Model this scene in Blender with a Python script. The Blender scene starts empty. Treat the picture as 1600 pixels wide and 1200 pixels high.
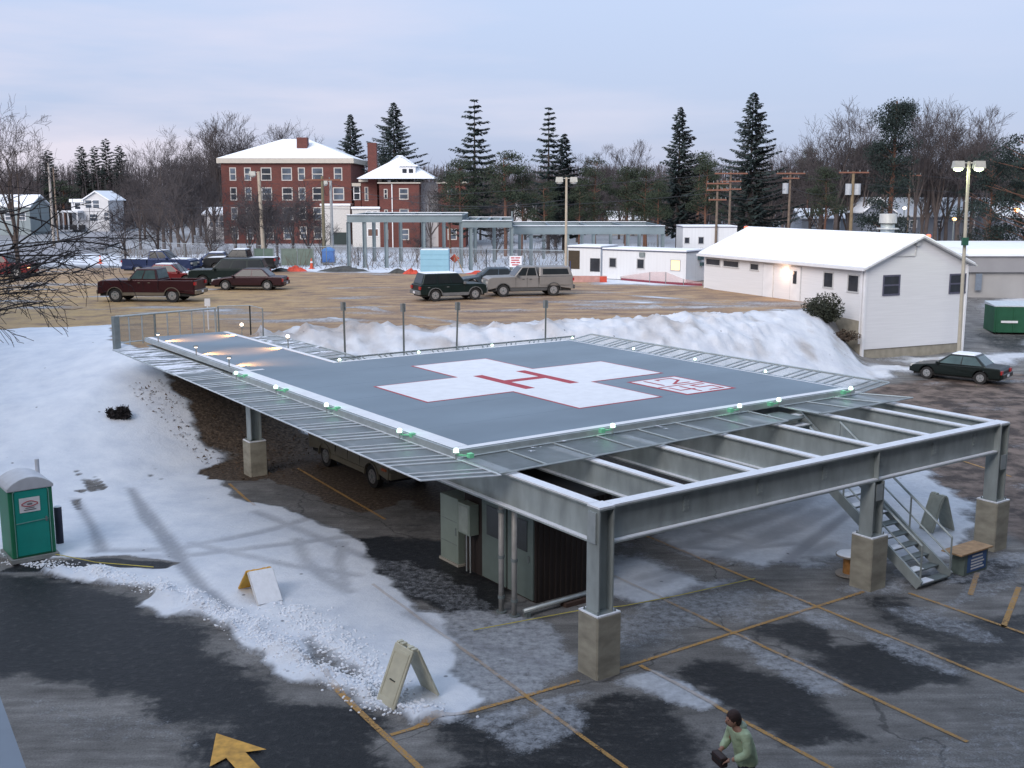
import bpy, bmesh, math, random
import numpy as np
from mathutils import Vector, Matrix

# ------------------------------------------------------------------ camera, world, sun, exposure
S = bpy.context.scene
COL = S.collection
CAM_H = 9.4
PITCH = math.radians(9.84)
FPX = 1718.0
R = math.radians
cam_d = bpy.data.cameras.new("camera")
cam_d.sensor_width = 36.0
cam_d.lens = FPX / 1600 * 36.0
cam_d.clip_start = 0.1
cam_d.clip_end = 3000
cam = bpy.data.objects.new("camera", cam_d)
COL.objects.link(cam)
cam.location = (0, 0, CAM_H)
cam.rotation_euler = (R(90) - PITCH, 0, 0)
S.camera = cam

W = bpy.data.worlds.new("World")
S.world = W
W.use_nodes = True
nt = W.node_tree
nt.nodes.clear()
def N(tree, typ, **kw):
    n = tree.nodes.new(typ)
    for k, v in kw.items():
        setattr(n, k, v)
    return n
def ramp(tree, pts, interp='LINEAR'):
    r = N(tree, 'ShaderNodeValToRGB')
    r.color_ramp.interpolation = interp
    e = r.color_ramp.elements
    while len(e) < len(pts):
        e.new(0.5)
    for el, (p, c) in zip(e, pts):
        el.position = p
        el.color = (c[0], c[1], c[2], 1) if not isinstance(c, (int, float)) else (c, c, c, 1)
    return r
wo = N(nt, 'ShaderNodeOutputWorld')
bg = N(nt, 'ShaderNodeBackground')
bg2 = N(nt, 'ShaderNodeBackground')
add = N(nt, 'ShaderNodeAddShader')
sky = N(nt, 'ShaderNodeTexSky')
sky.sky_type = 'NISHITA'
sky.sun_disc = False
sky.sun_elevation = R(26.6)
sky.sun_rotation = R(206.8)
bg2.inputs['Strength'].default_value = 0.012
tc = N(nt, 'ShaderNodeTexCoord')
sep = N(nt, 'ShaderNodeSeparateXYZ')
nt.links.new(tc.outputs['Generated'], sep.inputs[0])
# dusk overcast: lavender-blue low down, brighter cloud overhead
gr = ramp(nt, [(0.0, (.37, .43, .62)), (0.06, (.425, .495, .69)), (0.16, (.485, .575, .785)), (0.45, (.54, .66, .88)), (1.0, (.62, .78, 1.05))])
nt.links.new(sep.outputs['Z'], gr.inputs[0])
# pinkish streaks of cloud, more of them low and to the left
mp = N(nt, 'ShaderNodeMapping')
mp.inputs['Scale'].default_value = (2.2, 2.2, 15)
nt.links.new(tc.outputs['Generated'], mp.inputs[0])
nz = N(nt, 'ShaderNodeTexNoise')
nz.inputs['Scale'].default_value = 1.3
nz.inputs['Detail'].default_value = 6
nz.inputs['Roughness'].default_value = .5
nt.links.new(mp.outputs[0], nz.inputs['Vector'])
cr = ramp(nt, [(0.42, 0.0), (0.66, 1.0)])
nt.links.new(nz.outputs[0], cr.inputs[0])
low = ramp(nt, [(0.03, 1.0), (0.2, .45), (.5, .3)])
nt.links.new(sep.outputs['Z'], low.inputs[0])
lft = N(nt, 'ShaderNodeMapRange')
lft.inputs[1].default_value = .45
lft.inputs[2].default_value = -.5
lft.inputs[3].default_value = .15
lft.inputs[4].default_value = 1
nt.links.new(sep.outputs['X'], lft.inputs[0])
m1 = N(nt, 'ShaderNodeMath', operation='MULTIPLY')
m2 = N(nt, 'ShaderNodeMath', operation='MULTIPLY')
nt.links.new(cr.outputs[0], m1.inputs[0]); nt.links.new(low.outputs[0], m1.inputs[1])
nt.links.new(m1.outputs[0], m2.inputs[0]); nt.links.new(lft.outputs[0], m2.inputs[1])
mx = N(nt, 'ShaderNodeMix', data_type='RGBA')
nt.links.new(m2.outputs[0], mx.inputs[0])
nt.links.new(gr.outputs[0], mx.inputs[6])
mx.inputs[7].default_value = (.72, .67, .78, 1)
nt.links.new(mx.outputs[2], bg.inputs[0])
nt.links.new(sky.outputs[0], bg2.inputs[0])
bg.inputs['Strength'].default_value = 1.0
nt.links.new(bg.outputs[0], add.inputs[0]); nt.links.new(bg2.outputs[0], add.inputs[1])
nt.links.new(add.outputs[0], wo.inputs[0])

sun_d = bpy.data.lights.new("sun", 'SUN')
sun_d.energy = 3.0
sun_d.angle = R(40)
sun_d.color = (1.0, .92, .88)
sun = bpy.data.objects.new("sun", sun_d)
COL.objects.link(sun)
sun.rotation_euler = Vector((-.45, -.89, .50)).to_track_quat('Z', 'Y').to_euler()

S.view_settings.view_transform = 'Standard'
S.view_settings.look = 'None'
S.view_settings.gamma = 1
S.view_settings.exposure = 0.12
S.render.engine = 'CYCLES'
S.render.resolution_x, S.render.resolution_y = 1024, 768
rnd = random.Random(7)

# ------------------------------------------------------------------ measuring helpers (survey of the site from its picture)
CP, SP = math.cos(PITCH), math.sin(PITCH)
def ray(x, y):
    a = (x - 800) / FPX; b = -(y - 600) / FPX
    return (a, CP + SP * b, -SP + CP * b)
def P(x, y, z=0.0):
    d = ray(x, y); t = (z - CAM_H) / d[2]
    return (d[0] * t, d[1] * t)
def D(x, Y):                        # world X of column x at forward distance Y
    return (x - 800) / FPX * Y / 1.015
def Zat(y, Y):                      # height of row y at forward distance Y
    return CAM_H - math.tan(math.atan((y - 600) / FPX) + PITCH) * Y
# helipad frame: origin at the near corner of the pad
PADA = R(35.1)
ORG = (-1.215, 24.23)
CU, SU = math.cos(PADA), math.sin(PADA)
def UV(u, v):
    return (ORG[0] + u * CU - v * SU, ORG[1] + u * SU + v * CU)

# ------------------------------------------------------------------ terrain
FOOT = [(-400, 20), (-60, 26), (-30, 28), (-17, 30), (-13, 33.5), (-10.4, 37.0), (-6, 41.5), (0, 45), (8, 47.5), (14, 50), (17, 53.5), (19, 56.3), (22, 56.5), (30, 58), (60, 60), (400, 60)]
CREST = [(-400, 60), (-60, 55), (-24, 51), (-18, 48.0), (-15.5, 45.0), (-11, 46.5), (-7, 48.8), (2, 51), (9, 54.5), (13, 58.3), (16.8, 61.3), (18.3, 65), (20, 78), (23, 90), (30, 100), (60, 110), (400, 120)]
def sm(t):
    t = np.clip(t, 0, 1); return t * t * (3 - 2 * t)
def terrain(X, Y):
    X = np.asarray(X, float); Y = np.asarray(Y, float)
    f = np.interp(X, [p[0] for p in FOOT], [p[1] for p in FOOT])
    c = np.interp(X, [p[0] for p in CREST], [p[1] for p in CREST])
    t = np.clip((Y - f) / np.maximum(c - f, .1), 0, 1)
    t = .45 * t + .55 * sm(t)
    far = np.interp(Y, [0, 90, 150, 260, 500, 2000], [3.1, 3.1, 2.2, 2.6, 3.5, 4.0])
    return t * far
def tz(x, y):
    return float(terrain(x, y))
def T(x, y):                        # where the line of sight meets the terrain
    d = ray(x, y); lo, hi = 4.0, 900.0
    f = lambda t: CAM_H + d[2] * t - tz(d[0] * t, d[1] * t)
    t = lo
    while t < hi and f(t) > 0:
        t *= 1.03
    a, b = t / 1.03, t
    for _ in range(20):
        m = (a + b) / 2
        if f(m) > 0: a = m
        else: b = m
    return (d[0] * b, d[1] * b)

def vnoise(X, Y, s, seed=0):
    X = X / s + seed * 17.3; Y = Y / s + seed * 31.7
    xi = np.floor(X).astype(np.int64); yi = np.floor(Y).astype(np.int64)
    fx = X - xi; fy = Y - yi
    fx = fx * fx * (3 - 2 * fx); fy = fy * fy * (3 - 2 * fy)
    def h(a, b):
        n = (a * 374761393 + b * 668265263 + seed * 1442695) & 0x7fffffff
        n = ((n ^ (n >> 13)) * 1274126177) & 0x7fffffff
        return ((n ^ (n >> 16)) & 0xffff) / 65535.0
    return (h(xi, yi) * (1 - fx) + h(xi + 1, yi) * fx) * (1 - fy) + (h(xi, yi + 1) * (1 - fx) + h(xi + 1, yi + 1) * fx) * fy
def fbm(X, Y, s, o=4, seed=0):
    r = 0; a = .5
    for i in range(o):
        r = r + a * vnoise(X, Y, s / 2 ** i, seed + i); a *= .5
    return r / (1 - .5 ** o)
def sdpoly(X, Y, poly):             # signed distance, positive inside
    d = np.full(X.shape, 1e9); ins = np.zeros(X.shape, bool)
    n = len(poly)
    for i in range(n):
        x0, y0 = poly[i]; x1, y1 = poly[(i + 1) % n]
        ex, ey = x1 - x0, y1 - y0
        L = ex * ex + ey * ey + 1e-9
        t = np.clip(((X - x0) * ex + (Y - y0) * ey) / L, 0, 1)
        d = np.minimum(d, np.hypot(X - x0 - t * ex, Y - y0 - t * ey))
        c = ((y0 > Y) != (y1 > Y)) & (X < (x1 - x0) * (Y - y0) / (y1 - y0 + 1e-12) + x0)
        ins ^= c
    return np.where(ins, d, -d)
def dline(X, Y, pts):
    d = np.full(X.shape, 1e9)
    for (x0, y0), (x1, y1) in zip(pts, pts[1:]):
        ex, ey = x1 - x0, y1 - y0
        t = np.clip(((X - x0) * ex + (Y - y0) * ey) / (ex * ex + ey * ey + 1e-9), 0, 1)
        d = np.minimum(d, np.hypot(X - x0 - t * ex, Y - y0 - t * ey))
    return d
TP = lambda pts: [T(*p) for p in pts]

# shapes of snow, mud, dirt and wet patches on the ground
SNOW = [  # (outline, soft edge, amount)
    (TP([(-500, 640), (-500, 885), (0, 893), (70, 897), (150, 915), (228, 927), (200, 950), (250, 972), (300, 962), (345, 975), (362, 1008), (425, 1045), (440, 1066), (500, 1083), (548, 1100), (600, 1112), (650, 1135), (690, 1122), (750, 1100), (720, 1060), (720, 1010), (700, 962), (640, 935), (592, 900), (562, 850), (540, 825), (440, 795), (370, 775), (335, 742), (372, 705), (330, 640), (285, 590), (240, 556), (180, 530), (180, 508), (0, 515), (-500, 520)]), .22, 1.0),
    (TP([(690, 1122), (750, 1100), (830, 1085), (905, 1050), (905, 965), (790, 955), (700, 958), (650, 950), (650, 1000), (680, 1060)]), .3, .66),
    (TP([(900, 925), (955, 850), (1090, 815), (1240, 775), (1330, 735), (1420, 715), (1500, 770), (1540, 830), (1530, 880), (1400, 880), (1300, 885), (1230, 893), (1180, 915), (1090, 925), (1000, 950)]), .4, .80),
    (TP([(905, 1050), (1000, 1020), (1130, 985), (1280, 960), (1180, 900), (1000, 935), (905, 960)]), .6, .58),
    (TP([(950, 1065), (1020, 1045), (1100, 1080), (1140, 1100), (1100, 1118), (1040, 1090)]), .2, .74),
    (TP([(845, 1110), (905, 1095), (915, 1140), (870, 1175), (800, 1185), (760, 1150)]), .3, .60),
    (TP([(1150, 1005), (1190, 1000), (1300, 1065), (1350, 1090), (1300, 1090), (1220, 1040)]), .2, .52),
    (TP([(1100, 1000), (1160, 985), (1260, 1030), (1340, 1075), (1300, 1085), (1180, 1040)]), .3, .6),
    (TP([(1240, 965), (1290, 952), (1420, 1000), (1500, 1050), (1460, 1045), (1340, 1000)]), .3, .58),
    (TP([(1340, 945), (1450, 940), (1560, 1000), (1500, 1000)]), .3, .55),
    (TP([(740, 1125), (900, 1070), (960, 1080), (900, 1100), (820, 1120), (770, 1150)]), .25, .62),
    (TP([(1290, 950), (1330, 950), (1400, 990), (1480, 1030), (1440, 1030), (1380, 1000)]), .25, .45),
    (TP([(1300, 1180), (1420, 1120), (1560, 1060), (1700, 1040), (1700, 1300), (1200, 1300)]), .8, .44),
    (TP([(1330, 925), (1400, 930), (1440, 925), (1560, 885), (1640, 880), (1640, 850), (1540, 860), (1380, 890)]), .4, .6),
    (TP([(570, 880), (640, 870), (740, 915), (780, 948), (700, 957), (630, 935)]), .3, .50),
    (TP([(1420, 950), (1560, 890), (1600, 880), (1600, 900), (1500, 960), (1440, 970)]), .25, .5),
    (TP([(10, 1080), (120, 1090), (300, 1130), (305, 1168), (190, 1170), (40, 1150)]), .25, .42),
    ([UV(-3.2, 25.5), UV(-1, 25), UV(1, 24.5), UV(1, 22.5), UV(-.5, 18), UV(-1.6, 16), UV(-4, 16), UV(-6, 20)], .4, 1.0),
    # bank behind the pad up to the upper lot
    ([(-10.5, 38.5), (-11.5, 47.5), (-9.5, 50.5), (-6, 50.5), (-2.5, 51.5), (4, 54), (8, 56.3), (12, 58.6), (16.5, 61.4), (17.6, 60.5), (18.8, 58.6), (26, 61), (25, 57), (20.5, 57.2), (17.5, 53), (13, 48), (6, 42), (-2, 39)], .8, .97),
    (TP([(-200, 405), (0, 405), (100, 395), (250, 400), (330, 395), (640, 395), (900, 395), (1110, 425), (1100, 448), (1000, 446), (930, 445), (900, 432), (700, 428), (500, 426), (440, 424), (250, 417), (200, 418), (80, 412), (-200, 420)]), 1.5, .92),
    (TP([(1310, 520), (1600, 545), (1600, 520), (1540, 500), (1530, 470), (1600, 458), (1640, 470), (1640, 560), (1560, 575), (1440, 572)]), 1.0, .8),
]
MUD = [
    (TP([(-400, 425), (0, 422), (200, 418), (440, 430), (900, 434), (1100, 458), (1300, 482), (1180, 488), (1000, 486), (860, 494), (700, 500), (560, 508), (440, 500), (330, 506), (180, 512), (0, 518), (-400, 520)]), 1.5, 1.0),
    (TP([(1345, 607), (1440, 592), (1620, 585), (1800, 600), (1800, 880), (1600, 862), (1530, 820), (1490, 785), (1400, 742), (1330, 700)]), 1.2, .75),
]
DIRT = [
    (TP([(256, 564), (320, 590), (400, 645), (500, 690), (640, 780), (560, 800), (420, 745), (330, 735), (392, 705), (355, 650), (310, 602)]), .3, 1.0),
    ([UV(.5, 15), UV(.6, 22.0), UV(3.2, 23.0), UV(4.5, 14.6), UV(14, 13.6), UV(14, 4), UV(4, 5), UV(2.2, 12)], .6, .9),
    (TP([(310, 735), (335, 728), (380, 735), (420, 745), (400, 752), (330, 748)]), .2, 1.0),
]
WET = [
    (TP([(545, 845), (600, 835), (690, 850), (780, 900), (790, 950), (700, 957), (640, 938), (590, 905), (560, 870)]), .3, 1.0),
    (TP([(-300, 893), (80, 900), (240, 925), (360, 1010), (440, 1066), (600, 1118), (650, 1300), (300, 1300), (330, 1150), (100, 1070), (-300, 1060)]), .5, .85),
    (TP([(890, 1105), (960, 1080), (1040, 1100), (1110, 1150), (1090, 1230), (700, 1230), (690, 1140), (760, 1120), (850, 1130)]), .4, .72),
    (TP([(1055, 1050), (1090, 1030), (1150, 1035), (1240, 1070), (1290, 1110), (1380, 1160), (1240, 1160), (1130, 1110)]), .3, .85),
    (TP([(1165, 985), (1240, 968), (1330, 1000), (1400, 1005), (1480, 1060), (1380, 1090), (1290, 1050)]), .35, .85),
    (TP([(1320, 935), (1420, 930), (1480, 975), (1600, 960), (1640, 1040), (1500, 1040), (1400, 990)]), .4, .65),
    (TP([(30, 880), (170, 872), (270, 880), (260, 892), (100, 897), (0, 893)]), .1, 1.0),
    (TP([(430, 745), (660, 770), (700, 840), (560, 830), (460, 800), (390, 770)]), .5, .35),
    (TP([(1480, 870), (1560, 870), (1600, 880), (1560, 900), (1500, 910)]), .3, .8),
    (TP([(1520, 520), (1700, 520), (1700, 560), (1560, 560)]), .8, .6),
]
TRACKS = [([(960, 880), (1080, 850), (1230, 800), (1300, 760)], .15), ([(1020, 915), (1150, 860), (1280, 800)], .15), ([(980, 850), (1080, 868), (1200, 905)], .14), ([(400, 800), (520, 850), (640, 900)], .1), ([(300, 850), (430, 880), (560, 900)], .1),
          ([(465, 845), (480, 880), (510, 905), (545, 925)], .12), ([(537, 850), (530, 880), (540, 915)], .10),
          ([(150, 862), (270, 860), (420, 830), (520, 800)], .12), ([(120, 878), (300, 868), (460, 850), (560, 838)], .12),
          ([(1000, 905), (1100, 880), (1240, 830), (1330, 780)], .13), ([(1060, 930), (1180, 900), (1300, 850)], .13), ([(1010, 850), (1130, 860), (1250, 850)], .10),
          ([(1100, 830), (1180, 850), (1245, 820)], .10), ([(640, 960), (720, 1000), (860, 1040)], .12)]
CUT = [(TP([(-40, 878), (60, 876), (200, 869), (278, 880), (258, 889), (150, 887), (60, 893), (-40, 892)]), .06, 1.0),
       (TP([(128, 748), (150, 752), (152, 766), (140, 768)]), .08, .8), (TP([(148, 742), (166, 762), (158, 766)]), .05, .9), (TP([(116, 768), (132, 766), (130, 772)]), .05, .9), (TP([(238, 726), (258, 752), (252, 752)]), .05, .9),
       (TP([(224, 738), (242, 742), (236, 745)]), .05, .8), (TP([(118, 734), (128, 742), (122, 744)]), .05, .7), (TP([(112, 782), (124, 780), (122, 796)]), .08, .9), (TP([(940, 870), (1000, 862), (1080, 900), (1180, 915), (1240, 890), (1120, 880), (1040, 850), (960, 855)]), .25, .55),
       (TP([(480, 1005), (560, 1050), (600, 1080), (590, 1095), (540, 1065), (490, 1030)]), .2, .5), (TP([(980, 845), (1010, 838), (1130, 905), (1100, 910)]), .2, .5)]
TRKP = [TP(q) for q in ([(198, 764), (210, 764), (262, 828), (290, 862), (300, 890), (262, 872), (238, 832), (218, 812)], [(112, 780), (124, 780), (150, 820), (172, 862), (148, 866), (138, 826)], [(262, 872), (296, 880), (330, 920), (340, 925), (372, 960), (356, 962), (322, 930), (300, 915)],
        [(1180, 905), (1250, 850), (1320, 800), (1330, 808), (1265, 860), (1200, 915)])]
LTR = [([(40, 1125), (140, 1135), (240, 1135)], .1), ([(110, 1165), (190, 1150), (280, 1170)], .1)]
UTR = [([(-200, 470), (200, 462), (520, 466), (900, 470), (1290, 492)], .5), ([(-200, 452), (340, 452), (800, 447), (1100, 470)], .4), ([(350, 487), (620, 490), (900, 482), (1290, 486)], .6), ([(560, 480), (720, 505), (900, 502)], .3), ([(150, 490), (400, 485), (700, 475)], .35)]
TRACKSW = [(TP(a), w) for a, w in TRACKS]
LTRW = [(TP(a), w) for a, w in LTR]
UTRW = [(TP(a), w) for a, w in UTR]
BERM = TP([(0, 880), (70, 886), (150, 902), (240, 925), (300, 945), (360, 972), (400, 1000), (450, 1030), (510, 1060), (570, 1088), (620, 1115), (660, 1125)])
BERM2 = TP([(440, 955), (520, 1000), (570, 1050), (600, 1100)])
FIELD = {}
def fields(X, Y):
    def comb(lst, start=None):
        r = np.zeros(X.shape) if start is None else start
        for poly, soft, amt in lst:
            jit = (fbm(X, Y, 1.1, 5, 3) - .5) * min(soft * 4.5, 2.0)
            r = np.maximum(r, np.clip(.5 + (sdpoly(X, Y, poly) + jit) / (2 * soft), 0, 1) * amt)
        return r
    snow = comb(SNOW)
    mud = comb(MUD)
    upper = (terrain(X, Y) > 2.75) & (Y < 90) & (X < 24) & (Y > 40)
    mud = np.maximum(mud, np.clip(upper * 1.0, 0, 1) * .85)
    right_ = mud * ((X > 9) & (Y < 64) & ~upper)
    dirt = comb(DIRT)
    wet = comb(WET)
    # ground far beyond the lots: patchy snow among the trees
    far = sm((Y - 88) / 14.0)
    snow = np.maximum(snow, far * (.62 + .5 * (fbm(X, Y, 14, 3, 9) - .5)))
    mud = mud * (1 - .6 * sm((Y - 95) / 10))
    snow = snow * (1 - sm(dirt * 1.6 - .3)) * (1 - comb(CUT))
    snow = np.maximum(snow, right_ * .75 * np.clip(fbm(X, Y * 1.6, 4.5, 4, 51) * 2.6 - 1.05, 0, 1))
    # soft light snow drifting onto open parts of the upper lot
    snow = np.maximum(snow, mud * (fbm(X, Y * 2.2, 7, 5, 21) - .455) * 2.3 * (Y > 45))
    for pts, w in UTRW:
        snow = np.maximum(snow, .70 * np.clip(1.25 - dline(X, Y, pts) / (w * 2.2), 0, 1) * fbm(X, Y, 3, 2, 5) * 1.3)
    track = np.zeros(X.shape)
    for pts, w in TRACKSW + LTRW:
        track = np.maximum(track, .62 * np.clip(1.5 - dline(X, Y, pts) / (w * 1.5), 0, 1) * np.clip(.4 + 1.2 * fbm(X, Y, .8, 3, 61), 0, 1))
    for poly in TRKP:
        track = np.maximum(track, np.clip(.5 + sdpoly(X, Y, poly) / .16, 0, 1) * .95)
    return snow, mud, dirt, wet, track

def axis(segs):
    out = []
    for a, b, st in segs:
        n = max(1, int(round((b - a) / st)))
        out += [a + (b - a) * i / n for i in range(n)]
    out.append(segs[-1][1]); return np.array(out)
gx = axis([(-900, -300, 60), (-300, -120, 12), (-120, -60, 3), (-60, -24, .6), (-24, 28, .13), (28, 60, .6), (60, 120, 3), (120, 300, 12), (300, 900, 60)])
gy = axis([(-60, 12, 4), (12, 15.5, .5), (15.5, 34, .11), (34, 62, .16), (62, 95, .4), (95, 150, 1.5), (150, 300, 6), (300, 1500, 60)])
GX, GY = np.meshgrid(gx, gy)
GZ = terrain(GX, GY)
fs = fields(GX, GY)
near = (GY < 64) & (GX > -26) & (GX < 30)
snowy = sm((fs[0] - .45) / .4)
steep = np.clip((GZ > .05) & (GZ < 3.0), 0, 1)
GZ = GZ + near * snowy * (.035 + .05 * (fbm(GX, GY, .9, 4, 11) - .5)) + near * steep * .22 * (fbm(GX, GY, 2.5, 4, 12) - .5)
bm_ = np.clip(1.3 - dline(GX, GY, BERM) / .55, 0, 1)
bm2_ = np.clip(1.2 - dline(GX, GY, BERM2) / .8, 0, 1) * .6
clod = np.clip(fbm(GX, GY, .34, 3, 14) - .42, 0, 1)
GZ = GZ + np.maximum(bm_, bm2_) * snowy * (.04 + .5 * clod) - near * snowy * fs[4].clip(0, 1) * .03
# ridge of shovelled snow along the edge of the upper lot behind the pad
RIDGE = [(-8.5, 49.6), (-3, 50.6), (3, 52.2), (7.5, 54.0), (10.5, 56)]
rd = np.clip(1.25 - dline(GX, GY, RIDGE) / 1.9, 0, 1)
GZ = GZ + rd * (.02 + .6 * np.clip(fbm(GX, GY, 1.1, 5, 31) - .3, 0, 1))
slope_ = np.clip((GX > -11) & (GX < 24) & (GY > 44) & (GY < 62), 0, 1) * snowy
GZ = GZ + slope_ * (1 - .75 * sm((GX - 11) / 5)) * (.75 * np.clip(fbm(GX, GY, .6, 4, 41) - .45, 0, 1) + .25 * (fbm(GX, GY, 2.0, 3, 42) - .5))
RIDGE2 = [(-10.5, 47.2), (-6.5, 49)]
rd2 = np.clip(1.25 - dline(GX, GY, RIDGE2) / 1.3, 0, 1)
GZ = GZ + rd2 * (.1 + .7 * np.clip(fbm(GX, GY, .8, 4, 33) - .3, 0, 1))
dirty = np.maximum(rd, rd2) * np.clip(fbm(GX, GY, 1.5, 5, 35) * 3.4 - 1.15, 0, 1) * (1 - .5 * sm((GX - 2) / 8))
dirty = np.maximum(dirty, .22 * np.maximum(slope_, rd))
dirty = np.maximum(dirty, slope_ * np.clip(fbm(GX, GY, 1.2, 5, 45) * 3.2 - 1.55, 0, 1) * .9)

# ------------------------------------------------------------------ materials
MATS = {}
def mat(name, col, rough=.7, metal=0.0, var=.12, vs=6.0, bump=0.0, bs=30.0, emit=None, es=0.0, spec=.5, streak=None):
    if name in MATS: return MATS[name]
    m = bpy.data.materials.new(name); m.use_nodes = True
    t = m.node_tree; b = t.nodes['Principled BSDF']
    b.inputs['Roughness'].default_value = rough
    b.inputs['Metallic'].default_value = metal
    b.inputs['Specular IOR Level'].default_value = spec
    if var > 0:
        co = N(t, 'ShaderNodeTexCoord')
        n = N(t, 'ShaderNodeTexNoise'); n.inputs['Scale'].default_value = vs; n.inputs['Detail'].default_value = 5
        src = co.outputs['Object']
        if streak:
            mpp = N(t, 'ShaderNodeMapping'); mpp.inputs['Scale'].default_value = streak
            t.links.new(src, mpp.inputs[0]); src = mpp.outputs[0]
        t.links.new(src, n.inputs['Vector'])
        r = ramp(t, [(.3, tuple(c * (1 - var) for c in col)), (.7, tuple(min(1, c * (1 + var)) for c in col))])
        t.links.new(n.outputs[0], r.inputs[0]); t.links.new(r.outputs[0], b.inputs['Base Color'])
    else:
        b.inputs['Base Color'].default_value = (*col, 1)
    if bump > 0:
        co = N(t, 'ShaderNodeTexCoord')
        n2 = N(t, 'ShaderNodeTexNoise'); n2.inputs['Scale'].default_value = bs; n2.inputs['Detail'].default_value = 4
        t.links.new(co.outputs['Object'], n2.inputs['Vector'])
        bp = N(t, 'ShaderNodeBump'); bp.inputs['Strength'].default_value = bump; bp.inputs['Distance'].default_value = .03
        t.links.new(n2.outputs[0], bp.inputs['Height']); t.links.new(bp.outputs[0], b.inputs['Normal'])
    if emit:
        b.inputs['Emission Color'].default_value = (*emit, 1); b.inputs['Emission Strength'].default_value = es
    MATS[name] = m; return m

def ground_material(line=False):
    m = bpy.data.materials.new('faded_line_paint' if line else 'snowy_ground'); m.use_nodes = True
    t = m.node_tree; b = t.nodes['Principled BSDF']; L = t.links.new
    pos = N(t, 'ShaderNodeNewGeometry').outputs['Position']
    def att(n): a = N(t, 'ShaderNodeAttribute'); a.attribute_name = n; return a.outputs['Fac']
    def noise(sc, det=5, rg=.6, scale=None, w=0):
        n = N(t, 'ShaderNodeTexNoise'); n.inputs['Scale'].default_value = sc; n.inputs['Detail'].default_value = det; n.inputs['Roughness'].default_value = rg
        mpn = N(t, 'ShaderNodeMapping'); mpn.inputs['Location'].default_value = (w, w * 2, 0)
        if scale: mpn.inputs['Scale'].default_value = scale[0]; mpn.inputs['Rotation'].default_value = (0, 0, scale[1])
        L(pos, mpn.inputs[0]); L(mpn.outputs[0], n.inputs['Vector']); return n.outputs[0]
    def math_(op, a, c, cl=False):
        n = N(t, 'ShaderNodeMath', operation=op); n.use_clamp = cl
        for i, q in enumerate((a, c)):
            if isinstance(q, (int, float)): n.inputs[i].default_value = q
            else: L(q, n.inputs[i])
        return n.outputs[0]
    def mix(f, a, c):
        n = N(t, 'ShaderNodeMix', data_type='RGBA')
        if isinstance(f, (int, float)): n.inputs[0].default_value = f
        else: L(f, n.inputs[0])
        for i, q in ((6, a), (7, c)):
            if isinstance(q, tuple): n.inputs[i].default_value = (*q, 1)
            else: L(q, n.inputs[i])
        return n.outputs[2]
    def step(x, lo, hi):
        n = N(t, 'ShaderNodeMapRange'); n.inputs[1].default_value = lo; n.inputs[2].default_value = hi; L(x, n.inputs[0]); n.interpolation_type = 'SMOOTHSTEP'; return n.outputs[0]
    nA = noise(.9, 6, .65, w=3); nB = noise(5.5, 7, .7, w=9); nC = noise(26, 5, .65)
    nS = noise(1.1, 5, .6, ((.5, 3.2, 1), -PADA), 5)
    # asphalt: dry salted grey, wet dark
    dry = ramp(t, [(.32, (.085, .080, .076)), (.5, (.175, .168, .160)), (.68, (.30, .288, .275))]); L(math_('ADD', math_('MULTIPLY', nA, .5), math_('MULTIPLY', nS, .5)), dry.inputs[0])
    wetc = ramp(t, [(.35, (.012, .013, .015)), (.55, (.022, .023, .025)), (.72, (.07, .068, .066))]); L(nB, wetc.inputs[0])
    wf = step(math_('ADD', att('wet'), math_('ADD', math_('MULTIPLY', math_('SUBTRACT', nB, .5), 1.1), math_('MULTIPLY', math_('SUBTRACT', nS, .5), .9))), .25, .75)
    asph = mix(wf, dry.outputs[0], wetc.outputs[0])
    agg = ramp(t, [(.3, .72), (.7, 1.28)]); L(nC, agg.inputs[0]); mg = N(t, 'ShaderNodeMix', data_type='RGBA', blend_type='MULTIPLY'); mg.inputs[0].default_value = 1; L(asph, mg.inputs[6]); L(agg.outputs[0], mg.inputs[7]); asph = mg.outputs[2]
    # thin cracks
    vo = N(t, 'ShaderNodeTexVoronoi', feature='DISTANCE_TO_EDGE'); vo.inputs['Scale'].default_value = .16
    wv = N(t, 'ShaderNodeVectorMath', operation='ADD'); nn = N(t, 'ShaderNodeTexNoise'); nn.inputs['Scale'].default_value = .8; nn.inputs['Detail'].default_value = 4
    L(pos, nn.inputs['Vector']); L(pos, wv.inputs[0]); L(nn.outputs['Color'], wv.inputs[1]); L(wv.outputs[0], vo.inputs['Vector'])
    crk = math_('SUBTRACT', 1.0, step(vo.outputs['Distance'], .001, .005), True)
    asph = mix(math_('MULTIPLY', crk, .5), asph, (.015, .015, .017))
    mudc = ramp(t, [(.36, (.13, .095, .075)), (.47, (.27, .18, .12)), (.56, (.42, .28, .155)), (.66, (.36, .31, .27))])
    nM = noise(.35, 6, .62, ((1, 2.6, 1), 0), 14); L(math_('ADD', math_('MULTIPLY', nM, .55), math_('ADD', math_('MULTIPLY', nA, .2), math_('MULTIPLY', nB, .25))), mudc.inputs[0])
    mudr = mix(step(math_('ADD', att('right'), 0), .3, .7), mudc.outputs[0], mix(step(nA, .38, .62), (.055, .040, .034), (.22, .165, .135)))
    c = mix(step(math_('ADD', att('mud'), math_('MULTIPLY', math_('SUBTRACT', nA, .5), .5)), .3, .62), asph, mudr)
    c = mix(math_('MULTIPLY', math_('MULTIPLY', att('sand_glow'), step(nA, .3, .6)), .75), c, mix(nB, (.42, .27, .12), (.66, .45, .20)))  # lamp glow painted in as yellower sand, strongest at the left
    dirtc = ramp(t, [(.35, (.030, .022, .016)), (.52, (.10, .074, .054)), (.68, (.22, .165, .12))]); L(noise(9, 6, .75, w=2), dirtc.inputs[0])
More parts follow.
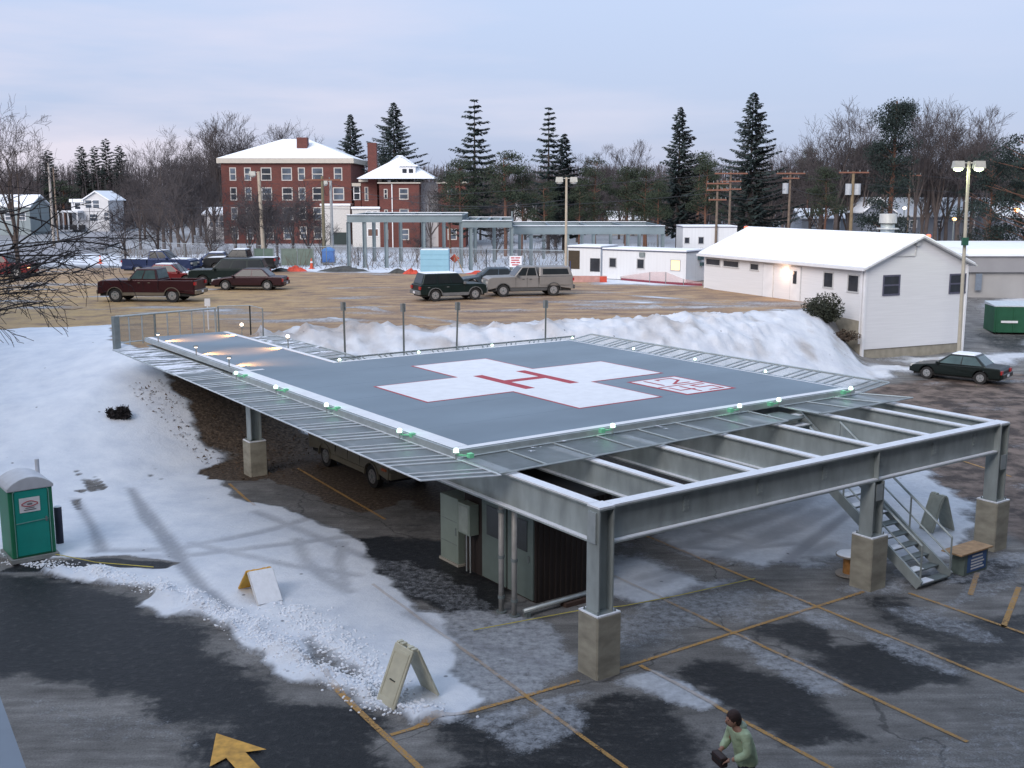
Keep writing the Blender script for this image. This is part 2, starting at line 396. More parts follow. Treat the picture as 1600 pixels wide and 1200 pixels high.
    c = mix(step(math_('ADD', att('dirt'), math_('MULTIPLY', math_('SUBTRACT', nB, .5), .6)), .35, .6), c, dirtc.outputs[0])
    if line:
        yel = ramp(t, [(.3, (.34, .21, .09)), (.6, (.52, .29, .08))]); L(nB, yel.inputs[0])
        c = mix(step(math_('ADD', nC, math_('MULTIPLY', nB, .6)), .76, .98), yel.outputs[0], c)
    sn = ramp(t, [(.3, (.62, .66, .73)), (.55, (.74, .77, .82)), (.8, (.84, .86, .89))]); L(nA, sn.inputs[0])
    slush = ramp(t, [(.35, (.22, .23, .25)), (.6, (.42, .44, .47)), (.8, (.62, .63, .66))]); L(nB, slush.inputs[0])
    thick = step(att('snow'), .62, .93)
    snc = mix(thick, slush.outputs[0], sn.outputs[0])
    snc = mix(math_('MULTIPLY', math_('MULTIPLY', att('track'), step(nB, .05, .5)), .72), snc, (.22, .23, .26))
    snc = mix(math_('MULTIPLY', att('dirty'), .8, True), snc, mix(nB, (.17, .135, .11), (.50, .45, .41)))
    # small dark footprints and leaves in the snow
    v2 = N(t, 'ShaderNodeTexVoronoi'); v2.inputs['Scale'].default_value = 1.7; L(pos, v2.inputs['Vector'])
    fp = math_('MULTIPLY', math_('SUBTRACT', 1.0, step(v2.outputs['Distance'], .05, .10), True), step(noise(.45, 3, .5, w=7), .50, .58))
    snc = mix(math_('MULTIPLY', fp, .8), snc, (.10, .10, .115))
    sv = math_('ADD', math_('ADD', att('snow'), math_('MULTIPLY', math_('SUBTRACT', nB, .5), .62)), math_('MULTIPLY', math_('SUBTRACT', nC, .5), .5))
    sf = math_('MULTIPLY', step(sv, .38, .64), math_('ADD', .62, math_('MULTIPLY', step(att('snow'), .5, .8), .38)))
    if line: sf = math_('MULTIPLY', sf, .72)
    c = mix(sf, c, snc)
    L(c, b.inputs['Base Color'])
    rg = mix(sf, mix(wf, (.7, .7, .7), (.50, .50, .50)), (.85, .85, .85)); L(rg, b.inputs['Roughness'])
    b.inputs['Specular IOR Level'].default_value = .22
    bp = N(t, 'ShaderNodeBump'); bp.inputs['Strength'].default_value = .55; bp.inputs['Distance'].default_value = .09
    L(math_('ADD', math_('MULTIPLY', nB, .6), math_('ADD', math_('MULTIPLY', nC, .25), math_('MULTIPLY', sf, .25))), bp.inputs['Height']); L(bp.outputs[0], b.inputs['Normal'])
    return m

def setattrs(me, arrs):
    for n, a in arrs.items():
        at = me.attributes.new(n, 'FLOAT', 'POINT'); at.data.foreach_set('value', np.asarray(a, np.float32).ravel())
def grid_mesh(name, X, Y, Z):
    ny, nx = X.shape
    me = bpy.data.meshes.new(name)
    co = np.stack([X, Y, Z], -1).reshape(-1, 3).astype(np.float32)
    idx = np.arange(ny * nx).reshape(ny, nx)
    q = np.stack([idx[:-1, :-1], idx[:-1, 1:], idx[1:, 1:], idx[1:, :-1]], -1).reshape(-1, 4)
    me.vertices.add(len(co)); me.vertices.foreach_set('co', co.ravel())
    me.loops.add(q.size); me.loops.foreach_set('vertex_index', q.ravel().astype(np.int32))
    me.polygons.add(len(q)); me.polygons.foreach_set('loop_start', np.arange(0, q.size, 4, dtype=np.int32))
    me.polygons.foreach_set('loop_total', np.full(len(q), 4, np.int32))
    me.polygons.foreach_set('use_smooth', np.ones(len(q), bool))
    me.update(); me.validate(); return me
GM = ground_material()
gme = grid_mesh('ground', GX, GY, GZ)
setattrs(gme, dict(snow=fs[0], mud=fs[1], dirt=fs[2], wet=fs[3], track=fs[4], dirty=dirty, right=((GX > 9) & (GY < 64) & (GZ < 1.6)).astype(float), sand_glow=fs[1] * np.clip((-6 - GX) / 14, 0, 1) * (GY > 46) * np.clip(1.2 - np.abs(GY - 62) / 26, 0, 1)))
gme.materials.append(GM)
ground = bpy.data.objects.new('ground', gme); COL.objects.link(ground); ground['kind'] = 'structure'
def gz(x, y):                        # height of the finished ground sheet
    i = min(max(int(np.searchsorted(gx, x)), 1), len(gx) - 1); j = min(max(int(np.searchsorted(gy, y)), 1), len(gy) - 1)
    a = (x - gx[i - 1]) / (gx[i] - gx[i - 1]); c = (y - gy[j - 1]) / (gy[j] - gy[j - 1])
    return float((GZ[j - 1, i - 1] * (1 - a) + GZ[j - 1, i] * a) * (1 - c) + (GZ[j, i - 1] * (1 - a) + GZ[j, i] * a) * c)

# ------------------------------------------------------------------ mesh helpers
class MB:
    def __init__(s): s.v = []; s.f = []
    def add(s, vs, fs_):
        o = len(s.v); s.v += [tuple(p) for p in vs]; s.f += [tuple(i + o for i in f) for f in fs_]; return s
    def box(s, x0, x1, y0, y1, z0, z1):
        return s.add([(x0, y0, z0), (x1, y0, z0), (x1, y1, z0), (x0, y1, z0), (x0, y0, z1), (x1, y0, z1), (x1, y1, z1), (x0, y1, z1)],
                     [(0, 3, 2, 1), (4, 5, 6, 7), (0, 1, 5, 4), (1, 2, 6, 5), (2, 3, 7, 6), (3, 0, 4, 7)])
    def hexa(s, b4, t4):
        return s.add(list(b4) + list(t4), [(0, 3, 2, 1), (4, 5, 6, 7), (0, 1, 5, 4), (1, 2, 6, 5), (2, 3, 7, 6), (3, 0, 4, 7)])
    def bar(s, p, q, w, h=None, up=(0, 0, 1)):
        h = w if h is None else h
        p = Vector(p); q = Vector(q); d = (q - p).normalized(); u = Vector(up)
        if abs(d.dot(u)) > .98: u = Vector((1, 0, 0))
        a = d.cross(u).normalized() * (w / 2); b = a.cross(d).normalized() * (h / 2)
        return s.hexa([p - a - b, p + a - b, p + a + b, p - a + b], [q - a - b, q + a - b, q + a + b, q - a + b])
    def tube(s, p, q, r0, r1=None, n=8, cap=True):
        r1 = r0 if r1 is None else r1
        p = Vector(p); q = Vector(q); d = (q - p)
        if d.length < 1e-6: return s
        d.normalize(); u = Vector((0, 0, 1)) if abs(d.z) < .9 else Vector((1, 0, 0))
        a = d.cross(u).normalized(); b = d.cross(a)
        vs = []
        for c, r in ((p, r0), (q, r1)):
            for i in range(n):
                t = 2 * math.pi * i / n; vs.append(c + a * (r * math.cos(t)) + b * (r * math.sin(t)))
        fs_ = [(i, i + n, (i + 1) % n + n, (i + 1) % n) for i in range(n)]
        if cap: fs_ += [tuple(range(n)), tuple(range(2 * n - 1, n - 1, -1))]
        return s.add(vs, fs_)
    def path(s, pts, r, n=6):
        for a, b in zip(pts, pts[1:]): s.tube(a, b, r, r, n)
        return s
    def prism(s, poly, z0, z1):              # polygon in xy
        n = len(poly)
        return s.add([(x, y, z0) for x, y in poly] + [(x, y, z1) for x, y in poly],
                     [tuple(range(n - 1, -1, -1)), tuple(range(n, 2 * n))] + [(i, (i + 1) % n, (i + 1) % n + n, i + n) for i in range(n)])
    def prismy(s, poly, y0, y1):             # polygon in xz, extruded along y
        n = len(poly)
        return s.add([(x, y0, z) for x, z in poly] + [(x, y1, z) for x, z in poly],
                     [tuple(range(n)), tuple(range(2 * n - 1, n - 1, -1))] + [(i, i + n, (i + 1) % n + n, (i + 1) % n) for i in range(n)])
    def ibeam(s, p, q, h=.76, w=.28, tf=.03, tw=.02):     # p,q on top centreline
        p = Vector(p); q = Vector(q)
        s.bar(p - Vector((0, 0, tf / 2)), q - Vector((0, 0, tf / 2)), w, tf)
        s.bar(p - Vector((0, 0, h - tf / 2)), q - Vector((0, 0, h - tf / 2)), w, tf)
        s.bar(p - Vector((0, 0, h / 2)), q - Vector((0, 0, h / 2)), tw, h - 2 * tf)
        return s
    def sphere(s, c, r, n=10, m=6, sc=(1, 1, 1)):
        vs = [(c[0], c[1], c[2] - r * sc[2])]
        for j in range(1, m):
            t = math.pi * j / m - math.pi / 2
            for i in range(n):
                a = 2 * math.pi * i / n
                vs.append((c[0] + r * sc[0] * math.cos(t) * math.cos(a), c[1] + r * sc[1] * math.cos(t) * math.sin(a), c[2] + r * sc[2] * math.sin(t)))
        vs.append((c[0], c[1], c[2] + r * sc[2])); k = len(vs) - 1
        fs_ = [(0, 1 + (i + 1) % n, 1 + i) for i in range(n)]
        for j in range(m - 2):
            for i in range(n):
                a = 1 + j * n; fs_.append((a + i, a + (i + 1) % n, a + n + (i + 1) % n, a + n + i))
        a = 1 + (m - 2) * n
        fs_ += [(a + i, a + (i + 1) % n, k) for i in range(n)]
        return s.add(vs, fs_)
    def build(s, name, m, parent=None, smooth=False, bevel=0, fix=False):
        me = bpy.data.meshes.new(name); me.from_pydata(s.v, [], s.f)
        if fix:
            b = bmesh.new(); b.from_mesh(me); bmesh.ops.recalc_face_normals(b, faces=b.faces); b.to_mesh(me); b.free()
        me.materials.append(m)
        if smooth: me.polygons.foreach_set('use_smooth', np.ones(len(me.polygons), bool))
        me.update()
        o = bpy.data.objects.new(name, me); COL.objects.link(o)
        if parent: o.parent = parent
        if bevel:
            bv = o.modifiers.new('bevel', 'BEVEL'); bv.width = bevel; bv.segments = 2; bv.limit_method = 'ANGLE'; bv.angle_limit = R(32)
        return o
def thing(name, label, cat, loc=(0, 0, 0), rz=0, group=None):
    o = bpy.data.objects.new(name, None); COL.objects.link(o); o.empty_display_size = .2
    o.location = loc; o.rotation_euler = (0, 0, rz); o['label'] = label; o['category'] = cat
    if group: o['group'] = group
    return o
def tag(o, label, cat, group=None, loc=None, rz=None):
    o['label'] = label; o['category'] = cat
    if group: o['group'] = group
    if loc: o.location = loc
    if rz is not None: o.rotation_euler = (0, 0, rz)
    return o
def copy_tree(o, parent=None):
    c = o.copy(); COL.objects.link(c)
    if parent: c.parent = parent
    for ch in CH.get(o.name, []): copy_tree(ch, c)
    return c
CH = {}
def kids(o):                         # remember the children of a prototype for copying
    lst = [c for c in COL.objects if c.parent == o]
    CH[o.name] = lst
    for c in lst: kids(c)
def lamp(kind, name, loc, energy, color, parent=None, size=.05, rot=None, spot=None):
    d = bpy.data.lights.new(name, kind); d.energy = energy; d.color = color
    if kind in ('POINT', 'SPOT'): d.shadow_soft_size = size
    if spot: d.spot_size = spot; d.spot_blend = .8
    o = bpy.data.objects.new(name, d); COL.objects.link(o); o.location = loc
    if rot: o.rotation_euler = rot
    if parent: o.parent = parent
    return o

galv = mat('galvanised_steel', (.36, .40, .395), .55, .3, .20, 3, streak=(1, 1, .4))
galvl = mat('galvanised_bright', (.46, .50, .50), .45, .5, .12, 4)
galvd = mat('galvanised_dull', (.20, .23, .23), .6, .3, .15, 5)
snowm = mat('fresh_snow', (.82, .84, .88), .85, 0, .05, 8, .4, 14)
concm = mat('cast_concrete', (.36, .34, .29), .9, 0, .22, 2.4, .4, 12)
white = mat('white_paint', (.74, .74, .75), .6, 0, .05, 2)
glassd = mat('dark_window_glass', (.035, .04, .05), .12, 0, .3, 1.5)
blackm = mat('black_rubber', (.02, .02, .02), .8, 0, .2, 8)
chrome = mat('brushed_rim_metal', (.45, .45, .46), .35, .7, .1, 10)
woodp = mat('weathered_pole_wood', (.16, .12, .09), .9, 0, .3, 4)
yellowp = mat('yellow_plastic', (.66, .36, .03), .5)

# ------------------------------------------------------------------ painted markings on the lower lot
LM = ground_material(True)
def ground_strip(name, pts, w, z=.012):
    P0 = [Vector((x, y)) for x, y in pts]; X = []; Y = []
    for a, b in zip(P0, P0[1:]):
        n = max(2, int((b - a).length / .12)); d = (b - a).normalized(); s = Vector((-d.y, d.x)) * (w / 2)
        for i in range(n + 1):
            c = a + (b - a) * i / n
            X.append([c.x - s.x, c.x, c.x + s.x]); Y.append([c.y - s.y, c.y, c.y + s.y])
    X = np.array(X)[:, ::-1]; Y = np.array(Y)[:, ::-1]
    Z = np.vectorize(gz)(X, Y) + z
    me = grid_mesh(name, X, Y, Z); f = fields(X, Y)
    setattrs(me, dict(snow=f[0], mud=f[1], dirt=f[2], wet=f[3], track=f[4], dirty=f[0] * 0, right=f[0] * 0))
    me.materials.append(LM)
    o = bpy.data.objects.new(name, me); COL.objects.link(o); o['kind'] = 'structure'; return o
for a, b, w in [((455, 1012), (700, 1242), .15), ((610, 1149), (905, 1064), .12), ((965, 1046), (1350, 925), .12), ((582, 915), (1010, 1224), .11),
                ((1000, 1040), (1330, 1218), .12), ((960, 902), (1512, 1160), .12), ((985, 828), (1640, 1098), .12), ((1420, 927), (1640, 1004), .12),
                ((1592, 918), (1568, 980), .16), ((1527, 896), (1516, 930), .16), ((465, 732), (602, 812), .11), ((358, 756), (398, 792), .12), ((1440, 700), (1580, 745), .12)]:
    ground_strip('parking_line', [P(*a), P(*b)], w * .78)
# arrow
ar = MB(); A = Vector((*P(338, 1149), 0)); dv = Vector((-SU, CU, 0)); du = Vector((CU, SU, 0)); A.z = .03
hd, hw, sw, sl = 1.05, .50, .17, 2.6
pts = [A, A - dv * hd + du * hw, A - dv * (hd - .12) + du * sw, A - dv * sl + du * sw, A - dv * sl - du * sw, A - dv * (hd - .12) - du * sw, A - dv * hd - du * hw]
ar.add([p + Vector((0, 0, gz(p.x, p.y) + .012)) for p in pts], [tuple(range(6, -1, -1))])
o = ar.build('road_arrow', mat('worn_yellow_road_paint', (.58, .31, .05), .6, 0, .3, 7)); o['kind'] = 'structure'

# ------------------------------------------------------------------ the helipad
pad = thing('helipad', 'raised grey helicopter landing pad with a white cross and red H', 'helipad', (*ORG, 0), PADA)
ZD = 3.70
deckm = mat('blue_grey_deck_paint', (.215, .268, .315), .85, .0, .11, .35, .05, 40, spec=.25, streak=(.7, 1.2, 1))
wline = mat('white_deck_paint', (.79, .80, .82), .6, 0, .05, 3)
redm = mat('red_deck_paint', (.42, .035, .05), .6, 0, .12, 6)
d = MB(); d.prism([(-.05, -.05), (13.75, -.05), (13.75, 13.45), (-.05, 13.45)], ZD - .12, ZD); d.build('deck_slab', deckm, pad)
d = MB(); d.prism([(.25, 13.455), (3.6, 13.455), (3.6, 23.8), (.25, 23.8)], ZD - .12, ZD); d.build('taxiway_slab', deckm, pad)
# faint seams between deck sections
sm_ = MB()
for i in range(1, 6):
    v = i * 2.29
    if v < 13.3: sm_.box(.3, 13.45, v, v + .006, ZD, ZD + .002)
sm_.build('deck_seams', mat('deck_seam_grey', (.198, .252, .300), .7), pad)
fz = MB()
for (x0, x1, y0, y1) in ((-.12, 13.82, -.12, -.052), (-.12, -.052, -.05, 13.5), (13.752, 13.82, -.05, 13.5), (-.05, .2, 13.452, 13.52), (3.65, 13.75, 13.452, 13.52), (.18, .248, 13.53, 23.8), (3.602, 3.67, 13.53, 23.8)):
    fz.box(x0, x1, y0, y1, ZD - .17, ZD - .01)
fz.build('edge_fascia', galvl, pad)
e = MB(); z0, z1 = ZD + .003, ZD + .007
for (x0, x1, y0, y1) in ((-.05, .38, .2, 13.45), (-.05, 13.7, -.05, .18), (13.55, 13.62, .2, 13.35), (3.62, 13.55, 13.28, 13.42), (.39, .9, 13.28, 13.45), (.26, .46, 13.46, 23.7), (3.4, 3.58, 13.3, 23.7)):
    e.box(x0, x1, y0, y1, z0, z1)
e.build('edge_line', wline, pad)
cu = (2.36, 5.26, 8.15, 11.05); cv = (2.2, 5.3, 8.3, 11.1)
def cross(g):
    return [(cu[0] - g, cv[1] - g), (cu[1] - g, cv[1] - g), (cu[1] - g, cv[0] - g), (cu[2] + g, cv[0] - g), (cu[2] + g, cv[1] - g), (cu[3] + g, cv[1] - g),
            (cu[3] + g, cv[2] + g), (cu[2] + g, cv[2] + g), (cu[2] + g, cv[3] + g), (cu[1] - g, cv[3] + g), (cu[1] - g, cv[2] + g), (cu[0] - g, cv[2] + g)]
d = MB(); d.prism(cross(.07), ZD + .0025, ZD + .005); d.build('cross_outline', redm, pad)
d = MB(); d.prism(cross(0), ZD + .006, ZD + .009); d.build('cross', wline, pad)
d = MB()
for b in ((5.76, 6.10, 5.38, 8.22), (7.42, 7.76, 5.38, 8.22), (6.101, 7.419, 6.62, 6.98)): d.box(*b, ZD + .010, ZD + .013)
d.build('letter_h', redm, pad)
d = MB(); d.box(9.0, 11.0, 1.95, 4.6, ZD + .003, ZD + .005); d.build('number_panel_outline', redm, pad)
d = MB(); d.box(9.1, 10.9, 2.05, 3.22, ZD + .007, ZD + .009); d.box(9.1, 10.9, 3.32, 4.5, ZD + .007, ZD + .009); d.build('number_panel', wline, pad)
def digit(mb, ch, x, y, w, h, t=.085):
    seg = {'1': [((.5, 0), (.5, 1))], '2': [((0, .85), (0, 1)), ((0, 1), (1, 1)), ((1, 1), (1, .55)), ((1, .55), (0, 0)), ((0, 0), (1, 0))],
           '4': [((.0, 1), (0, .45)), ((0, .45), (1, .45)), ((.8, 1), (.8, 0))], '5': [((1, 1), (0, 1)), ((0, 1), (0, .55)), ((0, .55), (1, .55)), ((1, .55), (1, 0)), ((1, 0), (0, 0))]}[ch]
    for i, ((a, b), (c, e_)) in enumerate(seg):
        p = Vector((x + a * w, y + b * h, ZD + .012)); q = Vector((x + c * w, y + e_ * h, ZD + .012)); dd = (q - p).normalized() * t / 2
        mb.bar(p - dd, q + dd, t, .002 + .0007 * i)
d = MB(); digit(d, '1', 9.25, 3.5, .5, .82); digit(d, '2', 9.95, 3.5, .6, .82); digit(d, '4', 9.35, 2.22, .55, .82); digit(d, '5', 10.2, 2.22, .5, .82)
d.build('numbers', redm, pad)

# safety nets: wire mesh sheets on pipe frames
def net_mat(name, alpha, col):
    m = mat(name, col, .5, .4, .12, 3)
    t = m.node_tree; b = t.nodes['Principled BSDF']; out = [n for n in t.nodes if n.type == 'OUTPUT_MATERIAL'][0]
    tr = N(t, 'ShaderNodeBsdfTransparent'); mxs = N(t, 'ShaderNodeMixShader'); mxs.inputs[0].default_value = alpha
    t.links.new(tr.outputs[0], mxs.inputs[1]); t.links.new(b.outputs[0], mxs.inputs[2]); t.links.new(mxs.outputs[0], out.inputs[0]); return m
netd = net_mat('dense_wire_mesh', .68, (.27, .30, .31)); netd2 = net_mat('grey_wire_mesh', .62, (.29, .325, .33)); netl = net_mat('open_wire_mesh', .40, (.42, .46, .45)); brightf = mat('snow_dusted_pipe', (.62, .66, .70), .6, .1, .1, 4)
def patchy_snow(name, thr, scale):
    m = mat(name, (.80, .82, .87), .85, 0, .05, 6); t = m.node_tree; b = t.nodes['Principled BSDF']; out = [n for n in t.nodes if n.type == 'OUTPUT_MATERIAL'][0]
    co = N(t, 'ShaderNodeTexCoord'); mpn = N(t, 'ShaderNodeMapping'); mpn.inputs['Scale'].default_value = scale
    n = N(t, 'ShaderNodeTexNoise'); n.inputs['Scale'].default_value = 1; n.inputs['Detail'].default_value = 5; n.inputs['Roughness'].default_value = .65
    r = ramp(t, [(thr, 0.0), (thr + .05, 1.0)]); tr = N(t, 'ShaderNodeBsdfTransparent'); mxs = N(t, 'ShaderNodeMixShader')
    t.links.new(co.outputs['Object'], mpn.inputs[0]); t.links.new(mpn.outputs[0], n.inputs['Vector']); t.links.new(n.outputs[0], r.inputs[0]); t.links.new(r.outputs[0], mxs.inputs[0])
    t.links.new(tr.outputs[0], mxs.inputs[1]); t.links.new(b.outputs[0], mxs.inputs[2]); t.links.new(mxs.outputs[0], out.inputs[0]); return m
def net(corners, n, m, frame=galvl, pair=.0, fr=.022, snow=None, label=None):
    a, b, c, e_ = [Vector(p) for p in corners]     # a-b inner edge, e-c outer edge
    s = MB(); s.add([a, b, c, e_], [(0, 1, 2, 3)]); o = s.build('safety_net', m, pad)
    if label: o['label'] = label
    f = MB(); up = Vector((0, 0, .02))
    f.tube(e_ + up, c + up, fr * 1.3, n=5); f.tube(a + up, b + up, fr, n=5)
    for i in range(n + 1):
        t = i / n
        f.tube(a.lerp(b, t) + up, e_.lerp(c, t) + up, fr, n=5)
        if pair and i < n:
            t2 = t + pair / n; f.tube(a.lerp(b, t2) + up, e_.lerp(c, t2) + up, fr, n=5)
            t2 = t + 2 * pair / n; f.tube(a.lerp(b, t2) + up, e_.lerp(c, t2) + up, fr * .8, n=5)
    f.build('net_frame', frame, o)
    if snow:
        w = MB(); w.add([p + Vector((0, 0, .035)) for p in (a, b, c, e_)], [(0, 1, 2, 3)]); w.build('snow_cover', snow, o)
    return o
psn = patchy_snow('streaky_thin_snow', .47, (1.1, 5, 1)); psn2 = patchy_snow('scattered_snow', .53, (1.2, 2.2, 1))
net([(-.13, -1.9, 3.50), (-.13, 15.1, 3.50), (-1.5, 15.1, 3.50), (-1.75, -1.3, 3.50)], 11, netd, brightf, .22, .016)
net([(.16, 15.15, 3.42), (.16, 22.6, 3.40), (-1.4, 22.6, 3.44), (-1.45, 15.15, 3.46)], 6, netd, galvl, 0, snow=psn, label='safety net beside the walkway streaked with thin snow')
net([(-.1, -.14, 3.52), (9.25, -.14, 3.52), (9.25, -1.55, 3.50), (-.1, -1.75, 3.50)], 7, netd2, galvl, 0, snow=patchy_snow('few_snow_specks', .66, (2, 2, 1)))
net([(10.5, -.14, 3.52), (14.0, -.14, 3.52), (14.6, -1.55, 3.54), (10.5, -1.55, 3.54)], 3, netd2, galvl, 0)
net([(13.86, .0, 3.45), (13.86, 14.2, 3.45), (15.9, 14.8, 3.60), (15.9, .2, 3.60)], 11, netl, galvl, .24, .028)
net([(3.7, 13.56, 3.42), (13.8, 13.56, 3.42), (15.2, 15.0, 3.55), (3.7, 15.0, 3.55)], 10, netl, galvd, .2, .024)
net([(3.7, 15.05, 3.42), (3.7, 23.2, 3.42), (5.3, 22.6, 3.50), (5.3, 15.05, 3.50)], 6, netd, galvl, .0, snow=psn2)

# ------------------------------------------------------------------ steel frame that carries the pad
fr = thing('steel_frame', 'galvanised steel frame of deep beams and columns carrying the landing pad', 'steel frame', (*ORG, 0), PADA)
ZB = 3.42
def ib(name, p, q, h=.74, w=.26, snow=True, parent=fr):
    m = MB().ibeam(p, q, h, w); o = m.build(name, galv, parent)
    if snow:
        s = MB(); P_, Q_ = Vector(p), Vector(q); d_ = (Q_ - P_).normalized()
        s.bar(P_ + Vector((0, 0, .018)), Q_ + Vector((0, 0, .018)), w * .98, .035)
        side = d_.cross(Vector((0, 0, 1))).normalized() * (w * .27)
        s.bar(P_ + side + Vector((0, 0, -h + .045)), Q_ + side + Vector((0, 0, -h + .045)), w * .40, .025)
        s.bar(P_ - side + Vector((0, 0, -h + .045)), Q_ - side + Vector((0, 0, -h + .045)), w * .40, .025)
        s.build('snow_cover', snowm, o)
    return o
FV = -4.65
ib('front_beam', (.535, FV, ZB), (13.745, FV, ZB), .76, .30)
ib('side_beam', (.33, FV + .205, ZB), (.33, 13.3, ZB), .76, .26)
ib('side_beam', (13.95, FV + .205, ZB), (13.95, 13.3, ZB), .76, .26)
ib('back_beam', (.33, 13.45, ZB), (13.95, 13.45, ZB), .6, .26, False)
for u in (2.6, 4.8, 6.95, 9.0, 11.1, 12.85):
    ib('joist', (u, FV + .155, ZB - .01), (u, 13.3, ZB - .01), .62, .20)
for u in (.3, 3.5): ib('taxiway_beam', (u, 13.6, ZB - .0), (u, 23.6, ZB), .4, .2, False)
def column(u, v, ztop, zb=1.3):
    c = MB(); h = .19
    c.box(u - h, u - h + .03, v - h, v + h, zb, ztop); c.box(u + h - .03, u + h, v - h, v + h, zb, ztop); c.box(u - h + .031, u + h - .031, v - .012, v + .012, zb, ztop)
    c.box(u - .24, u + .24, v - .24, v + .24, zb - .03, zb - .002)
    o = c.build('column', galv, fr)
    p = thing('concrete_pier', '', 'pier', (*UV(u, v), 0), PADA)
    top = zb - .032; a = .31
    g0 = -.25
    q = MB(); q.box(-a, a, -a, a, g0, top)
    # chamfered vertical edges
    q = MB(); k = .03; q.prism([(-a + k, -a), (a - k, -a), (a, -a + k), (a, a - k), (a - k, a), (-a + k, a), (-a, a - k), (-a, -a + k)], g0, top)
    q.build('pier_shaft', mat('board_marked_concrete', (.33, .31, .25), .92, 0, .28, 1.6, .5, 9, streak=(1, 1, 2.2)), p)
    s = MB(); s.box(-a + .01, a - .01, -a + .01, -.245, top + .001, top + .045); s.box(-a + .01, a - .01, .245, a - .01, top + .001, top + .045); s.box(-a + .01, -.245, -.244, .244, top + .001, top + .04); s.box(.245, a - .01, -.244, .244, top + .001, top + .04)
    s.build('snow_cap', snowm, p, bevel=.012)
    for sx in (-.215, .215):
        for sy in (-.215, .215): MB().tube((sx, sy, top), (sx, sy, top + .1), .018, n=6).build('anchor_bolt', galvd, p)
    return p
column(.33, FV, ZB - .035, 1.3)['label'] = 'nearest concrete pier, under the front corner of the steel frame'
column(8.75, FV, ZB - .765, 1.33)['label'] = 'concrete pier beside the stairs, in the middle of the front beam'
column(13.95, FV, ZB - .035, 1.35)['label'] = 'concrete pier at the far right corner of the steel frame'
column(.80, 14.15, 3.35, 1.2)['label'] = 'concrete pier at the foot of the snowy slope, under the left net'
column(8.75, 13.45, 2.78, 1.3)['label'] = 'rear concrete pier midway along the back edge of the pad'
column(13.95, 13.45, 2.78, 1.3)['label'] = 'rear concrete pier at the back right corner of the pad'
for (u_, n_) in ((.33, 4), (13.95, 4), (8.75, 3)):
    m_ = MB(); m_.box(u_ - .235, u_ - .191, FV - .12, FV + .12, 2.72, 3.34) if u_ < 1 else m_.box(u_ - .12, u_ + .12, FV - .205, FV - .191, 2.2, 2.6)
    m_.build('connection_plate', galvl, fr)
for u_ in (2.6, 4.8, 6.95, 9.0, 11.1, 12.85):
    m_ = MB(); m_.box(u_ - .09, u_ + .09, FV - .026, FV - .012, 2.95, 3.28)
    for k_ in range(4): m_.tube((u_ - .05, FV - .04, 3.0 + k_ * .075), (u_ - .05, FV - .026, 3.0 + k_ * .075), .014, n=6); m_.tube((u_ + .05, FV - .04, 3.0 + k_ * .075), (u_ + .05, FV - .026, 3.0 + k_ * .075), .014, n=6)
    m_.build('connection_plate', galv, fr)
st = MB(); st.box(8.745, 8.757, FV - .149, FV - .012, ZB - .728, ZB - .032); st.box(8.745, 8.757, FV + .012, FV + .149, ZB - .728, ZB - .032); st.build('web_stiffener', galv, fr)
for u_ in (.33, 13.95):
    MB().box(u_ - .2, u_ + .2, FV - .2, FV + .2, ZB - .034, ZB - .002).build('cap_plate', galv, fr); MB().box(u_ - .19, u_ + .19, FV - .19, FV + .19, ZB - .001, ZB + .036).build('snow_cover', snowm, fr)

# lights round the pad (each one rests on the pad's edge)
lensm = mat('lit_white_green_lens', (.8, .95, .85), .3, 0, 0, emit=(.62, 1.0, .72), es=3.2)
greenl = mat('lit_green_lens', (.14, .42, .25), .3, 0, 0, emit=(.08, .28, .16), es=.35)
amberl = mat('lit_amber_lens', (1, .8, .6), .3, 0, 0, emit=(1.0, .78, .62), es=5.0)
def perim(u, v, z, side, label, near=True, s=1.0, group=None):
    x, y = UV(u, v); o = thing('perimeter_light', label, 'light', (x, y, z), PADA, group)
    b = MB(); b.tube((0, 0, -.16), (0, 0, -.02), .02, n=6); b.tube((0, 0, -.04), (0, 0, .0), .07 * s, n=12); b.build('light_base', galvl, o)
    l = MB(); l.tube((0, 0, 0), (0, 0, .04 * s), .052 * s, .052 * s, 12); l.sphere((0, 0, .04 * s), .052 * s, 12, 8, (1, 1, .8)); l.build('lens', lensm, o, True)
    if near:
        g = MB(); gx_, gy_ = side; g.box(gx_ * .34 - .06, gx_ * .34 + .06, gy_ * .34 - .06, gy_ * .34 + .06, -.10, .0); g.bar((0, 0, -.06), (gx_ * .34, gy_ * .34, -.06), .03)
        g.build('green_floodlight', greenl, o)
        lamp('POINT', 'glow', (gx_ * .2, gy_ * .2, .12), 1.1, (.35, 1, .5), o, .05)
    return o
names = ['at the corner by the snowy walkway', 'second up from the walkway corner', 'halfway down the left side', 'above the parked truck', 'at the nearest corner of the pad']
for (u, v), nm in zip([(-.28, 12.75), (-.28, 9.6), (-.28, 6.2), (-.28, 2.2), (-.28, -.35)], names):
    perim(u, v, 3.74, (.6, -.8), 'white and green edge light on the left side, ' + nm, True, 1.15)
for (u, v), nm in zip([(4.3, -.3), (8.75, -.3), (10.3, -.3), (13.4, -.3)], ['directly in front of the cross', 'just left of the stair gap', 'just right of the stair gap', 'at the right corner of the pad']):
    perim(u, v, 3.74, (-1, 0), 'white and green edge light on the front edge, ' + nm, True, 1.15)
for (u, v), nm in zip([(13.86, 3.4), (13.86, 6.6), (13.86, 9.8), (13.9, 13.5)], ['nearest the white building', 'level with the number panel', 'next to the far corner one', 'at the far corner']):
    perim(u, v, 3.72, (0, 1), 'small edge light on the right side, ' + nm, False, .9)
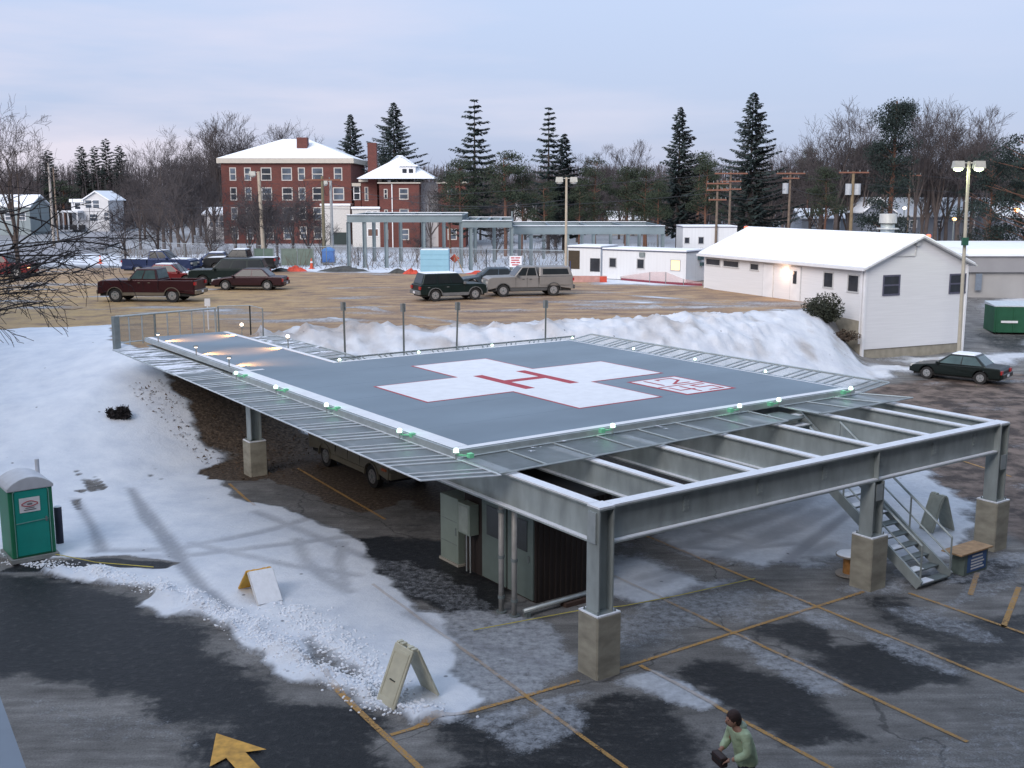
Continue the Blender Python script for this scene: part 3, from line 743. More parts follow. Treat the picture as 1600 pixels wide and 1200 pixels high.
for (u, v), nm in zip([(10.1, 13.56), (6.9, 13.56), (3.75, 13.56)], ['right one between the sign posts', 'middle one between the sign posts', 'at the inner corner by the walkway']):
    perim(u, v, 3.72, (0, 1), 'small glowing edge light on the far edge, ' + nm, False, 1.0)
def amber(u, v, sgn, label, big):
    x, y = UV(u, v); o = thing('walkway_light', label, 'light', (x, y, ZD), PADA)
    b = MB(); b.tube((0, 0, -.2), (0, 0, .34), .02, n=6); b.tube((0, 0, .30), (0, 0, .36), .10, .06, 10); b.build('light_post', galvd, o)
    l = MB()
    if big: l.sphere((0, 0, .41), .07, 12, 8)
    else: l.tube((0, 0, .27), (0, 0, .299), .055, .055, 10)
    l.build('lens', amberl, o, True)
    d_ = Vector((-sgn * 1.0, 0, .36)); rot = d_.to_track_quat('Z', 'Y').to_euler()
    lamp('SPOT', 'amber_beam', (sgn * .16, 0, .24), 230, (1, .40, .10), o, .03, rot, R(95))
    return o
for (u, v, s, l, b) in [(.2, 22.1, 1, 'low hooded amber walkway light at the fence end, left edge', False), (.2, 17.8, 1, 'low hooded amber walkway light midway along the left edge', False),
                        (.2, 14.6, 1, 'low hooded amber walkway light closest to the landing pad, left edge', False), (3.72, 22.4, -1, 'bright round walkway light on the far edge nearest the fence', True), (3.72, 17.8, -1, 'bright round walkway light on the far edge nearer the pad', True)]:
    amber(u, v, s, l, b)

# ------------------------------------------------------------------ stairs up to the pad
stair = thing('metal_stairs', 'galvanised open stairs with snow dusted treads rising to the pad', 'stairs', (*ORG, 0), PADA)
U0, U1, V0, V1, ZT = 9.55, 10.75, -.55, -5.55, 3.5
for u, nm in ((U0, 'stringer'), (U1, 'stringer')):
    MB().bar((u, V0, ZT - .1), (u, V1, .12), .06, .26).build(nm, galv, stair)
n = 17
for i in range(n):
    t = (i + .6) / n; v = V0 + (V1 - V0) * t; z = ZT + (0.05 - ZT) * t
    to = MB().box(U0 + .035, U1 - .035, v - .13, v + .13, z - .03, z).build('tread', galvd, stair)
    if i % 3 != 2 or i < 9: MB().box(U0 + .08 + .05 * (i % 2), U1 - .08 - (.55 if i > 11 else .05 * (i % 3)), v - .12, v + .12, z + .001, z + .02).build('snow_cover', snowm, to)
for u in (U0, U1):
    h = MB()
    for k, dz in ((.03, 1.0), (.022, .52)): h.tube((u, V0 - 1.5, ZT + dz - 1.125), (u, V1, .1 + dz), k, n=6)
    for t in (.3, .53, .76, 1):
        v = V0 + (V1 - V0) * t; z = ZT - .1 + (.1 - ZT + .1) * t; h.tube((u, v, z), (u, v, z + 1.0), .025, n=6)
    h.build('handrail', galv, stair)
g = MB(); g.box(9.3, 10.45, -1.1, -.2, 3.36, 3.40); g.build('landing', galvd, stair)

# things about the foot of the stairs
ib_ = thing('notice_box', 'low box with a blue and white notice and wooden lid at the stair foot', 'box', (*UV(11.25, -5.62), 0), PADA)
MB().box(0, 1.0, 0, .35, 0.02, .58).build('box_body', mat('dull_green_box', (.15, .19, .17), .6), ib_)
MB().box(-.25, 1.12, -.06, .5, .585, .62).build('lid', mat('raw_plywood', (.42, .27, .15), .8, 0, .2, 6), ib_)
MB().box(.12, .92, -.012, -.002, .08, .54).build('notice', mat('blue_notice', (.06, .13, .30), .5), ib_)
tx = MB()
for i in range(4): tx.box(.26, .82 - .06 * (i % 2), -.018, -.013, .14 + i * .075, .18 + i * .075)
tx.box(.30, .74, -.018, -.013, .46, .50); tx.build('notice_lettering', white, ib_)
sp = thing('cable_spool', 'small wooden cable spool with a snowy top left of the middle pier', 'cable spool', (*P(1326, 899), 0), .3)
MB().tube((0, 0, 0.03), (0, 0, .07), .33, n=20).build('flange', mat('grey_wood', (.3, .27, .24), .9), sp)
MB().tube((0, 0, .07), (0, 0, .52), .15, n=14).build('core', mat('orange_wood', (.40, .19, .06), .8, 0, .25, 8), sp)
fl = MB().tube((0, 0, .52), (0, 0, .56), .34, n=20).build('flange', MATS['grey_wood'], sp)
MB().tube((0, 0, .561), (0, 0, .59), .32, .29, n=20).build('snow_cover', snowm, fl)

def a_frame(label, cx, cy, ang, spread, width, h, m1, m2, snow=False, slot=False, name='barricade'):
    zb = gz(cx, cy); o = thing(name, label, 'barricade', (cx, cy, zb), ang)
    s = spread / 2; th = .05
    for sg, m in ((-1, m1), (1, m2)):
        b = MB(); a = Vector((sg * s, 0, 0)); t = Vector((sg * .03, 0, h)); nrm = Vector((h, 0, -sg * -1 * 0)); nr = Vector((h * sg, 0, s)).normalized() * th
        y0, y1 = -width / 2, width / 2
        b.hexa([a + Vector((0, y0, 0)), a + Vector((0, y1, 0)), a + Vector((0, y1, 0)) + nr, a + Vector((0, y0, 0)) + nr], [t + Vector((0, y0, 0)), t + Vector((0, y1, 0)), t + Vector((0, y1, 0)) + nr, t + Vector((0, y0, 0)) + nr])
        p = b.build('side_panel', m, o, bevel=.015, fix=True)
        # raised rim and recessed centre
        r = MB()
        for (u0, u1, w0, w1) in ((.06, .12, .08, .92), (.86, .92, .08, .92), (.12, .86, .08, .14), (.12, .86, .86, .92)):
            c4 = []
            for (uu, ww) in ((u0, w0), (u1, w0), (u1, w1), (u0, w1)): c4.append(a.lerp(t, uu) + Vector((0, y0 + (y1 - y0) * ww, 0)) + nr * 1.02)
            r.hexa(c4, [q + nr.normalized() * .012 for q in c4])
        r.build('panel_rim', m, p, fix=True)
        if slot:
            c = a.lerp(t, .42) + nr * 1.1; q = MB(); q.bar(c + Vector((0, -.09, 0)), c + Vector((0, .09, 0)), .03, .012); q.build('hand_slot', mat('dark_slot', (.05, .05, .04), .8), p)
        if snow and sg == snow:
            c4 = [a.lerp(t, uu) + Vector((0, y0 + (y1 - y0) * ww, 0)) + nr * 1.3 for (uu, ww) in ((.02, .04), (.99, .04), (.99, .96), (.02, .96))]
            MB().hexa(c4, [q + nr.normalized() * .02 for q in c4]).build('snow_cover', snowm, p, fix=True)
    for i in range(5):
        y = -width / 2 + width * (i + .5) / 5
        if i != 2: MB().box(-.06, .06, y - .04, y + .04, h - .015, h + .045).build('hinge', m1, o, bevel=.01)
    return o
cream = mat('cream_plastic', (.56, .54, .42), .55, 0, .10, 5)
c1 = P(650, 1098)
a_frame('cream plastic folding barricade standing at the edge of the plowed snow', -1.95, 19.35, R(38), .95, .60, 1.02, cream, cream, 0, True)
a_frame('low yellow and white folding barricade with snow on its side', -5.95, 24.75, R(-58), 1.35, .62, .62, yellowp, mat('white_plastic', (.62, .62, .62), .6), 1)
a_frame('pale folding board leaning behind the metal stairs', 12.0, 29.9, R(20), .7, .55, 1.0, mat('pale_grey_plastic', (.40, .42, .36), .6), MATS['pale_grey_plastic'])

# ------------------------------------------------------------------ shed, cabinet, pipes under the pad
sh = thing('shed', 'dark brown metal shed with grey green doors under the pad corner', 'shed', (*ORG, 0), PADA)
brown = mat('dark_brown_siding', (.030, .021, .018), .8, .1, .2, 3, .5, 4, streak=(8, 8, .3))
w = MB(); w.box(1.5, 3.75, -.95, 2.1, 0, 2.35)
for i in range(14): x = 1.56 + i * .16; w.box(x, x + .05, -.972, -.951, .02, 2.33)
w.build('wall', brown, sh)
MB().prism([(1.35, -1.1), (3.9, -1.1), (3.9, 2.25), (1.35, 2.25)], 2.352, 2.43).build('roof', mat('dark_roof', (.06, .055, .055), .8), sh)
gg = mat('grey_green_door', (.145, .185, .17), .6, 0, .08, 3)
for v0 in (-.88, .22):
    dd = MB().box(1.455, 1.498, v0, v0 + 1.02, .05, 2.18).build('door', gg, sh)
    MB().box(1.44, 1.453, v0 + .22, v0 + .80, 1.18, 1.92).build('door_window', mat('unlit_door_glass', (.03, .035, .035), .3), dd)
    MB().box(1.42, 1.454, v0 + .12, v0 + .16, .95, 1.10).build('handle', galvd, dd)
cab = thing('electrical_cabinet', 'tall grey green electrical cabinet standing left of the brown shed', 'cabinet', (*P(716, 886), 0), PADA)
MB().box(0, .62, 0, .85, .06, 1.78).build('cabinet_body', mat('pale_grey_green', (.24, .29, .25), .55, 0, .06, 3), cab, bevel=.015)
c = MB()
for z in (.55, 1.15): c.box(-.008, -.001, .04, .81, z, z + .012)
c.box(-.012, -.001, .08, .12, .8, 1.0); c.build('panel_seams', galvd, cab)
MB().box(-.03, .66, -.04, .89, 0, .06).build('plinth', concm, cab)
me_ = thing('meter_box', 'small grey electric meter box beside the tall cabinet', 'meter box', (*UV(1.2, 1.42), 1.05), PADA)
MB().box(0, .28, 0, .52, 0, .78).build('box_body', MATS['pale_grey_green'], me_, bevel=.012)
MB().box(-.012, -.001, .05, .47, .06, .72).build('cover', mat('lighter_grey_green', (.29, .33, .29), .5), me_)
pp = MB(); pp.tube((.12, .15, 0), (.12, .15, -1.0), .02, n=6); pp.tube((.12, .32, 0), (.12, .32, -1.0), .02, n=6); pp.build('conduit', galvl, me_)
pipem = mat('grey_white_pipe', (.36, .35, .33), .5, .1, .12, 6)
for k, (u, v, top, vend) in enumerate([(.52, -.95, 2.62, 3.4), (.62, -1.32, 2.80, 4.6)]):
    o = thing('drain_pipe', ['vertical pipe left of its twin, bending back under the pad', 'vertical pipe right of its twin, rising in front of the shed door'][k], 'pipe', (*ORG, 0), PADA)
    pm = MB(); pm.tube((u, v, .0), (u, v, top), .062, n=12); pm.sphere((u, v, top), .075, 10, 8); pm.build('riser', pipem, o, True)
    pm = MB(); pm.tube((u, v, top), (u, vend, top), .055, n=12); pm.build('run', pipem, o, True)
    pm = MB()
    for z in (.35, 1.3, top - .25): pm.tube((u, v, z), (u, v, z + .07), .08, n=12)
    pm.tube((u, v, 0), (u, v, .05), .12, n=12); pm.build('collar', galvd, o)
lr = thing('low_guard_rail', 'low horizontal pipe rail lying in front of the brown shed', 'rail', (*ORG, 0), PADA)
MB().tube((.75, -1.5, .16), (3.3, -1.42, .16), .055, n=10).build('rail', galvl, lr, True)
MB().box(1.9, 3.2, -1.58, -1.36, .0, .10).build('rail_block', mat('rust_brown_timber', (.07, .04, .03), .9), lr)
MB().box(.8, .9, -1.56, -1.44, 0, .11).build('rail_foot', galvd, lr)

# ------------------------------------------------------------------ portable toilets
def toilet(label, x, y, z, ang, body, side, roof, w=1.14, h=2.0, sign=True, detail=True):
    o = thing('portable_toilet', label, 'portable toilet', (x, y, z), ang)
    MB().box(.03, w - .03, .03, w - .03, .10, h).build('cabin_wall', side, o, bevel=.03)
    n = 12; arc = [(0 + w * i / n, h - .04 + .26 * math.sin(math.pi * i / n) ** .75) for i in range(n + 1)]
    MB().prismy([(0, h - .12)] + arc + [(w, h - .12)], -.02, w + .02).build('roof', roof, o, bevel=.02)
    MB().box(-.02, w + .02, -.06, w + .02, 0, .10).build('skid', mat('dirty_skid', (.25, .26, .25), .8), o)
    dr = MB().box(.17, w - .17, .002, .028, .16, h - .13).build('door', body, o, bevel=.006)
    if detail:
        f = MB()
        arch = [(.14, .14)] + [(.14, h - .16), (.22, h - .08), (w - .22, h - .08), (w - .14, h - .16), (w - .14, .14)]
        f.path([(a, -.004, b) for a, b in arch], .012, 5); f.bar((.17, -.002, 1.02), (w - .17, -.002, 1.06), .02, .02); f.build('door_frame', mat('grey_green_trim', (.16, .34, .31), .6), o)
        MB().box(w - .25, w - .21, -.03, .0, 1.0, 1.12).build('latch', galvd, dr)
        vent = MB(); vent.tube((w - .12, w - .12, h), (w - .12, w - .12, h + .42), .055, n=10); vent.build('vent_pipe', roof, o)
    if sign:
        s = MB().box(.28, .78, -.012, -.003, 1.30, 1.68).build('sign', white, dr)
        q = MB(); q.path([(.33 + .40 * i / 8, -.018, 1.52 + .07 * math.sin(math.pi * i / 8)) for i in range(9)], .012, 4); q.path([(.33 + .40 * i / 8, -.018, 1.50 - .05 * math.sin(math.pi * i / 8)) for i in range(9)], .012, 4)
        q.build('sign_emblem', mat('red_print', (.4, .05, .06), .6), s)
        q = MB(); q.box(.38, .68, -.019, -.014, 1.35, 1.375); q.box(.42, .64, -.019, -.014, 1.40, 1.42); q.box(.47, .59, -.019, -.014, 1.49, 1.53); q.build('sign_lettering', mat('grey_print', (.15, .15, .16), .6), s)
    return o
teal = mat('teal_plastic', (.005, .28, .23), .45, 0, .06, 3); tealg = mat('green_plastic', (.02, .20, .10), .5, 0, .08, 3)
px_ = P(19, 884)
toilet('teal green portable toilet with white arched roof standing in the snow', px_[0], px_[1], .04, R(37), teal, tealg, mat('milky_roof_plastic', (.52, .54, .58), .5, 0, .08, 4))
bp = P(94, 850)
o = thing('dark_post', 'short thick black post in the snow right of the teal toilet', 'post', (bp[0], bp[1], gz(*bp)), .2)
MB().tube((0, 0, -.2), (0, 0, 1.02), .10, n=14).build('shaft', mat('blackish_paint', (.03, .03, .05), .7), o, True)
MB().tube((0, 0, 1.021), (0, 0, 1.05), .10, .07, n=14).build('snow_cap', snowm, o)

# person walking
def person():
    x, y = P(1168, 1128, 1.50)
    o = thing('person', 'person in a pale green hooded jacket leaning forward and holding a dark bag', 'person', (x, y, gz(x, y)), R(200))
    def skin(name, pts, edges, rad, m, parent=o, sub=2):
        me = bpy.data.meshes.new(name); me.from_pydata(pts, edges, []); ob = bpy.data.objects.new(name, me); COL.objects.link(ob); ob.parent = parent
        me.materials.append(m)
        md = ob.modifiers.new('skin', 'SKIN'); md.use_smooth_shade = True
        for i, r in enumerate(rad):
            sv = me.skin_vertices[0].data[i]; sv.radius = (r, r) if not isinstance(r, tuple) else r; sv.use_root = (i == 0)
        s = ob.modifiers.new('sub', 'SUBSURF'); s.levels = sub; s.render_levels = sub
        return ob
    skinm = mat('skin', (.38, .21, .15), .6, 0, .06, 8); jack = mat('pale_green_jacket', (.42, .52, .34), .85, 0, .14, 9, .9, 14); trou = mat('dark_trousers', (.025, .027, .05), .85); hairm = mat('dark_brown_hair', (.035, .018, .016), .8, 0, .3, 30)
    # local +x = facing direction
    body = skin('body', [(0, 0, .95), (.06, 0, 1.18), (.15, 0, 1.38), (.21, 0, 1.47), (.25, 0, 1.54),
                         (.13, .19, 1.37), (.16, .25, 1.12), (.36, .16, 1.02), (.13, -.19, 1.37), (.16, -.25, 1.12), (.36, -.16, 1.02),
                         (0, .10, .90), (.10, .11, .50), (.02, .11, .09), (.16, .12, .04), (0, -.10, .90), (-.06, -.11, .50), (-.22, -.11, .13), (-.09, -.12, .05)],
                [(0, 1), (1, 2), (2, 3), (3, 4), (2, 5), (5, 6), (6, 7), (2, 8), (8, 9), (9, 10), (0, 11), (11, 12), (12, 13), (13, 14), (0, 15), (15, 16), (16, 17), (17, 18)],
                [.14, .13, .13, .055, .055, .065, .05, .035, .065, .05, .035, .09, .065, .045, .04, .09, .065, .045, .04], skinm)
    skin('jacket', [(-.02, 0, .76), (.0, 0, .95), (.07, 0, 1.2), (.15, 0, 1.37), (.19, 0, 1.43), (.13, .20, 1.37), (.15, .28, 1.13), (.33, .18, 1.03), (.13, -.20, 1.37), (.15, -.28, 1.13), (.33, -.18, 1.03)],
         [(0, 1), (1, 2), (2, 3), (3, 4), (3, 5), (5, 6), (6, 7), (3, 8), (8, 9), (9, 10)],
         [(.225, .20), (.20, .18), .175, .155, .10, .09, .078, .06, .09, .078, .06], jack)
    skin('hood', [(.06, 0, 1.42), (.12, 0, 1.465), (.20, 0, 1.46)], [(0, 1), (1, 2)], [(.14, .10), (.135, .09), (.10, .06)], mat('grey_green_hood', (.28, .35, .27), .85, 0, .12, 9, .6, 20))
    skin('trousers', [(0, 0, .98), (0, 0, .86), (.03, .10, .74), (.10, .11, .50), (.02, .11, .12), (-.02, -.10, .74), (-.06, -.11, .50), (-.22, -.11, .16)],
         [(0, 1), (1, 2), (2, 3), (3, 4), (1, 5), (5, 6), (6, 7)], [.14, .15, .105, .085, .07, .105, .085, .07], trou)
    hm = MB(); hm.sphere((.27, 0, 1.585), .10, 16, 12, (1.0, .82, 1.2)); hm.sphere((.375, 0, 1.575), .018, 8, 6, (1, .8, 1.3)); hm.sphere((.27, .085, 1.58), .022, 8, 6, (.8, .5, 1.3)); hm.sphere((.27, -.085, 1.58), .022, 8, 6, (.8, .5, 1.3)); hm.build('head', skinm, body, True)
    fc = MB()
    for s in (-1, 1): fc.sphere((.357, s * .033, 1.60), .011, 8, 6)
    fc.box(.362, .368, -.022, .022, 1.530, 1.537); fc.build('eyes_and_mouth', mat('dark_face_features', (.08, .03, .03), .5), body)
    hr = MB(); hr.sphere((.245, 0, 1.625), .112, 16, 12, (1.02, .92, 1.05)); hr.sphere((.19, 0, 1.575), .09, 14, 10, (.8, 1.0, 1.3)); hr.build('hair', hairm, o, True)
    for s in (-1, 1):
        h0 = Vector((.36, s * .16, 1.02)); pts = [h0, h0 + Vector((.08, -s * .02, -.01))]; ed = [(0, 1)]; rd = [.03, .034]
        for k in range(4):
            b0 = h0 + Vector((.09, s * (.03 - .02 * k) - s * .02, -.005)); ln = (.07, .08, .085, .065)[3 - k]
            pts += [b0, b0 + Vector((ln * .6, -s * .01, -.012)), b0 + Vector((ln * .8, -s * .02, -.045))]; i0 = len(pts) - 3; ed += [(1, i0), (i0, i0 + 1), (i0 + 1, i0 + 2)]; rd += [.009, .009, .007]
        b0 = h0 + Vector((.03, -s * .035, .015)); pts += [b0, b0 + Vector((.05, -s * .025, .0))]; i0 = len(pts) - 2; ed += [(0, i0), (i0, i0 + 1)]; rd += [.011, .009]
        skin('hand', [tuple(p) for p in pts], ed, rd, skinm, body)
    for s, x0, z0 in ((1, .02, .0), (-1, -.20, .03)):
        MB().hexa([(x0 - .09, s * .11 - .05, z0), (x0 + .19, s * .11 - .045, z0), (x0 + .19, s * .11 + .045, z0), (x0 - .09, s * .11 + .05, z0)], [(x0 - .07, s * .11 - .04, z0 + .11), (x0 + .12, s * .11 - .035, z0 + .07), (x0 + .12, s * .11 + .035, z0 + .07), (x0 - .07, s * .11 + .04, z0 + .11)]).build('shoe', mat('black_shoes', (.02, .02, .02), .6), o, bevel=.02)
    bg_ = thing('bag', 'dark brown bag held in front of the person in the pale green jacket', 'bag', o.location, R(200))
    MB().box(.40, .53, -.15, .15, .90, 1.07).build('bag_body', mat('dark_brown_leather', (.035, .018, .016), .6), bg_, bevel=.03)
    MB().box(.392, .538, -.152, .152, 1.0, 1.015).build('bag_flap', blackm, bg_)
person()

# ------------------------------------------------------------------ vehicles
carglass = mat('car_glass', (.018, .022, .024), .12, 0, .2, 1.2, spec=.3); lightcg = mat('pale_car_glass', (.07, .11, .11), .1, 0, .3, 1.5)
headl = mat('headlight_glass', (.55, .55, .52), .2, 0, 0); taill = mat('tail_light_red', (.40, .02, .02), .3, 0, 0)
def paint(name, c): 
    m = mat(name, c, .32, .25, .10, 1.5); return m
def vehicle(name, label, cat, px, rz, kind, body, trim=None, L=4.6, Wd=1.8, H=1.45, wr=.33, snow=0, lit=False, group=None, z=None, xy=None, gap=.28, cap=False, glass=None):
    x, y = xy if xy else T(*px); zz = gz(x, y) if z is None else z
    o = thing(name, label, cat, (x, y, zz), rz, group)
    trim = trim or body; glass = glass or carglass; hl = L / 2; w2 = Wd / 2
    belt = {'sedan': .88, 'suv': 1.02, 'pickup': 1.25}[kind] * (H / {'sedan': 1.42, 'suv': 1.68, 'pickup': 1.88}[kind])
    xf = hl - .19 * L + (0 if kind == 'sedan' else .03); xr = -hl + (.22 if kind != 'pickup' else .235) * L
    g = gap; AR = wr + .07
    def arch(xc):
        return [(xc + AR * math.cos(a), wr + AR * math.sin(a)) for a in [math.pi * k / 8 for k in range(9)] if wr + AR * math.sin(a) > g + .005]
    if kind == 'sedan': cabx = (.235 * L, .07 * L, -.20 * L, -.335 * L); top = [(hl - .02, .55), (hl - .10, .68), (hl - .35, belt - .12), (cabx[0], belt - .01), (0, belt), (cabx[3], belt + .02), (-hl + .10, belt), (-hl + .02, belt - .15)]
    elif kind == 'suv': cabx = (.20 * L, .07 * L, -.42 * L, -.475 * L); top = [(hl - .02, .60), (hl - .06, belt - .10), (hl - .25, belt - .02), (cabx[0], belt), (0, belt), (-hl + .04, belt), (-hl + .01, .7)]
    else: cabx = (.19 * L, .09 * L, -.10 * L if not cap else -.06 * L, -.125 * L if not cap else -.09 * L); top = [(hl - .02, .65), (hl - .06, belt - .12), (hl - .30, belt - .02), (cabx[0], belt + .01), (0, belt), (cabx[3] - .03, belt)]
    if kind == 'pickup': top += [(cabx[3] - .05, .72), (-hl + .08, .72), (-hl + .06, .6)]
    low = [(-hl + .04, g + .05)] + [p for p in reversed(arch(xr))] + [p for p in reversed(arch(xf))] + [(hl - .05, g + .05)]
    poly = top + low
    b = MB(); n = len(poly)
    def yy(zv): return w2 * (1 - .05 * max(0, (zv - .55)) - .04 * max(0, .55 - zv))
    rows = [[(px2, s * yy(pz), pz) for px2, pz in poly] for s in (-1, 1)]
    b.add(rows[0] + rows[1], [tuple(range(n)), tuple(range(2 * n - 1, n - 1, -1))] + [(i, i + n, (i + 1) % n + n, (i + 1) % n) for i in range(n)])
    bo = b.build('body', body, o, bevel=.035, fix=True)
    MB().box(-hl + .15, hl - .15, -w2 + .12, w2 - .12, g - .06, g + .12).build('underbody', blackm, o)
    # cabin
    zc = belt - .01; bw = w2 * .96 - .02; tw = bw - (.20 if kind == 'sedan' else .13)
    B4 = [(cabx[3], -bw, zc), (cabx[0], -bw, zc), (cabx[0], bw, zc), (cabx[3], bw, zc)]; T4 = [(cabx[2], -tw, H), (cabx[1], -tw, H), (cabx[1], tw, H), (cabx[2], tw, H)]
    co = MB().hexa(B4, T4).build('cabin', body, o, bevel=.05, fix=True)
    def panel(nm, a, bq, c, dq, s0, s1, t0, t1, m, off=.012):     # a,b bottom; d,c top
        a, bq, c, dq = map(Vector, (a, bq, c, dq)); nr = (bq - a).cross(dq - a).normalized()
        f = lambda s, t: (a.lerp(bq, s)).lerp(dq.lerp(c, s), t) + nr * off
        q = [f(s0, t0), f(s1, t0), f(s1, t1), f(s0, t1)]; MB().hexa([p - nr * (off + .01) for p in q], q).build(nm, m, co, fix=True)
    nwin = {'sedan': [(.06, .47), (.50, .92)], 'suv': [(.03, .33), (.36, .66), (.69, .95)], 'pickup': [(.07, .50), (.54, .93)]}[kind]
    for s0, s1 in nwin:
        panel('side_window', B4[0], B4[1], T4[1], T4[0], s0, s1, .12, .86, glass); panel('side_window', B4[2], B4[3], T4[3], T4[2], 1 - s1, 1 - s0, .12, .86, glass)
    panel('windshield', B4[1], B4[2], T4[2], T4[1], .06, .94, .08, .92, glass); panel('rear_window', B4[3], B4[0], T4[0], T4[3], .08, .92, .15, .88, glass)
    if kind == 'pickup':
        s = MB()
        for sg in (-1, 1):
            s.box(-hl + .08, cabx[3] - .06, sg * (w2 * .97) - (.04 if sg < 0 else .05), sg * (w2 * .97) + (.05 if sg < 0 else .04), .70, belt - .01)
        s.box(-hl + .03, -hl + .078, -w2 * .95, w2 * .95, .62, belt - .01); s.build('cargo_bed', body, o, bevel=.015)
        if cap:
            cb = [(-hl + .05, -bw, belt), (cabx[3] - .06, -bw, belt), (cabx[3] - .06, bw, belt), (-hl + .05, bw, belt)]; ct = [(-hl + .22, -tw, H - .04), (cabx[3] - .10, -tw, H - .04), (cabx[3] - .10, tw, H - .04), (-hl + .22, tw, H - .04)]
            cp = MB().hexa(cb, ct).build('bed_cap', body, o, bevel=.04, fix=True)
            co_ = co; 
            for (a, bb, c, dd) in ((cb[0], cb[1], ct[1], ct[0]), (cb[2], cb[3], ct[3], ct[2]), (cb[3], cb[0], ct[0], ct[3])):
                a, bb, c, dd = map(Vector, (a, bb, c, dd)); nr = (bb - a).cross(dd - a).normalized(); f = lambda s_, t_: (a.lerp(bb, s_)).lerp(dd.lerp(c, s_), t_) + nr * .012
                q = [f(.1, .2), f(.9, .2), f(.9, .8), f(.1, .8)]; MB().hexa([p - nr * .02 for p in q], q).build('side_window', glass, cp, fix=True)
    # trim strips, bumpers, lights
    if trim is not body or kind != 'sedan':
        f = MB()
        for xc in (xf, xr):
            for sg in (-1, 1):
                pts = [(xc + (AR + .01) * math.cos(a), sg * (w2 + .005), wr + (AR + .01) * math.sin(a)) for a in [math.pi * k / 8 for k in range(9)]]
                for p, q in zip(pts, pts[1:]): f.bar(p, q, .04, .08, (0, 1, 0))
        for sg in (-1, 1): f.box(xr + AR + .02, xf - AR - .02, sg * w2 - .02, sg * w2 + .02, g - .02, g + .16)
        f.build('wheel_arch_trim', trim, o)
    for xx, nm in ((hl - .02, 'front_bumper'), (-hl - .02, 'rear_bumper')):
        MB().box(xx - .08, xx + .08, -w2 * .94, w2 * .94, g + .06, g + .30).build(nm, trim if trim is not body else body, o, bevel=.03)
    for sg in (-1, 1):
        MB().box(hl - .14, hl + .012, sg * (w2 - .26) - .17, sg * (w2 - .26) + .17, .62 * belt / .9 - .02, .62 * belt / .9 + .12).build('headlight', headl if not lit else mat('lit_orange_headlight', (1, .6, .3), .3, 0, 0, emit=(1, .45, .2), es=4), o)
        MB().box(-hl + (-.03), -hl + .12, sg * (w2 - .15) - .13, sg * (w2 - .15) + .13, belt - .28, belt - .10).build('tail_light', taill, o)
        MB().box(cabx[0] - .28, cabx[0] - .14, sg * (w2 + .09) - .08, sg * (w2 + .09) + .08, belt + .0, belt + .14).build('mirror', trim, o, bevel=.02)
    MB().box(-hl - .112, -hl - .105, -.16, .16, g + .12, g + .25).build('license_plate', white, o)
    gr_ = MB().box(hl - .04, hl + .0, -w2 * .45, w2 * .45, .55, .72 * belt / .9); gr_.build('grille', galvd, o)
    dl = MB()
    for sg in (-1, 1):
        yb = sg * (yy(.75) + .001)
        xs = [cabx[0] - .05 * L, (cabx[0] + cabx[3]) / 2, cabx[3] + .06 * L] if kind != 'pickup' else [cabx[0] - .1, (cabx[0] + cabx[3]) / 2 - .05, cabx[3]]
        for xx in xs: dl.box(xx, xx + .012, yb - .006, yb + .006, g + .18, belt - .05)
    dl.build('door_seams', blackm, bo)
    hd_ = MB()
    for sg in (-1, 1):
        for xx in ((cabx[0] + cabx[3]) / 2 + .12, cabx[3] + .06 * L + .10): hd_.box(xx, xx + .14, sg * (w2 - .005) - .02, sg * (w2 - .005) + .02, belt - .17, belt - .13)
    hd_.build('door_handle', trim, bo)
    for xc in (xf, xr):
        for sg in (-1, 1):
            y1 = sg * (w2 - .02); y0 = y1 - sg * .22
            wh = MB().tube((xc, y0, wr), (xc, y1, wr), wr, wr, 24).build('wheel', blackm, o, bevel=.02)
            r_ = MB().tube((xc, y1 - sg * .02, wr), (xc, y1 + sg * .012, wr), wr * .64, wr * .60, 18); r_.build('rim', chrome, wh)
            h_ = MB().tube((xc, y1 + sg * .012, wr), (xc, y1 + sg * .03, wr), wr * .18, wr * .14, 10)
            for k in range(5):
                a = 2 * math.pi * k / 5 + .3; h_.box(xc + wr * .42 * math.cos(a) - .03, xc + wr * .42 * math.cos(a) + .03, min(y1 + sg * .0125, y1 + sg * .016), max(y1 + sg * .0125, y1 + sg * .016), wr + wr * .42 * math.sin(a) - .03, wr + wr * .42 * math.sin(a) + .03)
            h_.build('hub', galvd, wh)
    if snow:
        MB().hexa([(cabx[2] + .05, -tw + .06, H + .002), (cabx[1] - .03, -tw + .06, H + .002), (cabx[1] - .03, tw - .06, H + .002), (cabx[2] + .05, tw - .06, H + .002)],
                         [(cabx[2] + .10, -tw + .12, H + .05), (cabx[1] - .08, -tw + .12, H + .05), (cabx[1] - .08, tw - .12, H + .05), (cabx[2] + .10, tw - .12, H + .05)]).build('roof_snow', snowm, co)
        if snow > 1:
            MB().hexa([(cabx[0] + .05, -w2 + .15, belt - .01), (hl - .35, -w2 + .15, belt - .05), (hl - .35, w2 - .15, belt - .05), (cabx[0] + .05, w2 - .15, belt - .01)],
                   [(cabx[0] + .08, -w2 + .2, belt + .05), (hl - .42, -w2 + .2, belt + .0), (hl - .42, w2 - .2, belt + .0), (cabx[0] + .08, w2 - .2, belt + .05)]).build('hood_snow', snowm, bo)
            if kind == 'pickup': MB().box(-hl + .1, cabx[3] - .08, -w2 + .12, w2 - .12, belt - .14, belt - .02).build('bed_snow', snowm, bo)
            if kind == 'sedan': MB().box(-hl + .18, cabx[3] - .03, -w2 + .2, w2 - .2, belt + .015, belt + .05).build('trunk_snow', snowm, bo)
    return o
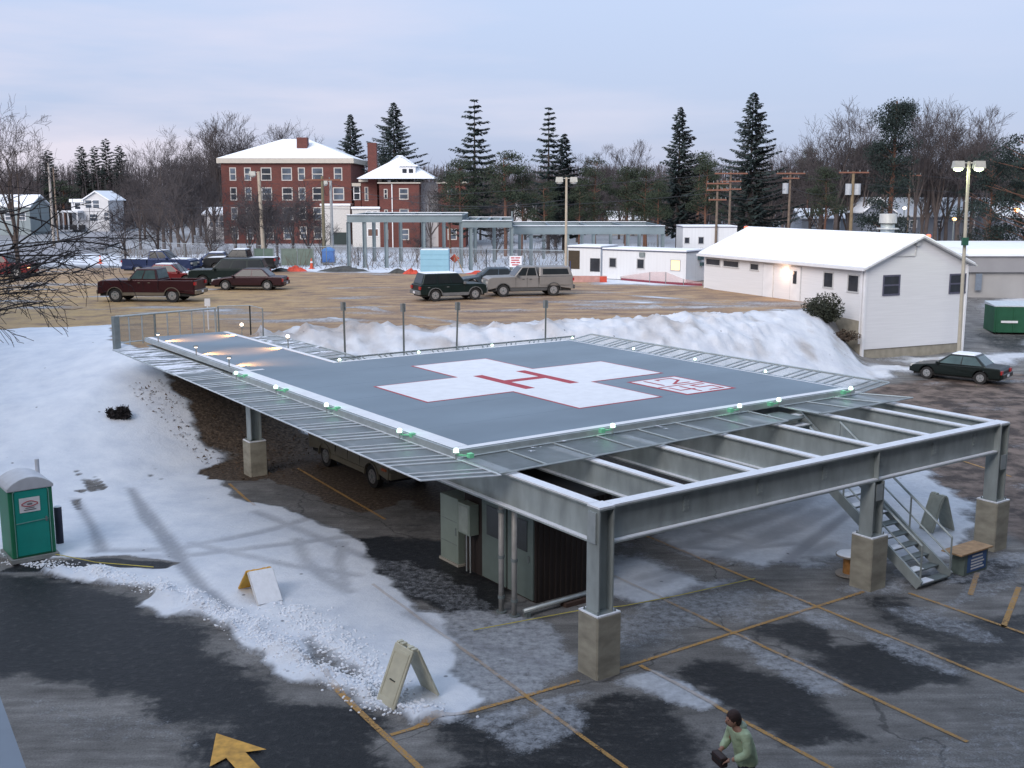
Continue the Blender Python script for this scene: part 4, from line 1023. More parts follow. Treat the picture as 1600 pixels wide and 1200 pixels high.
maroon = paint('maroon_car_paint', (.045, .010, .013)); tan = paint('tan_car_paint', (.20, .17, .13)); dgreen = paint('dark_green_car_paint', (.008, .018, .016)); blue = paint('dark_blue_car_paint', (.018, .035, .10)); blk = paint('black_car_paint', (.015, .018, .022)); redc = paint('red_car_paint', (.15, .010, .014)); silver = paint('silver_car_paint', (.34, .33, .33)); pewter = paint('pewter_car_paint', (.26, .245, .23)); wine = paint('wine_car_paint', (.035, .012, .016)); dgs = paint('bottle_green_car_paint', (.007, .013, .012))
vehicle('pickup_truck', 'maroon crew cab pickup truck with tan lower trim, nearest in the sandy lot', 'pickup truck', (239, 470), R(176), 'pickup', maroon, tan, L=5.9, Wd=2.0, H=1.95, wr=.40, gap=.42, glass=lightcg)
vehicle('sedan', 'dark wine red sedan parked nose left behind the maroon pickup', 'car', (392, 452), R(178), 'sedan', wine, L=4.7, Wd=1.8, H=1.40)
vehicle('suv', 'dark green long sport utility wagon behind the wine red sedan', 'suv', (360, 445), R(184), 'suv', dgreen, L=5.4, Wd=1.95, H=1.85, wr=.37, snow=0)
vehicle('pickup_truck', 'dark blue pickup truck facing right with snow in its bed', 'pickup truck', (252, 428), R(-4), 'pickup', blue, L=5.6, Wd=1.95, H=1.85, wr=.38, snow=2, gap=.36)
vehicle('sedan', 'red car dusted with snow, mostly hidden behind the maroon pickup', 'car', (268, 444), R(-6), 'sedan', redc, L=4.6, Wd=1.8, H=1.42, snow=2)
vehicle('pickup_truck', 'black pickup truck with a snow covered hood and roof', 'pickup truck', (378, 425), R(180), 'pickup', blk, L=5.8, Wd=1.95, H=1.85, wr=.38, snow=2, gap=.36)
vehicle('sedan', 'dark car with snowy hood parked behind the black pickup', 'car', (335, 421), R(186), 'sedan', blue, L=4.5, Wd=1.8, H=1.45, snow=2)
vehicle('suv', 'red sport utility vehicle with a lit headlight at the left edge', 'suv', (6, 432), R(-3), 'suv', redc, L=4.7, Wd=1.85, H=1.75, wr=.38, lit=True, snow=1)
vehicle('suv', 'boxy dark green off road wagon with grey trim facing away right', 'suv', (702, 468), R(24), 'suv', dgreen, mat('grey_trim', (.15, .15, .15), .6), L=4.25, Wd=1.75, H=1.63, wr=.36, snow=1, gap=.34)
vehicle('pickup_truck', 'silver tan pickup truck with a windowed cap over its bed', 'pickup truck', (824, 461), R(192), 'pickup', pewter, mat('dark_trim', (.07, .07, .07), .6), L=5.5, Wd=1.95, H=1.84, wr=.38, gap=.38, cap=True)
vehicle('sedan', 'dark blue grey car behind the silver pickup with the cap', 'car', (770, 451), R(188), 'sedan', paint('slate_car_paint', (.05, .07, .09)), L=4.6, Wd=1.8, H=1.42)
vehicle('sedan', 'dark green sedan with snow on its roof by the white building corner', 'car', (1499, 593), R(140), 'sedan', dgs, L=4.5, Wd=1.72, H=1.36, wr=.31, snow=1, glass=lightcg)
tr_ = vehicle('pickup_truck', 'tan pickup truck parked in the shade under the landing pad', 'pickup truck', None, PADA - R(90), 'pickup', mat('dusty_tan_paint', (.23, .21, .16), .4, .1, .1, 2), L=5.9, Wd=1.95, H=1.80, wr=.39, gap=.42, xy=UV(4.15, 12.15), z=0.0)
mk = MB(); mk.box(2.55, 2.85, -1.0, -.955, .74, .82); mk.box(2.55, 2.85, .955, 1.0, .74, .82); mk.build('marker_light', mat('amber_marker', (.5, .12, .03), .4), tr_)

# ------------------------------------------------------------------ buildings
def win(parent, c, wx, wz, d, nrm, frame=white, glass=glassd, fw=.07, mull=True, name='window', off=.03):
    """window on a wall: c centre, d unit vector along the wall, nrm outward"""
    c = Vector(c); d = Vector(d).normalized(); n = Vector(nrm).normalized(); z = Vector((0, 0, 1)); hx, hz = wx / 2, wz / 2
    f = MB()
    def slab(a0, a1, z0, z1, o0, o1):
        return f.hexa([c + d * a0 + z * z0 + n * o0, c + d * a1 + z * z0 + n * o0, c + d * a1 + z * z0 + n * o1, c + d * a0 + z * z0 + n * o1], [c + d * a0 + z * z1 + n * o0, c + d * a1 + z * z1 + n * o0, c + d * a1 + z * z1 + n * o1, c + d * a0 + z * z1 + n * o1])
    slab(-hx, hx, -hz, -hz + fw, .0, off + .02); slab(-hx, hx, hz - fw, hz, 0, off); slab(-hx, -hx + fw, -hz + fw, hz - fw, 0, off); slab(hx - fw, hx, -hz + fw, hz - fw, 0, off)
    if mull: slab(-hx + fw, hx - fw, -fw / 2, fw / 2, 0, off - .004)
    fo = f.build(name, frame, parent, fix=True)
    p = MB(); p.add([c + d * (-hx + fw) + z * (-hz + fw) + n * .008, c + d * (hx - fw) + z * (-hz + fw) + n * .008, c + d * (hx - fw) + z * (hz - fw) + n * .008, c + d * (-hx + fw) + z * (hz - fw) + n * .008], [(0, 1, 2, 3)])
    p.build('pane', glass, fo); return fo
litg = mat('lit_window_glass', (.9, .7, .4), .4, 0, 0, emit=(1, .62, .22), es=.9)
sid = mat('white_lap_siding', (.70, .70, .71), .65, 0, .04, 1.5, .3, 2.2, streak=(.3, .3, 9))
found = mat('tan_block_foundation', (.30, .275, .22), .9, 0, .15, 3)
roofw = mat('snowy_roof', (.84, .86, .89), .85, 0, .03, 1, .15, 5)

# white single storey building on the right
def white_building():
    A = Vector((*P(1354, 418, 5.42), 0)); Bq = Vector((*P(1101, 396, 5.42), 0)); dl = (Bq - A).normalized(); Lb = (Bq - A).length
    dg = Vector((-dl.y, dl.x, 0)); 
    if dg.x < 0: dg = -dg
    Wb = 7.4; rz = math.atan2(dl.y, dl.x)
    o = thing('white_building', 'long low white sided building with snowy roof right of the pad', 'building', (A.x, A.y, 0), rz)
    # local x along dl, local y: dg direction is -y or +y
    sy = 1 if (Matrix.Rotation(-rz, 3, 'Z') @ dg).y > 0 else -1
    Z0, ZE, ZR = .9, 5.42, 6.95
    ym = sy * Wb / 2; ye = sy * Wb
    w = MB(); w.add([(0, 0, Z0), (Lb, 0, Z0), (Lb, ye, Z0), (0, ye, Z0), (0, 0, ZE), (Lb, 0, ZE), (Lb, ye, ZE), (0, ye, ZE), (0, ym, ZR), (Lb, ym, ZR)],
                    [(0, 1, 5, 4), (1, 2, 6, 9, 5), (2, 3, 7, 6), (3, 0, 4, 8, 7), (0, 3, 2, 1), (4, 5, 9, 8), (6, 7, 8, 9)])
    wl = w.build('wall', sid, o, fix=True)
    # stepped siding base above the foundation slope on the long side
    f = MB(); f.hexa([(0.06, sy * .05, -.6), (Lb - .06, sy * .05, -.6), (Lb - .06, ye - sy * .05, -.6), (.06, ye - sy * .05, -.6)], [(0.06, sy * .05, Z0), (Lb - .06, sy * .05, Z0), (Lb - .06, ye - sy * .05, Z0), (.06, ye - sy * .05, Z0)]); f.build('foundation', found, o, fix=True)
    f = MB(); f.add([(.25, -sy * .02, .3), (5.6, -sy * .02, .3), (5.6, -sy * .02, 2.3), (.25, -sy * .02, 3.1)], [(0, 1, 2, 3)]); f = MB()
    f.hexa([(.12, -sy * .03, .2), (Lb * .99, -sy * .03, 2.3), (Lb * .99, sy * .02, 2.3), (.12, sy * .02, .2)], [(.12, -sy * .03, 2.45), (Lb * .99, -sy * .03, 3.15), (Lb * .99, sy * .02, 3.15), (.12, sy * .02, 2.45)]); f.build('foundation', found, o, fix=True)
    MB().box(-.05, .10, *sorted((-sy * .07, sy * .08)), Z0 - .4, ZE).build('corner_board', white, o)
    MB().box(-.05, .10, *sorted((ye - sy * .08, ye + sy * .05)), Z0 - .9, ZE).build('corner_board', white, o)
    r = MB(); ov = .35; th = .10; sl = (ZR - ZE) / (Wb / 2)
    for s0 in (0, 1):
        ya = -sy * ov if s0 == 0 else ye + sy * ov; za = ZE - sl * ov + .03
        r.hexa([(-ov, ya, za), (Lb + ov, ya, za), (Lb + ov, ym, ZR + .03), (-ov, ym, ZR + .03)], [(-ov, ya, za + th), (Lb + ov, ya, za + th), (Lb + ov, ym, ZR + .03 + th), (-ov, ym, ZR + .03 + th)])
    ro = r.build('roof', mat('white_fascia', (.60, .60, .60), .6), o, fix=True)
    r = MB(); g = .05
    for s0 in (0, 1):
        ya = -sy * (ov - g) if s0 == 0 else ye + sy * (ov - g); za = ZE - sl * (ov - g) + .03 + th + .004
        r.hexa([(-ov + g, ya, za), (Lb + ov - g, ya, za), (Lb + ov - g, ym, ZR + .034 + th), (-ov + g, ym, ZR + .034 + th)], [(-ov + g + .03, ya + sy * .04 * (1 if s0 == 0 else -1), za + .08), (Lb + ov - g, ya + sy * .04 * (1 if s0 == 0 else -1), za + .08), (Lb + ov - g, ym, ZR + .12 + th), (-ov + g + .03, ym, ZR + .12 + th)])
    r.build('roof_snow', roofw, ro, fix=True)
    gt = MB(); gt.box(-.3, Lb + .3, *sorted((-sy * .36, -sy * .46)), ZE - sl * ov - .02, ZE - sl * ov + .12); gt.build('gutter', white, ro)
    gt = MB(); gt.box(.16, .24, *sorted((-sy * .03, -sy * .11)), 1.2, ZE - sl * ov); gt.build('downspout', white, o)
    def along(px, py, zz):            # distance along the long wall of a pixel column
        q = Vector(ray(px, py)); # intersect vertical wall plane
        nrm = dg; t = nrm.dot(A) / nrm.dot(Vector((q.x, q.y, 0))); h = Vector((q.x * t, q.y * t, 0)); return (h - A).dot(dl), CAM_H + q.z * t
    nf = (0, -sy, 0)
    for (x0, x1, y0, y1, mu) in ((1103, 1126, 402, 417, False), (1130, 1155, 405, 420, False), (1172, 1186, 410, 424, False), (1287, 1302, 423, 452, False), (1325, 1342, 427, 459, False)):
        a0, zt = along(x0, y0, 0); a1, zb = along(x1, y1, 0); zc = (zt + zb) / 2 
        win(o, ((a0 + a1) / 2, -sy * .0, zc), abs(a0 - a1), max(.5, abs(zt - zb) * .97), (1, 0, 0), nf, mat('pale_frame', (.5, .5, .5), .6), fw=.08, mull=False)
    a0, _ = along(1193, 440, 0); a1, _ = along(1208, 440, 0); dr = MB().box(min(a0, a1), max(a0, a1), *sorted((-sy * .05, sy * .02)), 3.02, 5.08).build('door', white, o)
    MB().box(min(a0, a1) - .06, max(a0, a1) + .06, *sorted((-sy * .03, sy * .01)), 3.0, 5.14).build('door_frame', mat('door_frame_grey', (.5, .5, .5), .6), o)
    a0, _ = along(1236, 440, 0); a1, _ = along(1251, 440, 0); dr = MB().box(min(a0, a1), max(a0, a1), *sorted((-sy * .05, sy * .02)), 3.02, 5.08).build('door', white, o)
    m_ = (a0 + a1) / 2; MB().box(m_ - .12, m_ + .2, *sorted((-sy * .07, -sy * .051)), 4.1, 4.85).build('door_window', glassd, dr)
    MB().box(min(a0, a1) - .06, max(a0, a1) + .06, *sorted((-sy * .03, sy * .01)), 3.0, 5.14).build('door_frame', MATS['door_frame_grey'], o)
    al, zl = along(1228, 424, 0)
    wlp = MB().box(al - .12, al + .12, *sorted((-sy * .18, -sy * .02)), zl - .22, zl + .1).build('wall_lamp', mat('lit_wall_lamp', (1, .8, .6), .4, 0, 0, emit=(1, .72, .5), es=6), o)
    lamp('POINT', 'wall_lamp_glow', (al, -sy * .55, zl - .1), 22, (1, .62, .42), o, .15)
    # gable windows and trim
    gw = []
    for (x0, x1, y0, y1) in ((1380, 1405, 430, 461), (1484, 1508, 428, 458)):
        q = Vector(ray(x0, y0)); t = dl.dot(A) / dl.dot(Vector((q.x, q.y, 0))); h0 = (Vector((q.x * t, q.y * t, 0)) - A).dot(dg); z0 = CAM_H + q.z * t
        q = Vector(ray(x1, y1)); t = dl.dot(A) / dl.dot(Vector((q.x, q.y, 0))); h1 = (Vector((q.x * t, q.y * t, 0)) - A).dot(dg); z1 = CAM_H + q.z * t
        win(o, (0, sy * (h0 + h1) / 2, (z0 + z1) / 2), abs(h1 - h0), abs(z0 - z1), (0, 1, 0), (-1, 0, 0), mat('dark_frame', (.09, .09, .13), .5), fw=.09, mull=True)
    g_ = MB(); g_.bar((-.03, sy * 1.6, ZE + .55), (-.03, sy * 3.4, ZE + .55), .04, .03); g_.bar((-.03, sy * 3.4, ZE + .55), (-.03, sy * 3.5, ZR - .35), .04, .03); g_.box(-.16, -.02, *sorted((sy * 3.35, sy * 3.62)), ZR - .42, ZR - .22); g_.build('gable_conduit', MATS['door_frame_grey'], o)
    # roof vent behind the ridge
    vx, vy = 4.3, ym + sy * 1.6
    v = thing('roof_vent', 'round stacked metal roof vent on the white building', 'roof vent', o.matrix_basis @ Vector((vx, vy, 6.75)), rz)
    m = MB(); m.tube((0, 0, 0), (0, 0, .85), .40, n=18); m.build('vent_pipe', galvl, v, True)
    m = MB(); m.tube((0, 0, .55), (0, 0, .62), .66, .62, n=20); m.tube((0, 0, .9), (0, 0, 1.45), .52, .50, n=20); m.build('vent_cowl', mat('pale_vent_metal', (.5, .5, .48), .5, .2, .1, 3), v)
    # wooden entrance deck
    stp = thing('wooden_steps', 'brown wooden entrance steps at the doors of the white building', 'steps', o.matrix_basis @ Vector((0, 0, 0)), rz)
    a0, _ = along(1178, 460, 0); a1, _ = along(1245, 466, 0)
    wd = mat('brown_deck_wood', (.10, .065, .045), .9, 0, .3, 6); m = MB(); ys = lambda a, b: sorted((-sy * a, -sy * b))
    m.box(min(a0, a1), max(a0, a1), *ys(.1, 1.3), 2.86, 2.95); m.build('platform', wd, stp)
    for k in range(3): MB().box(min(a0, a1) + .3, min(a0, a1) + 1.9, *ys(1.35 + .28 * k, 1.62 + .28 * k), 2.70 - .17 * k, 2.76 - .17 * k).build('step', wd, stp)
    m = MB()
    for q in np.linspace(min(a0, a1) + .1, max(a0, a1) - .1, 4):
        for yq in (.15, 1.2): m.box(q - .05, q + .05, *ys(yq, yq + .1), 2.0, 2.859)
    m.build('post', wd, stp)
    return o, A, dl, dg, sy
wb, WA, WDL, WDG, WSY = white_building()

# office trailers
def trailer(label, p0, p1, z0, z1, depth, wins, lit=None, ac=True, name='office_trailer'):
    A = Vector((*p0, 0)); B = Vector((*p1, 0)); d = (B - A).normalized(); L = (B - A).length; rz = math.atan2(d.y, d.x)
    o = thing(name, label, 'trailer', (A.x, A.y, 0), rz)
    MB().box(0, L, 0, depth, z0 + .15, z1).build('wall', mat('white_trailer_siding', (.66, .67, .68), .55, 0, .04, 1, .25, 3, streak=(6, 6, .2)), o)
    MB().box(.1, L - .1, .1, depth - .1, z0 - .5, z0 + .149).build('skirting', mat('grey_skirting', (.3, .3, .3), .8), o)
    r = MB().box(-.06, L + .06, -.06, depth + .06, z1 + .001, z1 + .08).build('roof', mat('dark_trailer_edge', (.10, .11, .16), .6), o)
    MB().box(-.02, L + .02, -.02, depth + .02, z1 + .081, z1 + .17).build('roof_snow', roofw, r)
    for i, (t, w_, h_, zc) in enumerate(wins):
        win(o, (t * L, 0, z0 + zc), w_, h_, (1, 0, 0), (0, -1, 0), mat('window_trim', (.42, .42, .42), .6), litg if lit == i else glassd, .06, False)
    return o, L
q0, q1 = P(941, 438, 3.0), P(1071, 445, 3.0)
tr1, L1 = trailer('long white site office trailer with one lit yellow window', q0, q1, 3.0, 5.25, 3.0, [(.13, .65, .75, 1.35), (.47, .65, .75, 1.35), (.88, .80, .80, 1.35)], 2)
m = MB(); m.box(L1 * .49 - .22, L1 * .49 + .22, -.12, -.002, 4.85, 5.18); m.build('air_conditioner', galvd, tr1)
for (yy_, zz_, s) in ((2.1, 4.85, .3), (2.35, 4.35, .2)): MB().box(L1 + .002, L1 + .2, yy_ - s, yy_ + s, zz_ - s * .6, zz_ + s * .6).build('end_ac_unit', mat('teal_dark_box', (.03, .07, .08), .5), tr1)  # unlit air conditioner units on the end wall
q0, q1 = P(887, 434, 3.0), P(938, 436, 3.0)
tr2, L2 = trailer('white trailer with an open dark doorway behind the blue banner', q0, q1, 3.0, 5.3, 3.2, [])
MB().box(.05, 1.0, -.03, -.004, 3.7, 5.1).build('doorway', mat('dark_opening', (.05, .035, .02), .8), tr2); MB().box(L2 - .85, L2 - .05, -.03, -.004, 3.55, 4.55).build('side_window', glassd, tr2)
bx, by = P(890, 434, 3.0)
bn = thing('banner', 'dark blue banner with white lettering hung on the site trailer', 'banner', (bx, by - .12, 0), 0)
MB().box(0, 1.9, -.02, 0, 3.35, 4.30).build('cloth', mat('blue_banner', (.025, .06, .20), .6), bn)
m = MB()
for i, ln in enumerate((.6, 1.0, .9, .5)): m.box(.12, .12 + ln, -.026, -.021, 4.12 - i * .17, 4.17 - i * .17)
m.prismy([(1.3, 3.42), (1.75, 3.42), (1.85, 3.75), (1.65, 4.0), (1.5, 3.75), (1.32, 3.6)], -.026, -.021); m.build('banner_lettering', white, bn)
q0, q1 = P(1066, 402, 3.0), P(1150, 402, 3.0)
trailer('further white trailer beyond the roof of the white building', q0, q1, 3.0, 6.0, 4.5, [(.08, .55, .65, 1.7), (.34, .6, .75, 1.7)], None)

# red brick buildings
def brick_mat():
    m = bpy.data.materials.new('red_brick'); m.use_nodes = True; t = m.node_tree; b = t.nodes['Principled BSDF']; b.inputs['Roughness'].default_value = .9
    co = N(t, 'ShaderNodeTexCoord'); mpn = N(t, 'ShaderNodeMapping'); mpn.inputs['Rotation'].default_value = (R(90), 0, 0); br = N(t, 'ShaderNodeTexBrick')
    br.inputs['Scale'].default_value = 1; br.inputs['Brick Width'].default_value = .3; br.inputs['Row Height'].default_value = .1; br.inputs['Mortar Size'].default_value = .012
    br.inputs['Color1'].default_value = (.165, .034, .026, 1); br.inputs['Color2'].default_value = (.115, .024, .020, 1); br.inputs['Mortar'].default_value = (.20, .12, .10, 1)
    n = N(t, 'ShaderNodeTexNoise'); n.inputs['Scale'].default_value = .5; mixn = N(t, 'ShaderNodeMix', data_type='RGBA', blend_type='MULTIPLY'); mixn.inputs[0].default_value = .5
    t.links.new(co.outputs['Object'], mpn.inputs[0]); t.links.new(mpn.outputs[0], br.inputs['Vector']); t.links.new(co.outputs['Object'], n.inputs['Vector'])
    t.links.new(br.outputs[0], mixn.inputs[6]); t.links.new(n.outputs[0], mixn.inputs[7]); t.links.new(mixn.outputs[2], b.inputs['Base Color']); return m
brick = brick_mat(); cream2 = mat('cream_cornice', (.46, .42, .36), .7, 0, .06, 2); skyglass = mat('sky_reflecting_glass', (.10, .12, .15), .1, 0, .5, .6)
def hip(parent, x0, x1, y0, y1, ze, zr, inset, name='roof', ov=.7):
    X0, X1, Y0, Y1 = x0 - ov, x1 + ov, y0 - ov, y1 + ov; ym = (y0 + y1) / 2
    vs = [(X0, Y0, ze), (X1, Y0, ze), (X1, Y1, ze), (X0, Y1, ze), (x0 + inset, ym, zr), (x1 - inset, ym, zr)]
    r = MB(); r.add(vs, [(0, 1, 5, 4), (1, 2, 5), (2, 3, 4, 5), (3, 0, 4), (3, 2, 1, 0)]); return r.build(name, roofw, parent, fix=True)
YB = 160.0
def zp(y, Y=YB): return Zat(y, Y)
x0, x1 = D(347, YB), D(549, YB)
bb = thing('brick_building', 'large three storey red brick building with snowy hip roof and cream cornice', 'building', (0, YB, 0), 0)
ze = zp(255)
MB().box(x0, x1, 0, 15, 0, ze).build('wall', brick, bb)
MB().box(x0 - .5, x1 + .5, -.5, 15.5, ze + .002, ze + .7).build('cornice', cream2, bb)
ro = hip(bb, x0, x1, 0, 15, ze + .705, zp(217, YB + 7), 7.4, ov=.45)
cxx = D(475, YB + 4); MB().box(cxx - .75, cxx + .75, 3.5, 5, ze + 2, zp(215, YB + 4)).build('chimney', brick, ro)
for r_, yy_ in enumerate((272, 303, 334, 364)):
    for (pxx, ww) in ((365, .95), (388, .95), (417, 1.5), (449, 1.5), (472, 1.0), (497, 1.6), (529, 1.2 if r_ != 1 else 1.6)):
        if r_ >= 2 and pxx > 505: continue
        win(bb, (D(pxx, YB), 0, zp(yy_)), ww, 1.85, (1, 0, 0), (0, -1, 0), mat('cream_sash', (.50, .47, .43), .6), skyglass if (pxx + r_) % 3 else glassd, .12)
MB().box(D(506, YB), D(551, YB), -3.0, -.01, 1.5, zp(321)).build('white_annex', mat('white_annex_paint', (.55, .54, .52), .7), bb)
MB().box(D(505, YB), D(552, YB), -3.15, -.01, zp(321) + .01, zp(318)).build('annex_roof', roofw, bb)
MB().box(D(519, YB), D(549, YB), -3.05, -3.005, 1.5, zp(362)).build('loading_opening', mat('dark_loading_door', (.02, .035, .035), .7), bb)
# linked wing and second building
Y2 = 150.0; z2 = lambda y: Zat(y, Y2)
b2 = thing('brick_building', 'second red brick building with a dormer in its snowy hip roof', 'building', (0, Y2, 0), 0)
MB().box(D(560, Y2), D(600, Y2), 3, 14, 0, z2(284)).build('wall', brick, b2)
MB().box(D(594, Y2), D(656, Y2), -1, 9, 0, z2(287)).build('wall', brick, b2)
MB().box(D(656, Y2) + .01, D(684, Y2), 2, 9, 0, z2(285)).build('white_wing', mat('white_wing_paint', (.56, .56, .57), .7, 0, .05, 1), b2)
MB().box(D(684, Y2) + .02, D(727, Y2), 0, 9, 0, z2(287)).build('wall', brick, b2)
MB().box(D(684, Y2) - .2, D(727, Y2) + .2, -.3, 9.2, z2(287) + .01, z2(284)).build('cornice', cream2, b2)
MB().box(D(594, Y2) - .2, D(656, Y2) + .2, -1.3, 2.2, z2(287) + .01, z2(285)).build('cornice', cream2, b2)
MB().box(D(560, Y2) - .3, D(593, Y2), 2.6, 14.2, z2(284) + .01, z2(280)).build('cornice', cream2, b2)
ro = hip(b2, D(568, Y2), D(673, Y2), -.8, 9.5, z2(284) + .4, z2(241), 4.9)
dm = MB(); dx0, dx1 = D(626, Y2), D(650, Y2); dm.box(dx0, dx1, -.3, 3.5, z2(284) + .5, z2(260)); dmo = dm.build('dormer', white, b2)
MB().prism([(dx0 - .3, -.6), (dx1 + .3, -.6), (dx1 + .3, 3.6), (dx0 - .3, 3.6)], z2(260) + .01, z2(258)).build('dormer_roof', roofw, dmo)
for pxx in (633, 643): win(b2, (D(pxx, Y2), -.3, z2(271)), .75, 1.35, (1, 0, 0), (0, -1, 0), white, glassd, .08)
chx = D(579.5, Y2); MB().box(chx - .6, chx + .6, 2, 3.2, 0, z2(222)).build('chimney', brick, b2)
for yy_ in (303, 335, 366):
    win(b2, (D(632, Y2), -1, z2(yy_)), 1.25, 1.5, (1, 0, 0), (0, -1, 0), MATS['cream_sash'], skyglass, .12)
    win(b2, (D(706, Y2), 0, z2(yy_)), 1.25, 1.5, (1, 0, 0), (0, -1, 0), MATS['cream_sash'], skyglass, .12)
    win(b2, (D(604, Y2), -1, z2(yy_)), .5, 1.3, (1, 0, 0), (0, -1, 0), MATS['cream_sash'], glassd, .1)
for pxx in (568, 575, 583): win(b2, (D(pxx, Y2), 3, z2(303)), .5, 1.9, (1, 0, 0), (0, -1, 0), MATS['cream_sash'], skyglass, .1)
MB().box(D(613, Y2), D(614.5, Y2), -1.1, -1.01, 1, z2(287)).build('downpipe', white, b2)
ln = thing('link_building', 'narrow brick and white link between the two brick buildings', 'building', (0, 155, 0), 0)
MB().box(D(552, 155), D(562, 155), 1, 8, 0, Zat(291, 155)).build('wall', brick, ln); MB().box(D(549, 155), D(563, 155), .6, 8, Zat(291, 155) + .01, Zat(286, 155)).build('cornice', cream2, ln)
win(ln, (D(556, 155), 1, Zat(302, 155)), .95, 1.9, (1, 0, 0), (0, -1, 0), white, glassd, .1)
MB().box(D(551, 150), D(594, 150), -6, -3, 0, Zat(326, 150)).build('porch', MATS['white_annex_paint'], ln); MB().box(D(550, 150), D(595, 150), -6.3, -3, Zat(326, 150) + .01, Zat(323, 150)).build('porch_roof', roofw, ln)
for pxx in (577, 587): win(ln, (D(pxx, 150), -6, Zat(334, 150)), .7, .8, (1, 0, 0), (0, -1, 0), white, glassd, .08, False)
win(ln, (D(583, 150), -6, Zat(363, 150)), 1.5, 1.1, (1, 0, 0), (0, -1, 0), white, mat('brown_glass', (.12, .06, .04), .4), .1, False)

def house(label, pxl, pxr, ybase, yeave, yridge, Y, wall, gable_front=True, wins=(), depth=8, porch=None, name='house', roofm=None, cat='house'):
    x0, x1 = D(pxl, Y), D(pxr, Y); zb = Zat(ybase, Y); ze = Zat(yeave, Y); zr = Zat(yridge, Y); o = thing(name, label, cat, (0, Y, 0), 0); roofm = roofm or roofw
    if gable_front:
        xm = (x0 + x1) / 2; w = MB(); w.prismy([(x0, zb - 2), (x1, zb - 2), (x1, ze), (xm, zr), (x0, ze)], 0, depth); w.build('wall', wall, o, fix=True)
        r = MB(); k = .4; sl = (zr - ze) / (xm - x0)
        for s in (-1, 1):
            xe = x0 - k if s < 0 else x1 + k; zz = ze - sl * k
            r.hexa([(xe, -k, zz + .02), (xm, -k, zr + .02), (xm, depth + k, zr + .02), (xe, depth + k, zz + .02)], [(xe, -k, zz + .22), (xm, -k, zr + .25), (xm, depth + k, zr + .25), (xe, depth + k, zz + .22)])
        r.build('roof', roofm, o, fix=True)
    else:
        w = MB(); w.box(x0, x1, 0, depth, zb - 2, ze); ym = depth / 2; w.add([(x0, 0, ze), (x0, depth, ze), (x0, ym, zr), (x1, 0, ze), (x1, depth, ze), (x1, ym, zr)], [(0, 1, 2), (3, 5, 4)]); w.build('wall', wall, o)
        r = MB(); k = .4
        for s in (0, 1):
            ye = -k if s == 0 else depth + k; r.hexa([(x0 - k, ye, ze - .2), (x1 + k, ye, ze - .2), (x1 + k, ym, zr + .02), (x0 - k, ym, zr + .02)], [(x0 - k, ye, ze + .0), (x1 + k, ye, ze + .0), (x1 + k, ym, zr + .22), (x0 - k, ym, zr + .22)])
        r.build('roof', roofm, o, fix=True)
    for (px2, py2, ww, hh) in wins: win(o, (D(px2, Y), 0, Zat(py2, Y)), ww, hh, (1, 0, 0), (0, -1, 0), white, skyglass, .1)
    return o, x0, x1, zb
whs = mat('white_house_paint', (.60, .60, .61), .7, 0, .05, 1); grs = mat('grey_house_siding', (.20, .22, .26), .8, 0, .1, 1)
h1, a_, b_, zb_ = house('white two storey house at the top of the far road', 130, 168, 354, 312, 300, 205, whs, True, [(137, 319, 1.3, 1.6), (149, 319, 1.3, 1.6), (144, 340, 1.6, 1.4), (164, 338, 1.0, 1.6)])
MB().box(D(110, 205), a_ - .01, 0, 7, zb_ - 1, Zat(316, 205)).build('wing', whs, h1); MB().box(D(108, 205), a_ - .02, -.3, 7.3, Zat(316, 205) + .01, Zat(311, 205)).build('wing_roof', roofw, h1)
win(h1, (D(120, 205), 0, Zat(322, 205)), 1.2, 1.3, (1, 0, 0), (0, -1, 0), white, glassd, .1)
pm = MB(); pm.box(D(95, 205), D(128, 205), -2.5, 0, Zat(332, 205), Zat(329, 205)); pm.build('porch_roof', roofw, h1)
pm = MB()
for q in (97, 104, 112, 126): pm.box(D(q, 205) - .12, D(q, 205) + .12, -2.4, -2.2, zb_ - .5, Zat(332, 205))
pm.build('porch_post', whs, h1); MB().box(D(98, 205), a_, -2.3, -.02, zb_ - .5, zb_ + .3).build('porch_floor', mat('dark_porch', (.05, .045, .045), .8), h1)
house('pale green edged white house at the far left behind branches', -30, 44, 356, 322, 306, 190, mat('pale_blue_siding', (.22, .26, .27), .8, 0, .06, 1), False, [(10, 338, 1.2, 1.4), (32, 338, 1.2, 1.4)])
house('small white house left of the brick building among bare trees', 318, 349, 382, 334, 326, 172, whs, False, [(330, 346, 1.0, 1.9), (337, 346, 1.0, 1.9), (344, 346, 1.0, 1.9)])
house('white house half hidden by trees beyond the steel frames', 803, 838, 338, 310, 296, 200, whs, True, [(812, 322, 1.0, 1.4), (826, 322, 1.0, 1.4)])
house('low house with snowy roof seen through the trees, centre', 955, 1010, 352, 342, 332, 190, mat('tan_siding', (.28, .24, .20), .8, 0, .1, 1), False, [(968, 347, 1.0, .8)])
house('grey gabled house with snowy roof left of the lit lamp post', 1352, 1398, 372, 330, 311, 150, grs, True, [(1372, 345, 1.0, 1.2)])
house('long grey house under a snowy roof behind the lit lamp post', 1400, 1562, 366, 337, 311, 158, grs, False, [(1430, 350, 1.1, 1.1), (1470, 350, 1.1, 1.1), (1520, 350, 1.1, 1.1)])
house('pale house behind bare trees beyond the white building', 1255, 1345, 362, 340, 328, 175, mat('blue_grey_siding', (.26, .29, .33), .8, 0, .08, 1), False, [(1275, 350, 1.1, 1.1), (1310, 350, 1.1, 1.1)])
house('house at the right edge with a snow covered roof', 1566, 1680, 372, 338, 318, 150, grs, False, [])
lb = thing('low_building', 'long low tan grey building with snowy flat roof at the right', 'building', (0, 82, 0), 0)
